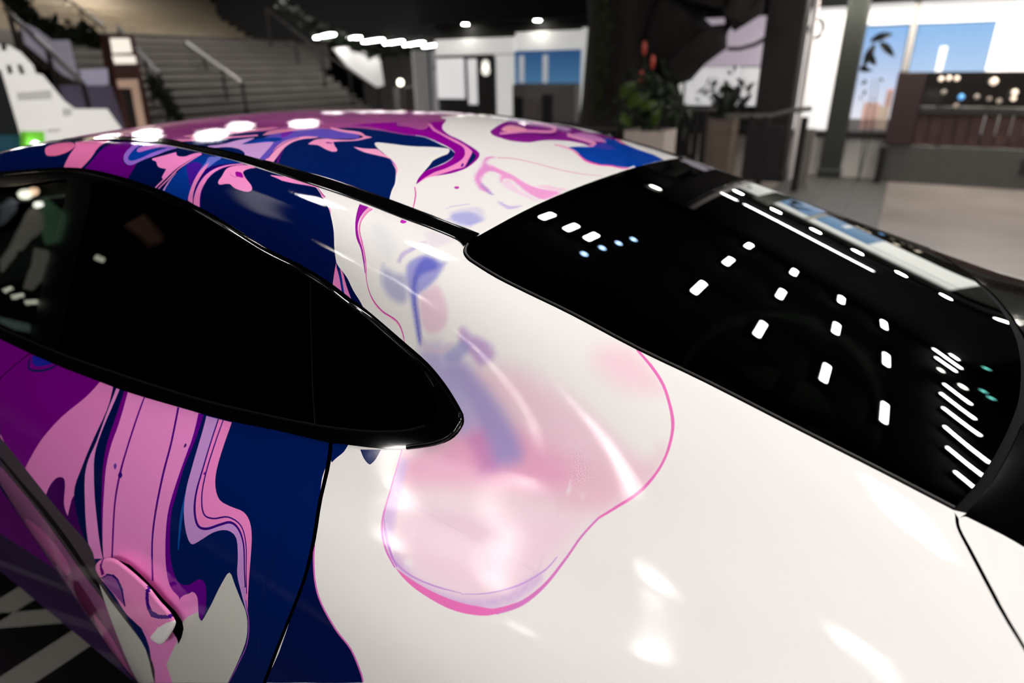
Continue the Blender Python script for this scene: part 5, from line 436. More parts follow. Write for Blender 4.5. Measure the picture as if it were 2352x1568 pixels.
P_LID = rgo+mir(rgo)[::-1]+mir(tgt)+[(2.13,.4),(2.14,0),(2.13,-.4)]+tgt[::-1]
tgr = line(L['tg_gap_r'])+[(1.93,-.925),(2.0,-.995),(2.2,-1.05),(2.46,-1.06)]; tgl = line(L['tg_gap_l'])+[(1.922,-.935),(1.992,-1.007),(2.2,-1.063),(2.46,-1.073)]
P_TAIL = rgo[:1]+tgr+mir(tgr)[::-1]+mir(rgo[:1])+[(1.9,.5),(1.91,0),(1.9,-.5)]
P_TGAP = tgl+tgr[::-1]
shl = line(L['shut_l'])+[(.965,-1.29),(.90,-1.44)]; shr = line(L['shut_r'])+[(.974,-1.29),(.909,-1.44)]
P_SHUT = shl+shr[::-1]
spl = line(L['split'])+[(.115,-1.0),(.10,-1.15),(.10,-1.44)]
P_SPLIT = [(u-.0018,v) for u,v in spl]+[(u+.0018,v) for u,v in spl][::-1]
P_RDOOR = [(.26,-.80)]+spl+[(.90,-1.44)]+shl[::-1]+[(1.03,-.80)]
P_FDOOR = [(.26,-.80)]+spl+[(-.85,-1.44),(-.95,-1.1),(-.98,-.80)]
P_DLO = line([(-1.02,-.885),(-.8,-.785),(-.5,-.672),(-.25,-.612)]+L['dlo_top'])+line(L['dlo_tip'])[1:]+line(L['dlo_bot'])[1:]+[(-.3,-.872),(-.7,-.88)]
P_GLS = line([(-.95,-.866),(-.8,-.802),(-.5,-.695),(-.25,-.636)]+L['gls_top'])+line(L['gls_tip'])[1:]+line(L['gls_bot'])[1:]+[(-.3,-.852),(-.7,-.862)]
bf = line(L['bp_front']); br = line(L['bp_rear']); dv = line(L['gls_div'])
bf = [(bf[0][0]-.03,bf[0][1]+.06)]+bf+[(bf[-1][0]+.02,bf[-1][1]-.05)]; br = [(br[0][0]-.03,br[0][1]+.06)]+br+[(br[-1][0]+.02,br[-1][1]-.05)]; dv = [(dv[0][0],dv[0][1]+.05)]+dv+[(dv[-1][0]+.003,dv[-1][1]-.03)]
P_BPIL = bf+br[::-1]; P_QWIN = dv+[(1.4,-.9),(1.4,-.5)]; P_DIV = dv+[(u+.005,v) for u,v in dv][::-1]
P_FWIN = bf+[(-1.2,-.95),(-1.2,-.5)]
P_WSHIELD = header+[(-.8,.60),(-1.2,.72),(-1.28,.70),(-1.36,.3),(-1.37,0),(-1.36,-.3),(-1.28,-.70),(-1.2,-.72),(-.8,-.60)]
P_HOOD = [(-1.40,-.62),(-1.42,0),(-1.40,.62),(-2.1,.66),(-2.32,.4),(-2.35,0),(-2.32,-.4),(-2.1,-.66)]
def arch(xc, r=.365, zc=.335):
    a = np.linspace(R(-32), R(212), 26); x = xc+r*np.cos(a); z = np.clip(zc+r*np.sin(a), .15, 2); y = -Yside(x, z)
    p = [tuple(q) for q in skin_uv(np.stack([x,y,z],-1))]; return p+[(xc-r,-1.7),(xc+r,-1.7)]
PANELS = [('front_bodywork',[(-2.5,-1.6),(-2.5,1.6),(-.95,1.6),(-.95,-1.6)]), ('quarter_panel_l',[(-.97,-1.6),(-.97,0),(2.5,0),(2.5,-1.6)]), ('quarter_panel_r',[(-.97,1.6),(-.97,0),(2.5,0),(2.5,1.6)]),
 ('rear_bumper_l',[(1.86,-1.6),(1.93,-.93),(2.0,-1.0),(2.2,-1.05),(2.5,-1.06),(2.6,-1.6)]),('rear_bumper_r',[(1.86,1.6),(1.93,.93),(2.0,1.0),(2.2,1.05),(2.5,1.06),(2.6,1.6)]),
 ('sill_l',[(-1.1,-1.44),(1.1,-1.44),(1.1,-1.6),(-1.1,-1.6)]), ('sill_r',[(-1.1,1.44),(1.1,1.44),(1.1,1.6),(-1.1,1.6)]),
 ('hood',P_HOOD), ('windshield',P_WSHIELD), ('roof_panel',P_ROOF), ('roof_molding_l',P_STRIP), ('roof_molding_r',mir(P_STRIP)), ('tailgate',P_TAIL), ('rear_window',P_RGLASS), ('tailgate_spoiler',P_LID), ('rear_window_seal',P_RSEAL),
 ('tailgate_gap_l',P_TGAP), ('tailgate_gap_r',mir(P_TGAP))]
for sd, m_ in (('l',lambda p:p),('r',mir)):
    PANELS += [('rear_door_'+sd,m_(P_RDOOR)),('front_door_'+sd,m_(P_FDOOR)),('handle_recess_'+sd,m_(L['recess'])),('rear_door_gap_'+sd,m_(P_SHUT)),('front_door_gap_'+sd,m_(P_SPLIT)),('window_trim_'+sd,m_(P_DLO)),('rear_side_window_'+sd,m_(P_GLS)),
               ('@front_side_window_'+sd,m_(P_FWIN)),('@quarter_window_'+sd,m_(P_QWIN)),('@window_trim_'+sd,m_(P_BPIL)),('@window_trim_'+sd,m_(P_DIV))]     # '@': only inside the side glass
for xc in (-1.45, 1.45): PANELS += [('none',arch(xc)),('none',mir(arch(xc)))]
# ---- triangulate the skin with every panel line and ink outline as an edge
ink = []
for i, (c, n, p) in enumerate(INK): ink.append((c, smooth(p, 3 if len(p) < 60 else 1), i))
ink_r = [(c, smooth(mir(p), 2 if len(p) < 60 else 1), i) for i, (c, n, p) in enumerate(INK[:INK_ROOF])]
ink_f = [(c, smooth([(u-1.0,v) for u, v in p], 2), i) for i, (c, n, p) in enumerate(INK[:INK_ROOF]) if i >= INK_DOOR+3 and len(p) < 40 and i < INK_ROOF-8]
WHITE = (246,244,242)
bub_out = list(BUBBLE)+[(1.79,-.725),(2.02,-.93),(2.02,-1.3),(1.0,-1.3),(1.03,-.85),(1.1,-.835)]
pts = []; edges = []
def add_poly(p, closed=True):
    k = len(pts); pts.extend([(float(a),float(b)) for a, b in p]); n = len(p)
    edges.extend([(k+i, k+(i+1) % n) for i in range(n if closed else n-1)])
for nm, p in PANELS: add_poly(np.clip(np.array(p), [-2.45,-1.55], [2.44,1.55]))
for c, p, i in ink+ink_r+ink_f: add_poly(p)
add_poly(bub_out)
add_poly([(-2.45,-1.55),(2.44,-1.55),(2.44,1.55),(-2.45,1.55)])
def grid(u0,u1,v0,v1,d):
    U, V = np.meshgrid(np.arange(u0,u1,d), np.arange(v0,v1,d)); U = U+(np.arange(U.shape[0])%2)[:,None]*d/2
    return np.stack([U.ravel(),V.ravel()],-1)
g1 = grid(-.40,2.1,-1.25,.62,.0125)
g2 = grid(-2.44,2.43,-1.54,1.54,.03); g2 = g2[~((g2[:,0]>-.41)&(g2[:,0]<2.11)&(g2[:,1]>-1.26)&(g2[:,1]<.63))]
g3 = np.concatenate([grid(1.10,1.62,-1.02,-.66,.0065), grid(.84,1.15,-.50,.10,.005), grid(.98,1.24,-.77,-.53,.004)])
for g in (g1,g2,g3): pts.extend(map(tuple, g))
cv, _, cf, *_rest = delaunay_2d_cdt([Vector(p) for p in pts], edges, [], 0, 1e-5, False)
UV = np.array([(p.x,p.y) for p in cv]); FA = np.array([f for f in cf if len(f) == 3], int)
def inside(poly, q):
    poly = np.asarray(poly, float); out = np.zeros(len(q), bool)
    lo, hi = poly.min(0), poly.max(0); idx = np.where(((q >= lo)&(q <= hi)).all(1))[0]
    if not len(idx): return out
    x, y = q[idx,0], q[idx,1]; r = np.zeros(len(idx), bool); n = len(poly)
    for i in range(n):
        (x1,y1),(x2,y2) = poly[i-1], poly[i]
        if y1 == y2: continue
        r ^= ((y1 > y) != (y2 > y)) & (x < (x2-x1)*(y-y1)/(y2-y1)+x1)
    out[idx] = r; return out
cen = UV[FA].mean(1)
a2 = UV[FA]; ar = (a2[:,1,0]-a2[:,0,0])*(a2[:,2,1]-a2[:,0,1])-(a2[:,1,1]-a2[:,0,1])*(a2[:,2,0]-a2[:,0,0])
pid = np.full(len(FA), -1); names = []
glass_now = None
for nm, p in PANELS:
    k = inside(p, cen)
    only = nm.startswith('@'); nm = nm.lstrip('@')
    if nm not in names: names.append(nm)
    if only:
        side = nm[-1]; gi = [names.index(x) for x in ('rear_side_window_'+side,'front_side_window_'+side,'quarter_window_'+side) if x in names]
        k &= np.isin(pid, gi)
    pid[k] = names.index(nm)
# ---- ink per face
INKED = {'front_bodywork':(40,10,90),'quarter_panel_l':WHITE,'quarter_panel_r':WHITE,'rear_bumper_l':WHITE,'rear_bumper_r':WHITE,'sill_l':(60,40,80),'sill_r':(60,40,80),'hood':WHITE,'roof_panel':WHITE,'tailgate':WHITE,
         'rear_door_l':(2,26,90),'rear_door_r':(2,26,90),'front_door_l':(118,0,134),'front_door_r':(118,0,134)}
fcol = np.zeros((len(FA),3)); soft_ok = np.zeros(len(FA), bool)
pn = np.array(names+['none'])[pid]
for nm, c in INKED.items(): fcol[pn == nm] = lin(c)
soft_ok[np.isin(pn, ['quarter_panel_l','roof_panel'])] = True
qm = {'q':np.isin(pn,['quarter_panel_l','quarter_panel_r']), 'd':np.isin(pn,['rear_door_l','rear_door_r','front_door_l','front_door_r']), 'r':pn == 'roof_panel'}
kf = qm['r'] & (cen[:,0] < .34-.5*np.abs(cen[:,1]+.1)); fcol[kf] = lin((150,60,132)); soft_ok[kf] = False
k = inside(bub_out, cen); soft_ok &= ~(k & qm['q'])
FD = pn == 'front_door_l'; fcol_f = fcol.copy()
for c, p, i in ink_f: fcol_f[inside(p, cen) & FD] = lin(c)
fcol[FD] = fcol_f[FD]
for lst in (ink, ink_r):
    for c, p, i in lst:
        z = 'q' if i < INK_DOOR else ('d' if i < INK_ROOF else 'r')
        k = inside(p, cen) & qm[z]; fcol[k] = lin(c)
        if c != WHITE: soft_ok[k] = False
# ---- airbrush: soft-edged tints blended on the white film
def sdist(poly, q):
    poly = np.asarray(poly, float); d = np.full(len(q), 9.)
    for i in range(len(poly)):
        a, b = poly[i-1], poly[i]; ab = b-a; t = np.clip(((q-a)@ab)/(ab@ab+1e-12), 0, 1)
        d = np.minimum(d, np.linalg.norm(q-(a+t[:,None]*ab), axis=1))
    return np.where(inside(poly, q), d, -d)
ccol = np.repeat(fcol[:,None,:], 3, 1); vsoft = np.zeros((len(UV),4)); vcol = np.tile(lin(WHITE), (len(UV),1)); vcol = np.array(vcol)
for c, al, sg, p in AIRBRUSH:
    p = np.array([q for i, q in enumerate(p) if i == 0 or q != p[i-1]]); lo, hi = p.min(0)-2*sg, p.max(0)+2*sg
    idx = np.where(((UV >= lo)&(UV <= hi)).all(1))[0]
    if not len(idx): continue
    t = np.clip(sdist(smooth([tuple(x) for x in p],2), UV[idx])/(2*sg)+.5, 0, 1); t = (t*t*(3-2*t)*al)[:,None]
    vcol[idx] = vcol[idx]*(1-t)+np.array(lin(c))*t
ccol[soft_ok] = vcol[FA[soft_ok]]
XYZ = skin(UV[:,0], UV[:,1]); NRM = skin_normal(XYZ)
# ---- materials of the car
M_WRAP = wrap_mat(); M_BLK = mat('gloss_black_trim',(3,3,4),.06,spec=.5,coat=.4); M_RUB = mat('black_rubber_seal',(4,4,4),.75,spec=.1); M_GAP = mat('panel_gap_shadow',(4,4,5),.8,spec=.1)
M_GLS = glass_mat('privacy_glass',(.018,.022,.02)); M_FGLS = glass_mat('front_side_glass',(.36,.42,.38)); M_RGL = glass_mat('rear_privacy_glass',(.004,.007,.005)); M_WS = glass_mat('windscreen_glass',(.55,.68,.58))
PM = {'roof_molding':M_BLK,'rear_window':M_RGL,'windshield':M_WS,'tailgate_spoiler':M_BLK,'rear_window_seal':M_RUB,'tailgate_gap':M_GAP,'rear_door_gap':M_GAP,'front_door_gap':M_GAP,'handle_recess':M_GAP,'window_trim':M_BLK,'rear_side_window':M_GLS,'front_side_window':M_FGLS,'quarter_window':M_GLS}
POFF = {'roof_molding':.001,'rear_window_seal':-.003,'tailgate_gap':-.010,'rear_door_gap':-.010,'front_door_gap':-.010,'handle_recess':-.012,'window_trim':.0015,'rear_side_window':-.003,'front_side_window':-.003,'quarter_window':-.002,'rear_window':0}
def panel_mesh(name, fi, off=0., skirt=.012, colour=True, flip=False):
    F = FA[fi].copy(); neg = ar[fi] < 0; F[neg] = F[neg][:,::-1]
    cc = ccol[fi].copy(); cc[neg] = cc[neg][:,::-1]
    used, inv = np.unique(F, return_inverse=True); F2 = inv.reshape(F.shape)
    V = XYZ[used]+NRM[used]*off; N = NRM[used]
    e = np.concatenate([F2[:,[0,1]],F2[:,[1,2]],F2[:,[2,0]]]); ec = np.concatenate([cc[:,0],cc[:,1],cc[:,2]])
    es = np.sort(e,1); key = es[:,0].astype(np.int64)*len(V)+es[:,1]; _, first, cnt = np.unique(key, return_index=True, return_counts=True)
    b = first[cnt == 1]; be = e[b]
    nv = len(V); A, B = V[be[:,0]], V[be[:,1]]; A2 = A-N[be[:,0]]*skirt; B2 = B-N[be[:,1]]*skirt; m = len(be)
    VV = np.concatenate([V, A, B, B2, A2]); q = np.stack([nv+np.arange(m)+k*m for k in range(4)],1)[:,::-1]
    # seen from outside F2 is counter-clockwise when u x v points inward -> test the winding once
    t = np.cross(V[F2[:,1]]-V[F2[:,0]], V[F2[:,2]]-V[F2[:,0]]); 
    if (t*N[F2[:,0]]).sum() < 0: F2 = F2[:,::-1]; cc = cc[:,::-1]; q = q[:,::-1]
    sn = np.cross(B-A, A2-A); sn /= np.linalg.norm(sn,axis=1,keepdims=True)+1e-12
    me = bpy.data.meshes.new(name); nl = F2.size+q.size
    me.vertices.add(len(VV)); me.vertices.foreach_set('co', VV.ravel().astype(np.float32))
    me.loops.add(nl); me.loops.foreach_set('vertex_index', np.concatenate([F2.ravel(), q.ravel()]).astype(np.int32))
    me.polygons.add(len(F2)+m); me.polygons.foreach_set('loop_start', np.concatenate([np.arange(len(F2))*3, F2.size+np.arange(m)*4]).astype(np.int32))
    me.update(calc_edges=True); me.validate()
    me.polygons.foreach_set('use_smooth', np.ones(len(me.polygons), bool))
    nn = np.concatenate([N]+[sn]*4); me.normals_split_custom_set_from_vertices(nn.tolist())
    if colour and len(me.loops) == nl:
        a = me.color_attributes.new('ink','FLOAT_COLOR','CORNER')
        cl = np.concatenate([cc.reshape(-1,3), np.repeat(ec[b],4,0)]); a.data.foreach_set('color', np.concatenate([cl, np.ones((nl,1))],1).ravel().astype(np.float32))
    return me
car = empty('car', (0,0,0)); tag(car, 'low sports saloon wrapped in marbled white, navy, purple and pink film', 'car')
PART = {}
for nm in names:
    if nm == 'none': continue
    fi = np.where(pid == names.index(nm))[0]
    if not len(fi): continue
    base = nm[:-2] if nm[-2:] in ('_l','_r') else nm
    me = panel_mesh(base, fi, POFF.get(base,0.), .012, base not in PM)
    o = link_mesh(base, me, car, PM.get(base, M_WRAP)); PART[nm] = o
for sd in 'lr':
    for ch, pa in (('handle_recess_','rear_door_'),): PART[ch+sd].parent = PART[pa+sd]
PART['tailgate_spoiler'].parent = PART['tailgate']; PART['rear_window_seal'].parent = PART['rear_window']
# ---- cabin lining: dark inner shell with the window openings left free
lin_fi = np.where(np.isin(pn, ['quarter_panel_l','quarter_panel_r','roof_panel','roof_molding_l','roof_molding_r','window_trim_l','window_trim_r','rear_door_l','rear_door_r','front_door_l','front_door_r']) & (cen[:,0] > -1.3) & (cen[:,0] < 1.95))[0]
me = panel_mesh('cabin_lining', lin_fi, -.03, .0, False); link_mesh('cabin_lining', me, car, mat('cabin_black',(10,10,11),.8,spec=.2))
lin2 = None
mb = MB(); mb.box((-1.3,-.80,.22),(1.9,.80,.30)); mb.box((-1.3,-.8,.30),(-1.22,.8,.92)); mb.box((1.84,-.78,.30),(1.9,.78,.96)); mb.build('cabin_floor', MATS['cabin_black'], car)
M_SEAT = mat('seat_leather',(38,24,22),.55)
def seat(x, y, wdt, brown):
    m = MB(); m.bbox((x-.55,y-wdt/2,.36),(x,y+wdt/2,.55),.05)
    for k in range(1): m.prism([(x-.08,.5),(x+.06,.5),(x+.28,1.02),(x+.20,1.04)], y-wdt/2, y+wdt/2)
    s = m.build('seat', M_SEAT, car)
    h = MB(); h.bbox((x+.20,y-.13,1.03),(x+.30,y+.13,1.20),.04); h.build('headrest', mat('headrest_leather',(120,72,60),.5), s)
    return s
seat(-.05,-.38,.5,0); seat(-.05,.38,.5,0); seat(.92,-.36,.55,0); seat(.92,.36,.55,0)
mb = MB(); mb.prism([(-1.35,.55),(-.75,.60),(-.80,.86),(-1.0,.95),(-1.35,.92)], -.72, .72); mb.build('dashboard', MATS['cabin_black'], car)
# ---- underbody, nose and tail closures
mb = MB(); mb.box((-2.42,-.60,.17),(2.42,.60,.24)); mb.box((-1.05,-.80,.17),(1.05,.80,.24)); mb.build('underbody', mat('underbody_plastic',(12,12,13),.7), car)
def closure(name, u, bulge, col):
    v = np.linspace(-1.55,1.55,64); X = skin(np.full(64,u), v); c = np.array([u+bulge*.6,0,.52]); V = [tuple(x) for x in X]; F = []
    mid = [tuple(c+(x-c)*.55+np.array([bulge*.5,0,0])) for x in X]; V += mid+[tuple(c+np.array([bulge*.1,0,0]))]
    for i in range(64): j = (i+1) % 64; F += [(i,j,64+j,64+i),(64+i,64+j,128)]
    MB().add(V,F,True).build(name, col, car)
closure('front_nose', -2.449, -.05, mat('nose_navy',(2,24,84),.2,coat=1)); closure('rear_fascia', 2.439, .03, mat('fascia_white',(240,238,236),.25,coat=1))
mb = MB(); mb.bbox((2.455,-.70,.80),(2.475,.70,.835),.008); mb.build('tail_light_bar', mat('tail_lamp_red',(120,6,10),.15,coat=1), car)
# ---- wheels
M_TYRE = mat('tyre_rubber',(14,14,15),.75,bump=.2,bscale=90); M_RIM = mat('dark_alloy',(70,72,76),.3,metal=1)
def wheel(x, y):
    w_ = empty('wheel'); w_.parent = car; w_.location = (x,y,.335)
    MB().lathe([(.24,-.12),(.32,-.125),(.335,-.10),(.335,.10),(.32,.125),(.24,.12),(.24,-.12)],40,axis='y',cap=False).build('tyre', M_TYRE, w_)
    MB().lathe([(.245,-.11),(.235,-.10),(.235,.10),(.245,.11)],40,axis='y',cap=False).build('rim', M_RIM, w_)
    for k in range(5):
        a = 2*math.pi*k/5; ca, sa = math.cos(a), math.sin(a); s_ = -1 if y < 0 else 1
        def q(r_,t_,h): return (r_*ca-t_*sa, h*s_, r_*sa+t_*ca)
        V = [q(.03,-.035,.10),q(.03,.035,.10),q(.24,.03,.09),q(.24,-.03,.09),q(.03,-.035,.06),q(.03,.035,.06),q(.24,.03,.05),q(.24,-.03,.05)]
        MB().add(V,[(0,1,2,3),(7,6,5,4),(0,4,5,1),(1,5,6,2),(2,6,7,3),(3,7,4,0)]).build('spoke', M_RIM, w_)
    MB().lathe([(.055,.05*(-1 if y<0 else 1)),(.05,.11*(-1 if y<0 else 1))],20,axis='y').build('hub_cap', M_BLK, w_)
for x in (-1.45,1.45):
    for y in (-.84,.84): wheel(x,y)
# ---- pop-out door handle: paddle standing 30 mm proud of the door
def handle(sgn, door):
    ol = smooth(HANDLE,7); ro = smooth(HANDLE_ROOT,7); n = len(ol); c = ol.mean(0); cr_ = ro.mean(0)
    V = []; F = []
    def ring(q, h):
        X = skin(q[:,0],q[:,1]); X = X+skin_normal(X)*h; X[:,1] *= sgn; V.extend(tuple(x) for x in X)
    ring(cr_+(ro-cr_)*.90, -.004); ring(cr_+(ol*.5+ro*.5-cr_)*.96, .010)
    S_ = [(1.0,.0185),(.985,.0208),(.955,.022)]+[(t,.0225+.0015*(1-t)) for t in np.linspace(.93,.05,44)]
    for s_, h in S_: ring(c+(ol-c)*s_, h)
    ring(c[None], .024)
    m = 2+len(S_)
    for k in range(m-1):
        for i in range(n): F.append((k*n+i,k*n+(i+1)%n,(k+1)*n+(i+1)%n,(k+1)*n+i))
    for i in range(n): F.append(((m-1)*n+i,(m-1)*n+(i+1)%n,m*n))
    if sgn < 0: F = [f[::-1] for f in F]
    me = bpy.data.meshes.new('door_handle'); me.from_pydata(V,[],F); me.update()
    me.polygons.foreach_set('use_smooth',[True]*len(me.polygons))
    return me, ol, c
# ---- thin gloss beads along the window trim, the roof moldings and the rear glass
def bead(name, uvs, r_, off, m, parent, sgn=1):
    q = np.array(uvs); X = skin(q[:,0],q[:,1]); N = skin_normal(X); X = X+N*off; X[:,1] *= sgn
    MB().tube([tuple(x) for x in X], r_, 8).build(name, m, parent)
top_b = [(u,v-.006) for u,v in P_DLO[:P_DLO.index(min(P_DLO, key=lambda p: (p[0]-1.2314)**2+(p[1]+.7719)**2))+1]]
for sd, sg in (('l',1),('r',-1)):
    tp = PART['window_trim_'+sd]
    bead('trim_bead', [(u-.002,v-.007) for u,v in line(L['dlo_top'],4)], .0035, .0015, M_BLK, tp, sg)
    bead('trim_bead', [(u-.006,v+.000) for u,v in line(L['dlo_tip'],4)], .0035, .0015, M_BLK, tp, sg)
    bead('trim_bead', line(L['gls_bot'],4), .002, .001, M_RUB, tp, sg)
    bead('trim_bead', [(u+.004,v+.006) for u,v in line(L['gls_top'],4)], .002, .001, M_BLK, tp, sg)
    bead('window_divider', line(L['gls_div'],4), .0016, .0, mat('divider_grey',(30,29,27),.4), tp, sg)
    bead('glass_bead', [(u+.001,v+.0035) for u,v in rgl[6:]], .0016, .0005, mat('seal_grey',(40,38,36),.45), PART['rear_window'], sg)
    bead('molding_edge', [(u,v-.001) for u,v in s_in[6:]], .0014, .001, M_BLK, PART['roof_molding_'+sd], sg); bead('molding_edge', [(u,v+.0012) for u,v in s_out[6:]], .0014, .001, M_BLK, PART['roof_molding_'+sd], sg)
def handle_obj(sgn):
    me, ol, c = handle(sgn, None)
    ins = lambda p, u, v: inside(np.array(p), np.array([[u,v]]))[0]
    stripe1 = HS1
    loop = HS2
    tip = HS3
    if sgn > 0: pass
    # a fine remesh is not needed: colour each face by its place on the paddle
    a = me.color_attributes.new('ink','FLOAT_COLOR','CORNER'); li = 0
    for p in me.polygons:
        q = np.mean([me.vertices[i].co for i in p.vertices], axis=0); q = np.array([q[0], -abs(q[1]), q[2]]); u, v = skin_uv(q[None])[0]
        col = (250,146,208)
        if ins(stripe1,u,v): col = (110,0,120)
        if ins(loop,u,v): col = (70,6,130)
        if ins(tip,u,v): col = WHITE
        if ins(HS4,u,v): col = (150,80,160)
        if ins(HS5,u,v): col = (40,10,110)
        for k in p.loop_indices: a.data[k].color = (*lin(col),1)
    o = link_mesh('door_handle', me, PART['rear_door_'+('l' if sgn > 0 else 'r')], M_WRAP); return o
handle_obj(1); handle_obj(-1)

# ================================================================== HALL
def S(name, mb, m): o = mb.build(name, m); o['kind'] = 'structure'; return o
def leafquads(rng, centre, n, size, spread, droop=.3):
    """cluster of pointed leaves, each a folded two-triangle blade"""
    V = []; F = []
    for _ in range(n):
        c = Vector(centre)+Vector((rng.gauss(0,spread[0]),rng.gauss(0,spread[1]),rng.gauss(0,spread[2])))
        d = Vector((rng.uniform(-1,1),rng.uniform(-1,1),rng.uniform(-droop*2,1))).normalized(); s = d.cross(Vector((rng.uniform(-1,1),rng.uniform(-1,1),.3))).normalized()
        l = size*rng.uniform(.6,1.3); k = len(V); nrm = d.cross(s)*l*.12
        V += [c-d*l*.5, c+s*l*.22+nrm, c+d*l*.5, c-s*l*.22+nrm]; F += [(k,k+1,k+2),(k,k+2,k+3)]
    return V, F
M_CONC = mat('polished_concrete',(132,122,116),.32,noise=.22,nscale=.9,bump=.05,bscale=30); M_DARKFL = mat('dark_floor_sheet',(13,13,13),.35,noise=.3,nscale=3)
M_STONE = mat('pale_stone',(212,208,200),.5,noise=.1,nscale=2); M_BLACKC = mat('black_ceiling',(7,7,7),.8,spec=.2); M_DSTEEL = mat('dark_steel',(28,27,26),.45,metal=.6)
M_STAIR = mat('stair_stone',(104,98,92),.7,noise=.12,nscale=2); M_STAIR2 = mat('stair_timber_beige',(150,138,118),.7,noise=.12,nscale=2); M_NOSE = mat('stair_nosing',(52,50,48),.7)
M_RAIL = mat('brushed_rail',(120,118,114),.35,metal=.7); M_LEAF = mat('dark_green_leaf',(22,40,10),.5); M_LEAF2 = mat('fresh_green_leaf',(62,86,18),.45); M_BARK = mat('dark_bark',(22,18,15),.85,noise=.4,nscale=6,bump=.6,bscale=14)
S('floor', MB().box((-24,-9,-.1),(9,19,0)), M_CONC)
S('ceiling', MB().box((-24,-9,4.06),(9,19,4.2)), M_BLACKC)
S('wall_back', MB().box((-6.4,9.70,0),(9,9.95,4.06)), mat('dark_wall',(18,17,16),.8))
S('wall_far', MB().box((-24,18.8,0),(9,19,4.06)), mat('grey_plaster',(70,68,66),.8,noise=.1)); S('wall_left', MB().box((-24,-9,0),(-23.8,19,4.06)), MATS['grey_plaster'])
S('wall_near', MB().box((-24,-9,0),(9,-8.8,4.06)), MATS['dark_wall']); S('wall_right', MB().box((8.8,-9,0),(9,19,4.06)), MATS['dark_wall'])
S('trim_1', MB().box((-6.55,9.4,2.30),(9,9.70,4.05)), M_BLACKC)                                   # bulkhead over the picture wall
S('trim_2', MB().box((-6.4,9.45,0),(1.62,9.70,.56)), M_STONE); S('trim_3', MB().box((-6.4,9.38,.56),(1.62,9.70,.625)), mat('black_ledge',(8,8,8),.5))
S('trim_6', MB().box((.1,8.86,2.51),(5.2,9.39,4.05)), M_BLACKC)
# ---- floor: dark sheet under the car with pale inlaid strips, darker paving by the plinth
o = MB().box((-5.5,-4.2,.0),(3.4,1.7,.006)).build('floor_sheet', M_DARKFL); tag(o,'large dark sheet on the floor under the wrapped car','floor mat')  # sheet darkens the floor around the car
M_INLAY = mat('pale_floor_inlay',(120,118,112),.4)
for i, (a, b, wd) in enumerate((((-0.415,-0.92,0.007),(-0.423,-0.726,0.007),.10),((-0.407,-0.923,0.007),(-0.201,-0.773,0.007),.06),((-0.101,-1.031,0.007),(-0.09,-0.777,0.007),.10))):
    a = Vector(a); b = Vector(b); d = (b-a).normalized(); a = a-d*.6; b = b+d*.9; s_ = Vector((-d.y,d.x,0))*wd/2
    o = MB().add([a-s_,b-s_,b+s_,a+s_]+[p-Vector((0,0,.004)) for p in (a-s_,b-s_,b+s_,a+s_)],[(0,1,2,3),(4,7,6,5),(0,4,5,1),(1,5,6,2),(2,6,7,3),(3,7,4,0)]).build('floor_strip', M_INLAY)
    tag(o, ('pale strip set in dark floor, farthest from the door handle','thin pale strip crossing dark floor beside the sill','pale strip set in dark floor nearest the frame corner')[i], 'floor strip', 'pale strips in the dark floor')
pv = empty('paving_patch'); tag(pv,'darker stone paving leading to the gap between columns','paving')
M_PAV = mat('dark_paving',(62,58,55),.55,noise=.15,nscale=4)
for i in range(4):
    for j in range(7): MB().bbox((.35+.33*i+.003,5.3+.58*j+.003,-.02),(.35+.33*(i+1)-.003,5.3+.58*(j+1)-.003,.006),.003).build('paving_slab', M_PAV, pv)
# ---- lit picture wall
def lit(name, col, e): return mat(name, col, .6, emit=e)
M_LW = lit('backlit_white_bright',(255,252,250),.66); M_LW2 = lit('backlit_white_dim',(236,235,232),.42); M_LIL = lit('backlit_lilac',(204,190,206),.42); M_LW3 = lit('backlit_white_mid',(240,238,240),.46)
def panel(name, x0, x1, z0, z1, m, label, y=9.694, t=.05, group=None, cat='light panel'):
    o = MB().bbox((x0,y-t,z0),(x1,y,z1),.006).build(name, m); tag(o, label, cat, group); return o
panel('backlit_panel',.10,.80,.63,2.27,M_LW,'bright white backlit panel between brown and dark green columns')
panel('backlit_panel',.82,3.9,2.02,2.285,M_LW,'long white backlit band running above the sky pictures')
panel('backlit_panel',2.50,3.9,.63,2.0,M_LW,'bright white backlit panel right of the square sky picture')
panel('backlit_panel',-1.45,-.62,.95,1.51,M_LW3,'white backlit panel behind the leafy plant in tall pot')
panel('backlit_panel',-.60,-.08,.95,1.50,M_LW3,'narrow white backlit panel left of the brown column')
panel('backlit_panel',-1.45,-.08,1.52,2.2,M_LIL,'lilac backlit panel above the drooping cable')
panel('backlit_panel',-3.3,-1.5,.63,2.15,M_LW2,'pale backlit panel hidden behind the dark tree trunk')
panel('backlit_panel',-6.38,-4.62,1.78,2.05,M_LW2,'pale backlit band left of the chimney picture, above the black pylon')
panel('backlit_panel',-5.05,-4.62,.3,1.76,M_LW2,'pale upright backlit panel between black pylon and chimney picture')
panel('backlit_panel',-6.38,-5.75,1.0,1.72,M_LW3,'whitish backlit panel at the wall end by the garland')
panel('backlit_panel',-5.65,-5.2,.9,1.70,M_LW3,'whitish backlit panel just left of the black pylon')
panel('backlit_panel',-4.60,-3.3,1.82,2.12,M_LW2,'pale backlit band directly above the chimney picture')
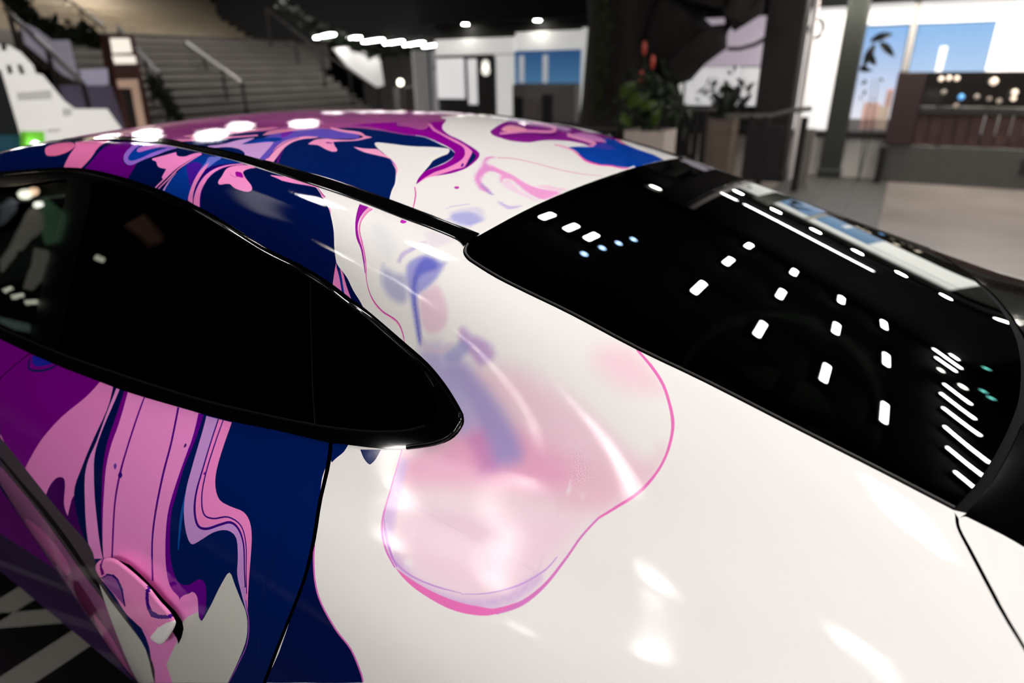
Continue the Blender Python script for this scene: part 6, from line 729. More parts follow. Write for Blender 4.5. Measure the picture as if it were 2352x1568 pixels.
def sky_mat(name, top, bot, z0, z1, e):
    m = bpy.data.materials.new(name); m.use_nodes = True; nt = m.node_tree; b = nt.nodes['Principled BSDF']
    tc = nt.nodes.new('ShaderNodeTexCoord'); sp = nt.nodes.new('ShaderNodeSeparateXYZ'); mr = nt.nodes.new('ShaderNodeMapRange'); rp = nt.nodes.new('ShaderNodeValToRGB')
    nt.links.new(tc.outputs['Object'], sp.inputs[0]); nt.links.new(sp.outputs['Z'], mr.inputs['Value']); mr.inputs['From Min'].default_value = z0; mr.inputs['From Max'].default_value = z1
    nt.links.new(mr.outputs[0], rp.inputs[0]); rp.color_ramp.elements[0].color = (*lin(bot),1); rp.color_ramp.elements[1].color = (*lin(top),1)
    nt.links.new(rp.outputs[0], b.inputs['Emission Color']); b.inputs['Emission Strength'].default_value = e; b.inputs['Base Color'].default_value = (.02,.02,.02,1); b.inputs['Roughness'].default_value = .5; return m
def picture(label, x0, x1, z0, z1, top, bot, e):
    t = empty('sky_picture', ((x0+x1)/2,9.66,z0)); tag(t, label, 'picture')
    m = sky_mat('sky_print', top, bot, 0, z1-z0, e)
    w_ = (x1-x0)/2; MB().bbox((-w_,-.05,0),(w_,0,z1-z0),.005).build('print', m, t); return t
def onpic(t, name, x0, x1, z0, z1, m):
    l = t.location; MB().bbox((x0-l.x,-.062,z0-l.z),(x1-l.x,-.051,z1-l.z),.003).build(name, m, t)
M_CHIM = lit('printed_chimney_white',(232,232,236),.62); M_PBLD = lit('printed_brick_pink',(200,160,150),.42); M_PBLD2 = lit('printed_brick_sand',(206,184,166),.42); M_PGR = lit('printed_grey_roofs',(110,104,106),.3); M_PDK = lit('printed_dark_building',(84,80,80),.25)
t = picture('square blue sky picture with one pale chimney, above the brown counter',1.63,2.49,1.30,2.005,(112,168,222),(178,204,236),.95)
onpic(t,'chimney',1.94,2.02,1.31,1.73,M_CHIM)
t = picture('tall sky picture with pinkish buildings beside dark green column',.99,1.53,.63,2.0,(112,168,226),(238,232,236),.95)
onpic(t,'building',1.16,1.36,.66,1.02,M_PBLD); onpic(t,'building',1.36,1.50,.66,.98,M_PBLD2); onpic(t,'building',1.42,1.50,.98,1.2,M_PBLD); onpic(t,'roofs',1.0,1.52,.63,.80,M_PGR)
t = picture('deep blue sky picture with two pale chimneys, left of the tree',-4.60,-3.30,1.28,1.81,(34,80,130),(70,116,156),.75)
M_CH2 = lit('printed_chimney_grey',(200,202,206),.42)
onpic(t,'chimney',-4.50,-4.40,1.29,1.74,M_CH2); onpic(t,'chimney',-4.02,-3.92,1.29,1.74,M_CH2)
g = empty('counter_display',(-3.95,9.55,0)); tag(g,'grey counter front with doorways under the deep blue picture','counter')
MB().bbox((-.64,-.05,0),(.62,.14,1.27),.01).build('front', mat('grey_counter',(130,126,126),.6), g)
MB().bbox((-.60,-.07,.0),(-.42,-.051,1.05),.004).build('doorway', M_PDK if False else mat('doorway_black',(20,19,19),.7), g); MB().bbox((-.02,-.07,0),(.18,-.051,1.1),.004).build('doorway', MATS['doorway_black'], g)
MB().bbox((-.36,-.07,.0),(-.08,-.051,1.02),.004).build('pale_panel', mat('grey_panel',(120,112,110),.6), g)
o = MB().bbox((1.54,9.52,1.42),(1.62,9.60,2.3),.01).build('post', mat('post_grey',(176,170,164),.6,emit=.12)); tag(o,'pale grey upright post standing on counter end between sky pictures','post')  # post has a faint glow put in, it is no lamp
# ---- columns
def column(label, x0, x1, y0, y1, m, group=None):
    c = empty('column',((x0+x1)/2,(y0+y1)/2,0)); tag(c,label,'column',group); w_, d_ = (x1-x0)/2, (y1-y0)/2
    MB().bbox((-w_,-d_,.0),(w_,d_,4.05),.02).build('shaft', m, c); MB().bbox((-w_-.02,-d_-.02,0),(w_+.02,d_+.02,.12),.01).build('plinth', m, c); return c
column('broad dark brown column behind the black barrier',-.13,.36,8.5,8.9,mat('brown_column',(24,15,13),.6))
column('dark green-grey column between the white panel and tall sky picture',.76,1.03,9.2,9.42,mat('green_column',(40,42,36),.6))
o = MB().bbox((.385,8.80,0),(.45,8.90,4.05),.01).build('conduit', mat('pale_conduit',(200,192,190),.5,emit=.10)); tag(o,'pale grey vertical conduit beside the brown column','pipe')  # pale strip brightened by an added glow, it is no lamp
a = Vector((0.433,9.15,1.977)); V = [a+Vector((.085*math.cos(k*.314),0,.115*math.sin(k*.314))) for k in range(21)]
o = empty('valve_wheel', a); MB().tube([v-a for v in V],.022,8,False).build('rim', mat('dark_iron',(52,50,48),.5,metal=.5), o); MB().tube([(0,0,.115),(0,.485,.115)],.012,6).build('bracket', MATS['dark_iron'], o); tag(o,'small dark iron ring hanging on white backlit panel','ring')
o = MB().tube([(-0.65,8.8,1.746),(-0.482,8.8,1.742),(-0.283,8.8,1.793),(-0.139,8.8,1.876),(-0.038,8.8,1.958)],.028,8).build('cable', mat('grey_cable',(104,98,98),.5)); tag(o,'thick grey cable drooping from the brown column to the left','cable')
# ---- brown bar counter on stone plinth (right edge)
b = empty('bar_counter',(1.55,9.2,0)); tag(b,'dark brown bar counter on grey stone plinth at right edge','counter')
M_BRICK = mat('brown_cladding',(74,50,46),.6,noise=.25,nscale=7); M_BARD = mat('dark_bar_glass',(24,20,18),.2,coat=.5)
MB().bbox((.02,0,0),(3.6,.9,.50),.01).build('stone_plinth', mat('grey_plinth',(70,70,66),.6,noise=.1), b)
MB().bbox((.30,.1,1.00),(3.6,.2,1.42),.01).build('back_case', M_BARD, b); MB().bbox((.30,.0,.90),(3.6,.2,1.0),.01).build('shelf', mat('bar_shelf',(44,42,38),.4), b); MB().bbox((-.03,-.02,.50),(.30,.3,1.42),.01).build('end_pier', mat('dark_red_brown',(46,28,26),.6), b)
for k in range(22): MB().bbox((.31+.15*k,.06,.50),(.31+.15*k+.14,.14,.90),.006).build('cladding_board', M_BRICK, b)
MB().bbox((-.06,-.25,0),(.03,.10,.50),.01).build('black_pier', mat('black_pier',(10,9,9),.6), b)
MB().bbox((1.55,-.01,.18),(1.72,.0,.38),.004).build('socket_plate', mat('socket_black',(18,18,18),.5), b)
M_GLOW = lit('warm_glow',(236,216,194),1.1); M_GLOWB = lit('blue_glow',(96,160,220),1.0); M_GLOWD = lit('dim_glow',(150,138,126),.4)  # small glowing globes standing for the bright spots on the bar
for (p, r_, m_, lb) in (((2.017,9.15,1.337),.03,M_GLOW,'left globe of the close trio on the bar'),((2.101,9.15,1.347),.03,M_GLOW,'middle globe of the close trio on the bar'),((2.187,9.15,1.342),.03,M_GLOW,'right globe of the close trio on the bar'),((2.585,9.15,1.305),.045,M_GLOW,'single bright globe high on the bar case'),
    ((2.08,9.15,1.18),.03,M_GLOWD,'dim globe below the close trio of globes'),((2.283,9.15,1.119),.035,M_GLOWB,'small blue globe on the bar shelf'),((2.449,9.15,1.125),.03,M_GLOWD,'dim globe right of the small blue globe'),((2.583,9.15,1.101),.025,M_GLOWD,'faint globe left of another on bar shelf end'),((2.693,9.15,1.076),.03,M_GLOWD,'lowest faint globe on the bar shelf end'),
    ((2.829,9.15,1.179),.035,M_GLOW,'upper half of the bright globe pair by frame edge'),((2.833,9.15,1.108),.03,M_GLOW,'lower half of the bright globe pair by frame edge'),((2.25,9.15,1.013),.03,M_GLOWD,'dim globe under the small blue globe')):
    l_ = empty('bulb', p); tag(l_, lb, 'bulb', 'small glowing globes on the bar counter')
    MB().lathe([(.2*r_,-r_),(.8*r_,-.6*r_),(r_,0),(.8*r_,.6*r_),(.2*r_,r_)],12).build('globe', m_, l_); MB().lathe([(.25*r_,r_),(.25*r_,1.5*r_)],8).build('cap', M_DSTEEL, l_)
# ---- tree with heavy curved limb
rng = random.Random(3)
tr = empty('tree',(-1.85,8.2,0)); tag(tr,'thick dark tree with mossy trunk and heavy limb curving to the right','tree')
def local(pts, o): return [Vector(p)-o.location for p in pts]
prof = [(1.15,0),(.95,.15),(.78,.5),(.66,1.1),(.60,1.8),(.62,2.6),(.75,3.4),(1.0,4.04)]
V = []; F = []; n = 28
for i, (r_, h) in enumerate(prof):
    for k in range(n): t_ = 2*math.pi*k/n; rr = r_*(1+.09*math.sin(5*t_+h)+.05*math.sin(11*t_+2*h)); V.append((rr*math.cos(t_),rr*math.sin(t_),h))
for i in range(len(prof)-1):
    for k in range(n): F.append((i*n+k,i*n+(k+1)%n,(i+1)*n+(k+1)%n,(i+1)*n+k))
MB().add(V,F,True).build('trunk', M_BARK, tr)
limb = local([(-1.13,7.6,0.929),(-1.09,7.6,1.161),(-0.97,7.6,1.455),(-0.765,7.6,1.684),(-0.51,7.6,1.853),(-0.324,7.6,2.064),(-0.252,7.6,2.388),(-0.254,7.6,2.793)], tr)
MB().tube(limb,[.24,.22,.20,.19,.18,.16,.14,.13],12).build('limb', M_BARK, tr)
MB().tube(local([(-0.368,7.6,1.994),(-0.08,7.6,2.147),(0.032,7.6,2.415)],tr),[.10,.09,.07],8).build('branch', M_BARK, tr)
MB().tube(local([(-1.412,7.9,1.317),(-1.255,7.9,1.645),(-1.088,7.9,1.907),(-0.935,7.9,2.107),(-0.825,7.9,2.302),(-0.769,7.9,2.543),(-0.751,7.9,2.874)],tr),[.25,.40,.48,.52,.54,.55,.55],14).build('bough', M_BARK, tr)
m_ = MB(); V, F = [], []
for k in range(420):
    h = rng.uniform(.9,3.6); t_ = rng.gauss(-1.95,.12); r_ = .66; c_ = Vector((r_*math.cos(t_),r_*math.sin(t_),h)); a_ = leafquads(rng,c_,1,.09,(.01,.01,.01)); kk = len(V); V += a_[0]; F += [tuple(i+kk for i in f) for f in a_[1]]
o = m_.add(V,F).build('moss', mat('moss_green',(44,56,14),.8), tr); o['kind'] = 'stuff'
# ---- planters
def planter(label, loc, wdt, h, m, name='planter'):
    p = empty(name, loc); tag(p,label,'planter'); t_ = .03
    mb = MB(); a = wdt/2; q = MB()
    q.box((-a,-a,0),(a,-a+t_,h)).box((-a,a-t_,0),(a,a,h)).box((-a,-a+t_,0),(-a+t_,a-t_,h)).box((a-t_,-a+t_,0),(a,a-t_,h)).box((-a+t_,-a+t_,.02),(a-t_,a-t_,.05))
    q.build('box', m, p); MB().box((-a+t_,-a+t_,h-.08),(a-t_,a-t_,h-.05)).build('soil', mat('soil',(20,15,12),.9), p); return p
pl = planter('white square planter box half hidden behind the car roof',(-1.0,6.7,0),.5,.80,mat('planter_white',(188,176,168),.6,noise=.08))
pt = planter('tall beige square planter holding a dark leafy plant',(-.50,8.25,0),.40,.84,mat('planter_beige',(112,98,88),.6,noise=.08))
def bush(label, base, top, n, size, spread, m, name='plant', stems=5):
    p = empty(name, base); tag(p,label,'plant'); h = top[2]-base[2]
    for k in range(stems):
        d = Vector((rng.gauss(0,spread[0]*.5),rng.gauss(0,spread[1]*.5),h*rng.uniform(.7,1.0))); MB().tube([(0,0,0),d*.5+Vector((rng.gauss(0,.03),0,0)),d],[.012,.009,.004],6).build('stem', M_LEAF, p)
    V, F = leafquads(rng,(top[0]-base[0],top[1]-base[1],h*.62),n,size,spread); o = MB().add(V,F).build('foliage', m, p); o['kind'] = 'stuff'; return p
def bigleaf(p, a, b, wd, m):
    a = Vector(a)-p.location; b = Vector(b)-p.location; d = b-a; s_ = d.cross(Vector((0,1,0))).normalized(); V = []; F = []
    for i in range(7):
        t_ = i/6; w2 = wd*math.sin(math.pi*(.08+.9*t_))**.8; c_ = a+d*t_+Vector((0,-.06*math.sin(math.pi*t_),-.05*t_*t_)); V += [c_-s_*w2/2, c_+Vector((0,.02,-.015)), c_+s_*w2/2]
    for i in range(6):
        for j in (0,1): F.append((3*i+j,3*i+j+1,3*i+j+4,3*i+j+3))
    MB().add(V,F,True).build('leaf', m, p)
p1 = bush('bushy plant with bright leaves and red blooms in white planter',(-1.0,6.7,.74),(-1.0,6.7,1.35),300,.15,(.19,.16,.16),M_LEAF)
for a, b, wd in (((-1.344,6.5,1.171),(-1.155,6.5,1.401),.14),((-1.254,6.5,1.073),(-0.984,6.5,1.271),.15),((-1.087,6.5,1.051),(-0.87,6.5,1.176),.12),((-0.909,6.5,0.857),(-0.824,6.5,1.128),.12),((-1.184,6.5,0.849),(-1.32,6.5,1.047),.12)): bigleaf(p1,a,b,wd,M_LEAF2)
M_RED = mat('red_bloom',(170,62,48),.5)
for q in ((-1.116,6.6,1.722),(-1.004,6.6,1.57),(-1.131,6.6,1.409)):
    c_ = Vector(q)-p1.location; MB().tube([(0,0,.2),c_*.7,c_],[.008,.006,.005],6).build('flower_stem', M_LEAF, p1)
    MB().lathe([(.005,-.09),(.026,-.05),(.032,0),(.022,.05),(.004,.08)],10,c=tuple(c_)).build('bloom', M_RED, p1)
p2 = bush('dark leafy plant growing in the tall beige planter',(-.50,8.25,.78),(-.46,8.25,1.4),70,.16,(.13,.10,.13),mat('dark_leaf',(20,20,16),.6))
for a, b, wd in (((-0.416,8.2,0.91),(-0.406,8.2,1.311),.11),((-0.374,8.2,0.951),(-0.297,8.2,1.354),.10),((-0.444,8.2,0.949),(-0.667,8.2,1.255),.10),((-0.314,8.2,0.935),(-0.124,8.2,1.229),.10)): bigleaf(p2,a,b,wd,M_LEAF if wd > .105 else MATS['dark_leaf'])
p3 = bush('spray of dark leaves in front of the tall sky picture',(1.30,9.02,0),(1.22,9.02,1.9),8,.1,(.08,.03,.2),MATS['dark_leaf'],stems=2)
for a, b, wd in (((1.106,9,1.509),(1.185,9,1.821),.10),((1.129,9,1.797),(1.364,9,1.927),.10),((1.234,9,1.778),(1.435,9,1.66),.09),((1.107,9,1.641),(1.245,9,1.56),.10),((1.063,9,1.456),(1.183,9,1.508),.10)): bigleaf(p3,a,b,wd,MATS['dark_leaf'])
# ---- black barrier with rail, posts
bar = empty('barrier',(0.3,7.8,0)); tag(bar,'black barrier with grey handrail in front of brown column','barrier')
MB().tube(local([(-.35,7.8,.91),(.2,7.8,.92),(.45,7.8,.99),(.68,7.8,1.02)],bar),.03,8).build('handrail', M_RAIL, bar)
for x in (-.02,.16,.62): MB().bbox((x-.3-.04,-.04,0),(x-.3+.04,.04,.92),.008).build('post', mat('barrier_black',(9,8,8),.6), bar)
MB().bbox((-.3,-.02,.12),(.10,.02,.80),.006).build('infill_panel', MATS['barrier_black'], bar)
MB().bbox((.28,.4,0),(.42,.5,.75),.006).build('pale_post', mat('pale_grey_post',(130,124,118),.6), bar)
b2 = empty('barrier',(-1.0,7.9,0)); tag(b2,'black slatted barrier left of the tall beige planter','barrier')
for k in range(5): MB().bbox((-.02+.11*k-.1,-.03,0),(.05+.11*k-.1,.03,.95),.006).build('slat', MATS['barrier_black'], b2)
MB().tube([(-.3,0,.98),(.5,0,.98)],.025,8).build('handrail', M_RAIL, b2)
b3 = empty('barrier',(-2.6,7.2,0)); tag(b3,'low dark railing in front of the tree base','barrier')
MB().tube([(-.9,0,.72),(1.4,0,.76)],.022,8).build('handrail', M_RAIL, b3)
for k in range(6): MB().bbox((-.85+.43*k,-.02,0),(-.81+.43*k,.02,.74),.005).build('post', MATS['barrier_black'], b3)
# ---- black pylon with white symbol
py = empty('pylon_sign',(-4.98,9.25,0)); tag(py,'narrow black pylon sign with round white symbol near its top','sign')
MB().bbox((-.18,-.05,0),(.18,.05,1.72),.01).build('body', mat('pylon_black',(20,19,18),.5), py)
M_SYM = lit('symbol_white',(255,250,240),.85)
for z_, r_ in ((1.60,.075),(1.50,.085)): MB().lathe([(r_*.35,-.062),(r_*.35,-.052),(r_,-.052),(r_,-.062),(r_*.35,-.062)],24,c=(.02,0,z_),axis='y',cap=False).build('symbol_ring', M_SYM, py); MB().lathe([(r_*.55,-.060),(r_*.55,-.052)],16,c=(.02,0,z_),axis='y').build('symbol_dot', M_SYM, py)
# ---- stairs
def flight(label, x0, z0, n, run, rise, y0, y1, m, name='staircase'):
    f = empty(name,(x0,(y0+y1)/2,0)); tag(f,label,'stairs'); hw = (y1-y0)/2; tm = mat('tread_'+m.name,(62,59,56) if m is M_STAIR else (138,126,108),.7)
    for k in range(n):
        MB().box((-(k+1)*run,-hw,max(0,z0+k*rise-.25)),(-k*run,hw,z0+(k+1)*rise-.03)).build('step', m, f)
        MB().bbox((-(k+1)*run,-hw,z0+(k+1)*rise-.03),(-k*run+.03,hw,z0+(k+1)*rise),.006).build('tread', tm, f)
    return f
flight('wide grey stone staircase rising to the left behind the car roof',-9.0,0,16,.23,.142,5.4,11.6,M_STAIR)
S('trim_4', MB().box((-14.2,4.2,1.6),(-12.68,13.2,2.27)), M_STAIR)
flight('upper flight of warm beige steps beyond the stair landing',-14.2,2.27,12,.30,.142,2.0,12.6,M_STAIR2)
def handrail(label, pts, posts=4, h=.85, m=M_RAIL, r_=.03, drop=None):
    a = Vector(pts[0]); hr = empty('stair_rail', a); tag(hr,label,'handrail'); L_ = [Vector(p)-a for p in pts]
    MB().tube(L_, r_, 8).build('top_rail', m, hr)
    for k in range(posts):
        t_ = k/(posts-1); q = L_[0].lerp(L_[-1],t_); MB().tube([q,q-Vector((0,0,h))],.028,6).build('baluster', M_DSTEEL, hr)
handrail('pale metal handrail in the middle of the grey stairs',[(-12.3,8.517,2.152),(-9.6,7.647,1.33)],4)
handrail('dark metal handrail near the left side of grey stairs',[(-12,6.868,2.377),(-9.6,5.963,1.501)],4,m=M_DSTEEL)
handrail('dark metal handrail on the right side of the grey stairs',[(-12.4,10.955,2.962),(-10.4,10.666,1.937),(-9.2,11.131,1.121)],5,m=M_DSTEEL)
handrail('brown handrail crossing the upper beige steps',[(-16,8.009,3.311),(-14.2,7.874,2.505)],3,m=M_DSTEEL)
handrail('slim rail at the right end of the upper beige steps',[(-16,12.711,3.588),(-14.3,12.936,2.57)],3)
handrail('grey stair rail slanting down behind the white slanted sign',[(-7.6,2.956,2.17),(-7.2,3.377,1.408)],3,h=.6)
S('wall_1', MB().box((-9.2,11.7,0),(-8.9,13.4,1.15)), mat('grey_parapet',(88,85,82),.7))
# ---- garlands
def garland(label, pts, th=.09, n=700):
    P3 = [Vector(p) for p in pts]; g_ = empty('garland', P3[0]); tag(g_,label,'garland'); Q = [p-P3[0] for p in P3]
    MB().tube(Q, th*.35, 6).build('rope', M_LEAF, g_); V, F = [], []
    for k in range(n):
        s_ = rng.uniform(0,len(Q)-1.001); i = int(s_); c_ = Q[i].lerp(Q[i+1],s_-i); a_ = leafquads(rng,c_,1,th*.9,(th*.32,)*3); kk = len(V); V += a_[0]; F += [tuple(j+kk for j in f) for f in a_[1]]
    o = MB().add(V,F).build('leaves', mat('garland_green',(16,30,8),.7), g_); o['kind'] = 'stuff'
garland('dark green garland draped down the right stair side toward black pylon',[(-9.5,8.745,2.795),(-9,9.111,2.349),(-8.6,9.647,2.081),(-8.2,9.969,1.863),(-7.8,10.49,1.913),(-7.5,10.77,1.792),(-7,11.078,1.307),(-6.6,11.666,0.776),(-6.5,12.154,0.343)],.17,1100)
garland('dark green garland looping under the upper beige steps at left',[(-8.4,3.422,2.422),(-8.3,3.481,2.224),(-8.2,3.539,2.052),(-8.1,3.627,1.94),(-8.1,3.873,1.99),(-8.1,4.05,2.022),(-8.1,4.184,1.936)],.19,800)
garland('short green garland beside the brown totem by the stairs',[(-7.4,4.373,1.445),(-7.4,4.466,1.303),(-7.4,4.575,1.128),(-7.4,4.742,0.823),(-7.4,4.936,0.083),(-7.4,4.976,-0.079)],.14,500)
# ---- lights under the far soffit, lamp post, pale walls behind
S('trim_5', MB().box((-15.5,11.9,2.26),(-6.4,18.7,4.05)), M_BLACKC)
S('wall_2', MB().box((-15.5,17.6,0),(-6.4,17.8,2.26)), mat('pale_far_wall',(120,116,112),.7,emit=.05))  # wall brightness partly put in as a faint glow
def bars(pa, pb, i):
    a, b_ = Vector(pa), Vector(pb); c_ = (a+b_)/2; l_ = (b_-a).length; t_ = empty('strip_light', c_); t_.rotation_euler = (0,0,math.atan2((b_-a).y,(b_-a).x)); tag(t_, ('first','second','third','fourth','fifth','sixth','seventh')[i]+' bright strip light from the left in the soffit row','ceiling light','bright row of strip lights under the soffit')
    MB().bbox((-l_/2,-.07,-.03),(l_/2,.07,0),.02).build('diffuser', lit('strip_white',(255,253,248),24.), t_); MB().bbox((-l_/2-.02,-.09,0),(l_/2+.02,.09,.06),.01).build('housing', M_DSTEEL, t_)
for i, (a, b_) in enumerate((((-9.51,9.678,2.2),(-8.324,8.922,2.2)),((-9.696,10.578,2.2),(-9.315,10.384,2.2)),((-9.093,10.325,2.2),(-8.744,10.137,2.2)),((-10.217,11.952,2.2),(-9.034,11.209,2.2)),((-10.523,13.119,2.2),(-9.243,12.239,2.2)),((-10.908,14.418,2.2),(-9.352,13.166,2.2)),((-11.143,15.622,2.2),(-9.895,14.591,2.2)))): bars(a, b_, i)
lp = empty('lamp_post',(-7.2,9.527,0.697)); lp.location.z = 0; tag(lp,'small glowing globe lamp on a thin post by the garland','lamp')
zz = Vector((-7.2,9.683,1.298)).z; MB().tube([(0,0,0),(0,0,zz-.06)],.03,8).build('post', M_DSTEEL, lp); MB().lathe([(.01,-.06),(.045,-.045),(.06,0),(.045,.045),(.01,.06)],16,c=(0,0,zz)).build('globe', lit('globe_glow',(255,250,225),5.), lp)
o = MB().add([Vector(p) for p in ((-9.6,10.252,1.985),(-9.6,11.174,2.077),(-9.6,11.758,1.861),(-9.6,11.829,1.192),(-9.6,11.566,1.158),(-9.6,10.639,1.627))]+[Vector(p)+Vector((-.06,0,0)) for p in ((-9.6,10.252,1.985),(-9.6,11.174,2.077),(-9.6,11.758,1.861),(-9.6,11.829,1.192),(-9.6,11.566,1.158),(-9.6,10.639,1.627))],[(0,1,2,3,4,5),(11,10,9,8,7,6)]+[(i,6+i,6+(i+1)%6,(i+1)%6) for i in range(6)]).build('glowing_gable', lit('gable_white',(225,222,220),.30)); tag(o,'pale glowing wall piece sloping along the right stair edge','light panel')  # lit wall beyond the stairs, its light put in as glow
g = empty('glazed_front',(-7.3,10.2,0)); tag(g,'grey glazed shopfront with dark mullions between stairs and picture wall','shopfront')
for k in range(4): MB().bbox((-.02,-.1+.55*k,.0),(.02,.40+.55*k,1.9),.005).build('pane', lit('pane_grey%d'%(k%2),((150,148,146),(176,174,174))[k%2],.34), g); MB().bbox((.0,.41+.55*k,0),(.05,.44+.55*k,1.95),.005).build('mullion', M_DSTEEL, g)  # panes reach their light grey through an added glow
# ---- left: white slanted sign, lilac boards, brown totem, kiosk
def slab(name, pts, x, t_, m, parent=None):
    q = [Vector(p) for p in pts]; n = len(q); V = [p for p in q]+[p+Vector((-t_,0,0)) for p in q]
    if parent is not None: V = [p-parent.location for p in V]
    return MB().add(V,[tuple(range(n)),tuple(range(2*n-1,n-1,-1))]+[(i,n+i,n+(i+1)%n,(i+1)%n) for i in range(n)]).build(name, m, parent)
sg = empty('slanted_sign',(-7,2.747,0.749)); tag(sg,'large white lit sign with slanted right edge at far left','sign')
M_SW = lit('sign_white',(226,222,216),.66); M_SG = lit('sign_grey_print',(150,146,142),.3)
slab('sign_face',[(-7,2.341,1.815),(-7,2.586,1.804),(-7,2.688,1.736),(-7,2.775,1.602),(-7,2.78,1.52),(-7,2.848,1.501),(-7,3.008,1.213),(-7,3.102,1.12),(-7,3.485,1.101),(-7,3.617,0.831),(-7,3.537,0.514),(-7,2.421,0.586),(-7,2.425,0.921),(-7,2.453,1.514),(-7,2.267,1.559)],-7,.08,M_SW,sg)
for a in ([(-6.99,2.51,1.82),(-6.99,2.561,1.821),(-6.99,2.55,1.751),(-6.99,2.499,1.75)],[(-6.99,2.503,1.602),(-6.99,2.544,1.611),(-6.99,2.545,1.522),(-6.99,2.499,1.513)],[(-6.99,2.613,1.611),(-6.99,2.653,1.611),(-6.99,2.665,1.512),(-6.99,2.616,1.512)]): slab('dark_letter',a,0,.006,mat('letter_dark',(48,46,44),.6),sg)
for a in ([(-6.99,2.515,1.324),(-6.99,2.893,1.341),(-6.99,2.874,1.237),(-6.99,2.516,1.233)],[(-6.99,2.953,1.138),(-6.99,3.065,1.132),(-6.99,3.047,1.044),(-6.99,2.937,1.041)],[(-6.99,2.721,0.919),(-6.99,2.874,0.917),(-6.99,2.872,0.873),(-6.99,2.719,0.875)]): slab('text_block',a,0,.006,lit('text_grey',(196,192,188),.5),sg)
bl = slab('board',[(-7.5,3.029,2.07),(-7.5,3.163,2.011),(-7.5,3.295,1.892),(-7.5,3.509,1.899),(-7.5,3.5,1.426),(-7.5,3.351,1.499),(-7.5,3.006,1.855)],0,.06,lit('board_lilac',(150,146,160),.30)); tag(bl,'lilac-grey tilted board below the looping garland','board')
bl = slab('board',[(-7.6,3.615,1.559),(-7.6,3.954,1.574),(-7.6,3.921,1.376),(-7.6,3.607,1.341)],0,.06,lit('board_lilac2',(164,160,180),.38)); tag(bl,'small pale lilac rectangle board left of the brown totem','board')
bl = slab('board',[(-7.55,3.193,1.386),(-7.55,3.924,1.365),(-7.55,3.98,0.785),(-7.55,3.751,-0.129),(-7.55,2.924,0.008)],0,.06,lit('board_plum',(92,82,104),.16)); tag(bl,'dark plum board rising behind the white slanted sign','board')
tt = empty('totem_sign',(-7.8,4.144,0.587)); tag(tt,'brown totem sign with cream block letters beside the stairs','sign')
slab('totem_body',[(-7.8,4.172,2.001),(-7.8,4.534,2.004),(-7.8,4.521,0.736),(-7.8,4.434,0.375),(-7.8,4.038,0.418),(-7.8,4.103,0.826)],0,.2,mat('totem_brown',(92,58,50),.6,emit=.03),tt)
M_CR = lit('cream_print',(232,214,196),.55)
for a in ([(-7.79,4.194,1.949),(-7.79,4.461,1.957),(-7.79,4.459,1.776),(-7.79,4.181,1.761)],[(-7.79,4.168,1.734),(-7.79,4.487,1.738),(-7.79,4.487,1.637),(-7.79,4.178,1.631)]): slab('cream_letter',a,0,.006,lit('cream_bright',(250,240,226),.8),tt)
slab('cream_figure',[(-7.79,4.152,1.433),(-7.79,4.45,1.434),(-7.79,4.423,0.744),(-7.79,4.35,0.446),(-7.79,4.247,0.457),(-7.79,4.294,0.754),(-7.79,4.332,1.317),(-7.79,4.149,1.327)],0,.006,lit('cream_low',(206,172,150),.35),tt)
slab('black_figure',[(-7.79,4.206,1.308),(-7.79,4.317,1.306),(-7.79,4.309,0.812),(-7.79,4.205,0.808)],0,.006,mat('letter_dark'),tt)
kk = empty('kiosk',(-6.3,1.945,0.635)); tag(kk,'dark teal kiosk at the far left edge','kiosk')
slab('kiosk_side',[(-6.3,1.912,1.592),(-6.3,2.133,1.552),(-6.3,2.135,0.966),(-6.3,2.104,0.616),(-6.3,1.645,0.671)],0,.3,mat('teal_dark',(6,16,24),.5),kk); slab('kiosk_base',[(-6.2,1.666,0.882),(-6.2,1.94,0.942),(-6.2,2.181,0.914),(-6.2,2.164,0.546),(-6.2,1.59,0.62)],0,.3,mat('teal_mid',(14,78,100),.5,emit=.12),kk)
gl = empty('signal_light',(-6.1,2.155,0.841)); tag(gl,'green box with a glaring white light beside the kiosk','lamp')
slab('green_box',[(-6.1,2.1,0.967),(-6.1,2.278,0.953),(-6.1,2.236,0.768),(-6.1,2.054,0.773)],0,.1,lit('signal_green',(110,190,50),.5),gl); MB().lathe([(.004,-.04),(.035,-.02),(.04,0),(.035,.02),(.004,.04)],14,c=tuple(Vector((-6.05,2.137,0.832))-gl.location)).build('bulb', lit('signal_white',(225,255,245),6.), gl)
# ---- ceiling lights over the car (what the film and the glass mirror, plus added fill lamps)
def ceil_light(x, y, lx, ly, label, group, z=4.0, e=1.):
    t_ = empty('ceiling_light',(x,y,z)); tag(t_,label,'ceiling light',group)
    MB().bbox((-lx/2-.015,-ly/2-.015,0),(lx/2+.015,ly/2+.015,.055),.004).build('housing', M_DSTEEL, t_)
    MB().bbox((-lx/2,-ly/2,-.012),(lx/2,ly/2,.0),.005).build('diffuser', lit('lamp_white%g'%e,(255,250,246),LAMP*e), t_)
ORD = ('first','second','third','fourth','fifth','sixth','seventh','eighth')
for i, x in enumerate((1.60,2.36,3.11,3.77)):
    for j, y in enumerate((4.72,6.40,8.20)): ceil_light(x,y,.06,.46,'short ceiling light mirrored on rear window, %s row, %s from the left' % (('lower','middle','upper')[j],ORD[i]),'linear ceiling lights in a grid')
for i, (x, y) in enumerate(((-.21,4.12),(.11,4.16),(.36,4.22))): ceil_light(x,y,.07,.28,'ceiling light mirrored near rear window top corner, %s of three dashes' % ORD[i],'trio of linear ceiling lights')
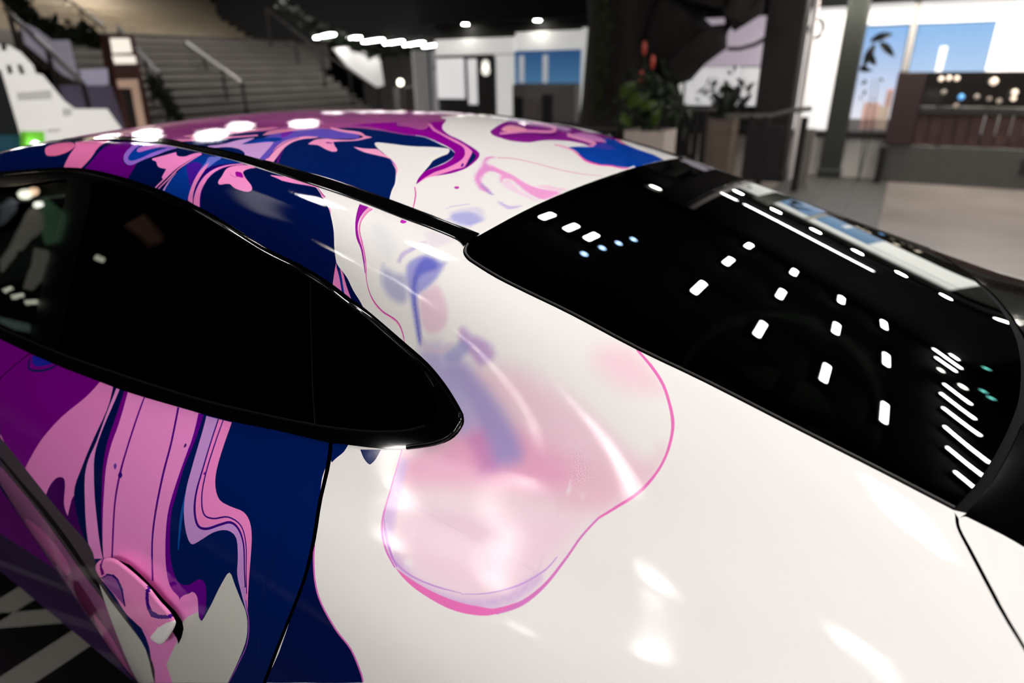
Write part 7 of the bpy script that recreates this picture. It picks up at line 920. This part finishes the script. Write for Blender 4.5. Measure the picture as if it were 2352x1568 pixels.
def bar_light(a, b_, wd, label, group):
    a, b_ = Vector(a), Vector(b_); t_ = empty('ceiling_light',(a+b_)/2); t_.rotation_euler = (0,0,math.atan2((b_-a).y,(b_-a).x)); tag(t_,label,'ceiling light',group); l_ = (b_-a).length/2
    MB().bbox((-l_,-wd/2,-.012),(l_,wd/2,0),.004).build('diffuser', MATS['lamp_white1'], t_); MB().bbox((-l_-.01,-wd/2-.01,0),(l_+.01,wd/2+.01,.06),.004).build('housing', M_DSTEEL, t_)
ORD += ('ninth','tenth')
for i, (a, b_) in enumerate((((4.601,9.749,4),(4.965,9.33,4)),((4.567,9.09,4),(4.951,8.789,4)),((4.55,8.544,4),(4.935,8.298,4)),((4.537,8.04,4),(4.817,7.918,4)),((4.554,6.889,4),(4.876,6.72,4)),((4.472,6.411,4),(4.87,6.235,4)),((4.468,5.939,4),(4.881,5.784,4)),((4.452,5.388,4),(4.917,5.173,4)),((4.459,4.893,4),(4.827,4.776,4)),((4.528,4.475,4),(4.72,4.421,4)))): bar_light(a,b_,.03,'slim ceiling light, %s from the top of the slanted dashes by the rear seal' % ORD[i],'slim ceiling lights in a ladder')
for x, y, lx, ly in ((-1.20,.9,.20,.7),(.22,.40,.20,.5),(3.38,.9,.18,.9)): ceil_light(x,y,lx,ly,'long ceiling light above the car, '+{-1.20:'mirrored on navy beside the roof strip',.22:'mirrored white at the rear window corner',3.38:'mirrored on the wing beside the rear glass'}[x],'long ceiling lights over the car')
for x, y, lx, ly in ((-1.67,-3.42,.34,.04),(-.34,-3.19,.20,.03),(1.10,-2.83,.22,.045),(1.05,-3.30,.07,.12),(2.62,-1.99,.28,.05),(-.22,-4.30,.07,.09),(-.50,-2.97,.08,.03)): ceil_light(x,y,lx,ly,'ceiling light mirrored on the rear wing, '+{-1.67:'streak at the bubble left edge',-.34:'streak inside the pink bubble',1.10:'streak on plain white below the bubble',1.05:'tall blob on plain white',2.62:'streak low on the wing near the tailgate',-.22:'bright patch on the lavender streak',-.50:'small spot in the bubble middle'}[x],'ceiling lights beside the car')
for k in range(7): ceil_light(-1.35+.13*k,-3.16+.02*k,.06,.025,'tiny ceiling light, %s from the left in the dashes under the quarter window' % ORD[k],'row of tiny ceiling lights',e=.4)
ceil_light(1.9,8.80,2.1,.05,'long slim light mirrored as a bright line across the rear window','slim lights below the bulkhead',2.83,.35); ceil_light(.58,8.80,.28,.05,'short slim light mirrored left of the long bright line on rear window','slim lights below the bulkhead',2.83,.35)
def downlight(x, y, z, r_, label, group, col=(255,252,240), e=.5):
    t_ = empty('downlight',(x,y,z)); tag(t_,label,'ceiling light',group)
    MB().lathe([(r_*1.25,.05),(r_*1.25,0),(r_,0)],20,cap=False).build('ring', M_DSTEEL, t_); MB().lathe([(r_,-.004),(r_,.004)],20).build('lens', lit('downlight_%d_%g'%(col[0],e),col,LAMP*e), t_)
for k in range(7): downlight(.55+.66*k,9.0,2.46,.075,'round downlight, %s from the left along the rear window far edge' % ORD[k],'row of round downlights',e=2.2)
downlight(-.40,9.0,3.98,.10,'left one of two round downlights mirrored at the rear window top','pair of round downlights'); downlight(.40,9.2,3.98,.10,'right one of two round downlights mirrored at the rear window top','pair of round downlights')
for k in range(4): downlight(.52+.045*k,3.70+.40*k,4.0,.035,'tiny bluish downlight, %s from the left in the rear window corner' % ORD[k],'bluish downlights',(170,205,255),.25)
for x, y in ((1.6,-6.6),(3.1,-6.2),(4.6,-5.2),(3.6,-4.6),(5.8,-3.2),(6.4,-.6)): ceil_light(x,y,.19,1.2,'added unseen fill light behind the camera side of the car','added fill lights behind the camera')  # fill lamps added where nothing mirrors them, to brighten the car's flank
for x, y in ((-9.5,6.5),(-9.5,9.0),(-11.8,6.5),(-11.8,9.0)): ceil_light(x,y,.6,.35,'added unseen light brightening the grey staircase','added lights over the stairs')  # lamps added out of view because the stairs were too dark
for x, y in ((-15.0,5.0),(-15.0,8.5),(-17.0,5.0),(-17.0,8.5)): ceil_light(x,y,.8,.3,'added unseen light brightening the upper beige steps','added lights over the upper steps')  # more lamps added out of view to brighten the upper flight
for k in range(2): downlight(-5.6+1.5*k,9.55,2.288,.06,'round downlight under the bulkhead, '+('above the black pylon','above the deep blue chimney picture')[k],'more downlights below the bulkhead',e=.6)
# ---- unseen structure read off the front side window, its lighting put in as glow
stc = empty('lit_structure',(-9,-4.7,0)); tag(stc,'pale branching frame with green panel mirrored in the front side window','structure')
M_PFR = lit('frame_pale',(150,144,134),.9); M_PBL = lit('frame_bluish',(120,128,140),.6); M_PGN = lit('frame_green',(84,122,92),.9); M_PTE = lit('frame_teal',(130,150,146),.7)
slab('green_panel',[(-9,-4.122,4.061),(-9,-4.299,4.264),(-9,-4.478,4.199),(-9,-4.734,3.934),(-9,-4.843,3.757),(-9,-4.713,3.592),(-9,-4.446,3.714)],0,.08,M_PGN,stc)
slab('frame_arm',[(-9,-4.149,3.832),(-9,-4.268,3.845),(-9,-4.47,3.727),(-9,-4.488,3.598),(-9,-4.458,3.497),(-9,-4.508,3.252),(-9,-4.395,3.128),(-9,-4.262,3.472),(-9,-4.214,3.625)],0,.08,M_PFR,stc)
slab('frame_arm',[(-9,-3.91,3.544),(-9,-3.864,3.754),(-9,-3.937,3.761),(-9,-4.06,3.603),(-9,-4.064,3.417),(-9,-4.059,3.37)],0,.08,M_PBL,stc)
slab('frame_leg',[(-9,-4.632,3.434),(-9,-4.797,3.532),(-9,-4.899,3.451),(-9,-5.165,2.927),(-9,-5.166,2.608),(-9,-5.058,2.559),(-9,-4.838,3.125)],0,.08,M_PFR,stc)
slab('frame_leg',[(-9,-4.461,2.848),(-9,-4.376,3.171),(-9,-4.405,3.321),(-9,-4.524,3.072),(-9,-4.556,2.87),(-9,-4.615,2.63)],0,.08,M_PFR,stc)
slab('frame_base',[(-9,-5.019,1.88),(-9,-5.183,1.957),(-9,-5.442,2.096),(-9,-5.482,1.977),(-9,-5.261,1.833),(-9,-5.06,1.786)],0,.08,M_PTE,stc)
MB().box((-.2,-.06,0),(-.1,.06,4.05)).build('mast', M_DSTEEL, stc)
for i, (q, r_, c_) in enumerate((((-8.8,-3.848,3.846),.075,(255,250,230)),((-8.8,-3.882,3.937),.06,(230,190,160)),((-8.8,-4.077,3.848),.06,(255,252,240)))):
    l_ = empty('bulb', q); tag(l_, ('brightest of three bulbs mirrored at the window top','peach bulb of three mirrored at the window top','lowest of three bulbs mirrored at the window top')[i],'bulb','bulbs on the lit frame')
    MB().lathe([(.2*r_,-r_),(.8*r_,-.6*r_),(r_,0),(.8*r_,.6*r_),(.2*r_,r_)],12).build('globe', lit('frame_bulb%d'%i,c_,9.), l_); MB().tube([(0,0,r_),(0,0,4.05-q[2])],.008,6).build('cord', M_DSTEEL, l_)
for i, (a, b_) in enumerate((((-9.2,-4.92,2.325),(-9.2,-4.974,2.465)),((-9.2,-5.074,2.314),(-9.2,-5.185,2.469)),((-9.2,-5.288,2.374),(-9.2,-5.442,2.516)),((-7,-4.531,3.387),(-7,-4.68,3.432)))):
    a, b_ = Vector(a), Vector(b_); t_ = empty('tube_light',(a+b_)/2); tag(t_, ('first','second','third','fourth','fifth')[i]+' from the left of tube lights mirrored in the side windows','tube light','tube lights at the far left')
    MB().tube([a-t_.location,b_-t_.location],.03,8).build('tube', lit('tube_glow',(230,226,206),4.), t_); MB().tube([(0,0,.03),(0,0,4.05-t_.location.z)],.008,6).build('cord', M_DSTEEL, t_)
bb = slab('banner',[(-6,-4.069,3.503),(-6,-4.169,3.688),(-6,-4.758,3.689),(-6,-4.612,3.595)],0,.05,lit('banner_brown',(120,84,72),.7)); tag(bb,'added unseen brown banner mirrored in the rear side window','banner')  # glowing slab added out of view for the brown patch in the window
o = MB().add([(-1.81,-.56,3.98),(-1.34,-.67,3.98),(-1.94,-2.36,3.98),(-2.59,-2.76,3.98),(-1.81,-.56,4.06),(-1.34,-.67,4.06),(-1.94,-2.36,4.06),(-2.59,-2.76,4.06)],[(0,3,2,1),(4,5,6,7),(0,1,5,4),(1,2,6,5),(2,3,7,6),(3,0,4,7)]).build('ceiling_panel', lit('dim_ceiling_panel',(235,232,230),1.3)); tag(o,'dim slanted ceiling panel mirrored on the navy roof side','light panel')
for i, (q, r_, c_) in enumerate((((4.599,12.127,4),.05,(255,250,240)),((4.56,10.754,4),.05,(255,250,240)),((4.993,11.458,4),.05,(80,220,214)),((4.922,10.346,4),.045,(255,250,240)),((4.563,7.485,4),.04,(255,250,240)),((4.844,7.308,4),.05,(255,250,240)),((5.22,10.079,4),.06,(255,250,240)),((5.41,9.602,4),.04,(120,220,206)),((5.393,9.245,4),.04,(120,220,206)),((5.133,7.661,4),.035,(120,220,206)),((5.195,7.499,4),.035,(120,220,206)))):
    downlight(q[0],q[1],q[2],r_,('round downlight at the upper end of the dashes, first of two','round downlight at the upper end of the dashes, second of two','teal downlight just above the slanted dashes','round downlight touching the uppermost dash','round downlight under the fourth dash','round downlight right of the fifth dash','round downlight right of the second dash','upper teal downlight by the rear seal, left half','upper teal downlight by the rear seal, right half','lower teal downlight by the rear seal, left half','lower teal downlight by the rear seal, right half')[i],'small downlights by the rear seal',c_,.4 if c_[0] > 200 else .12)
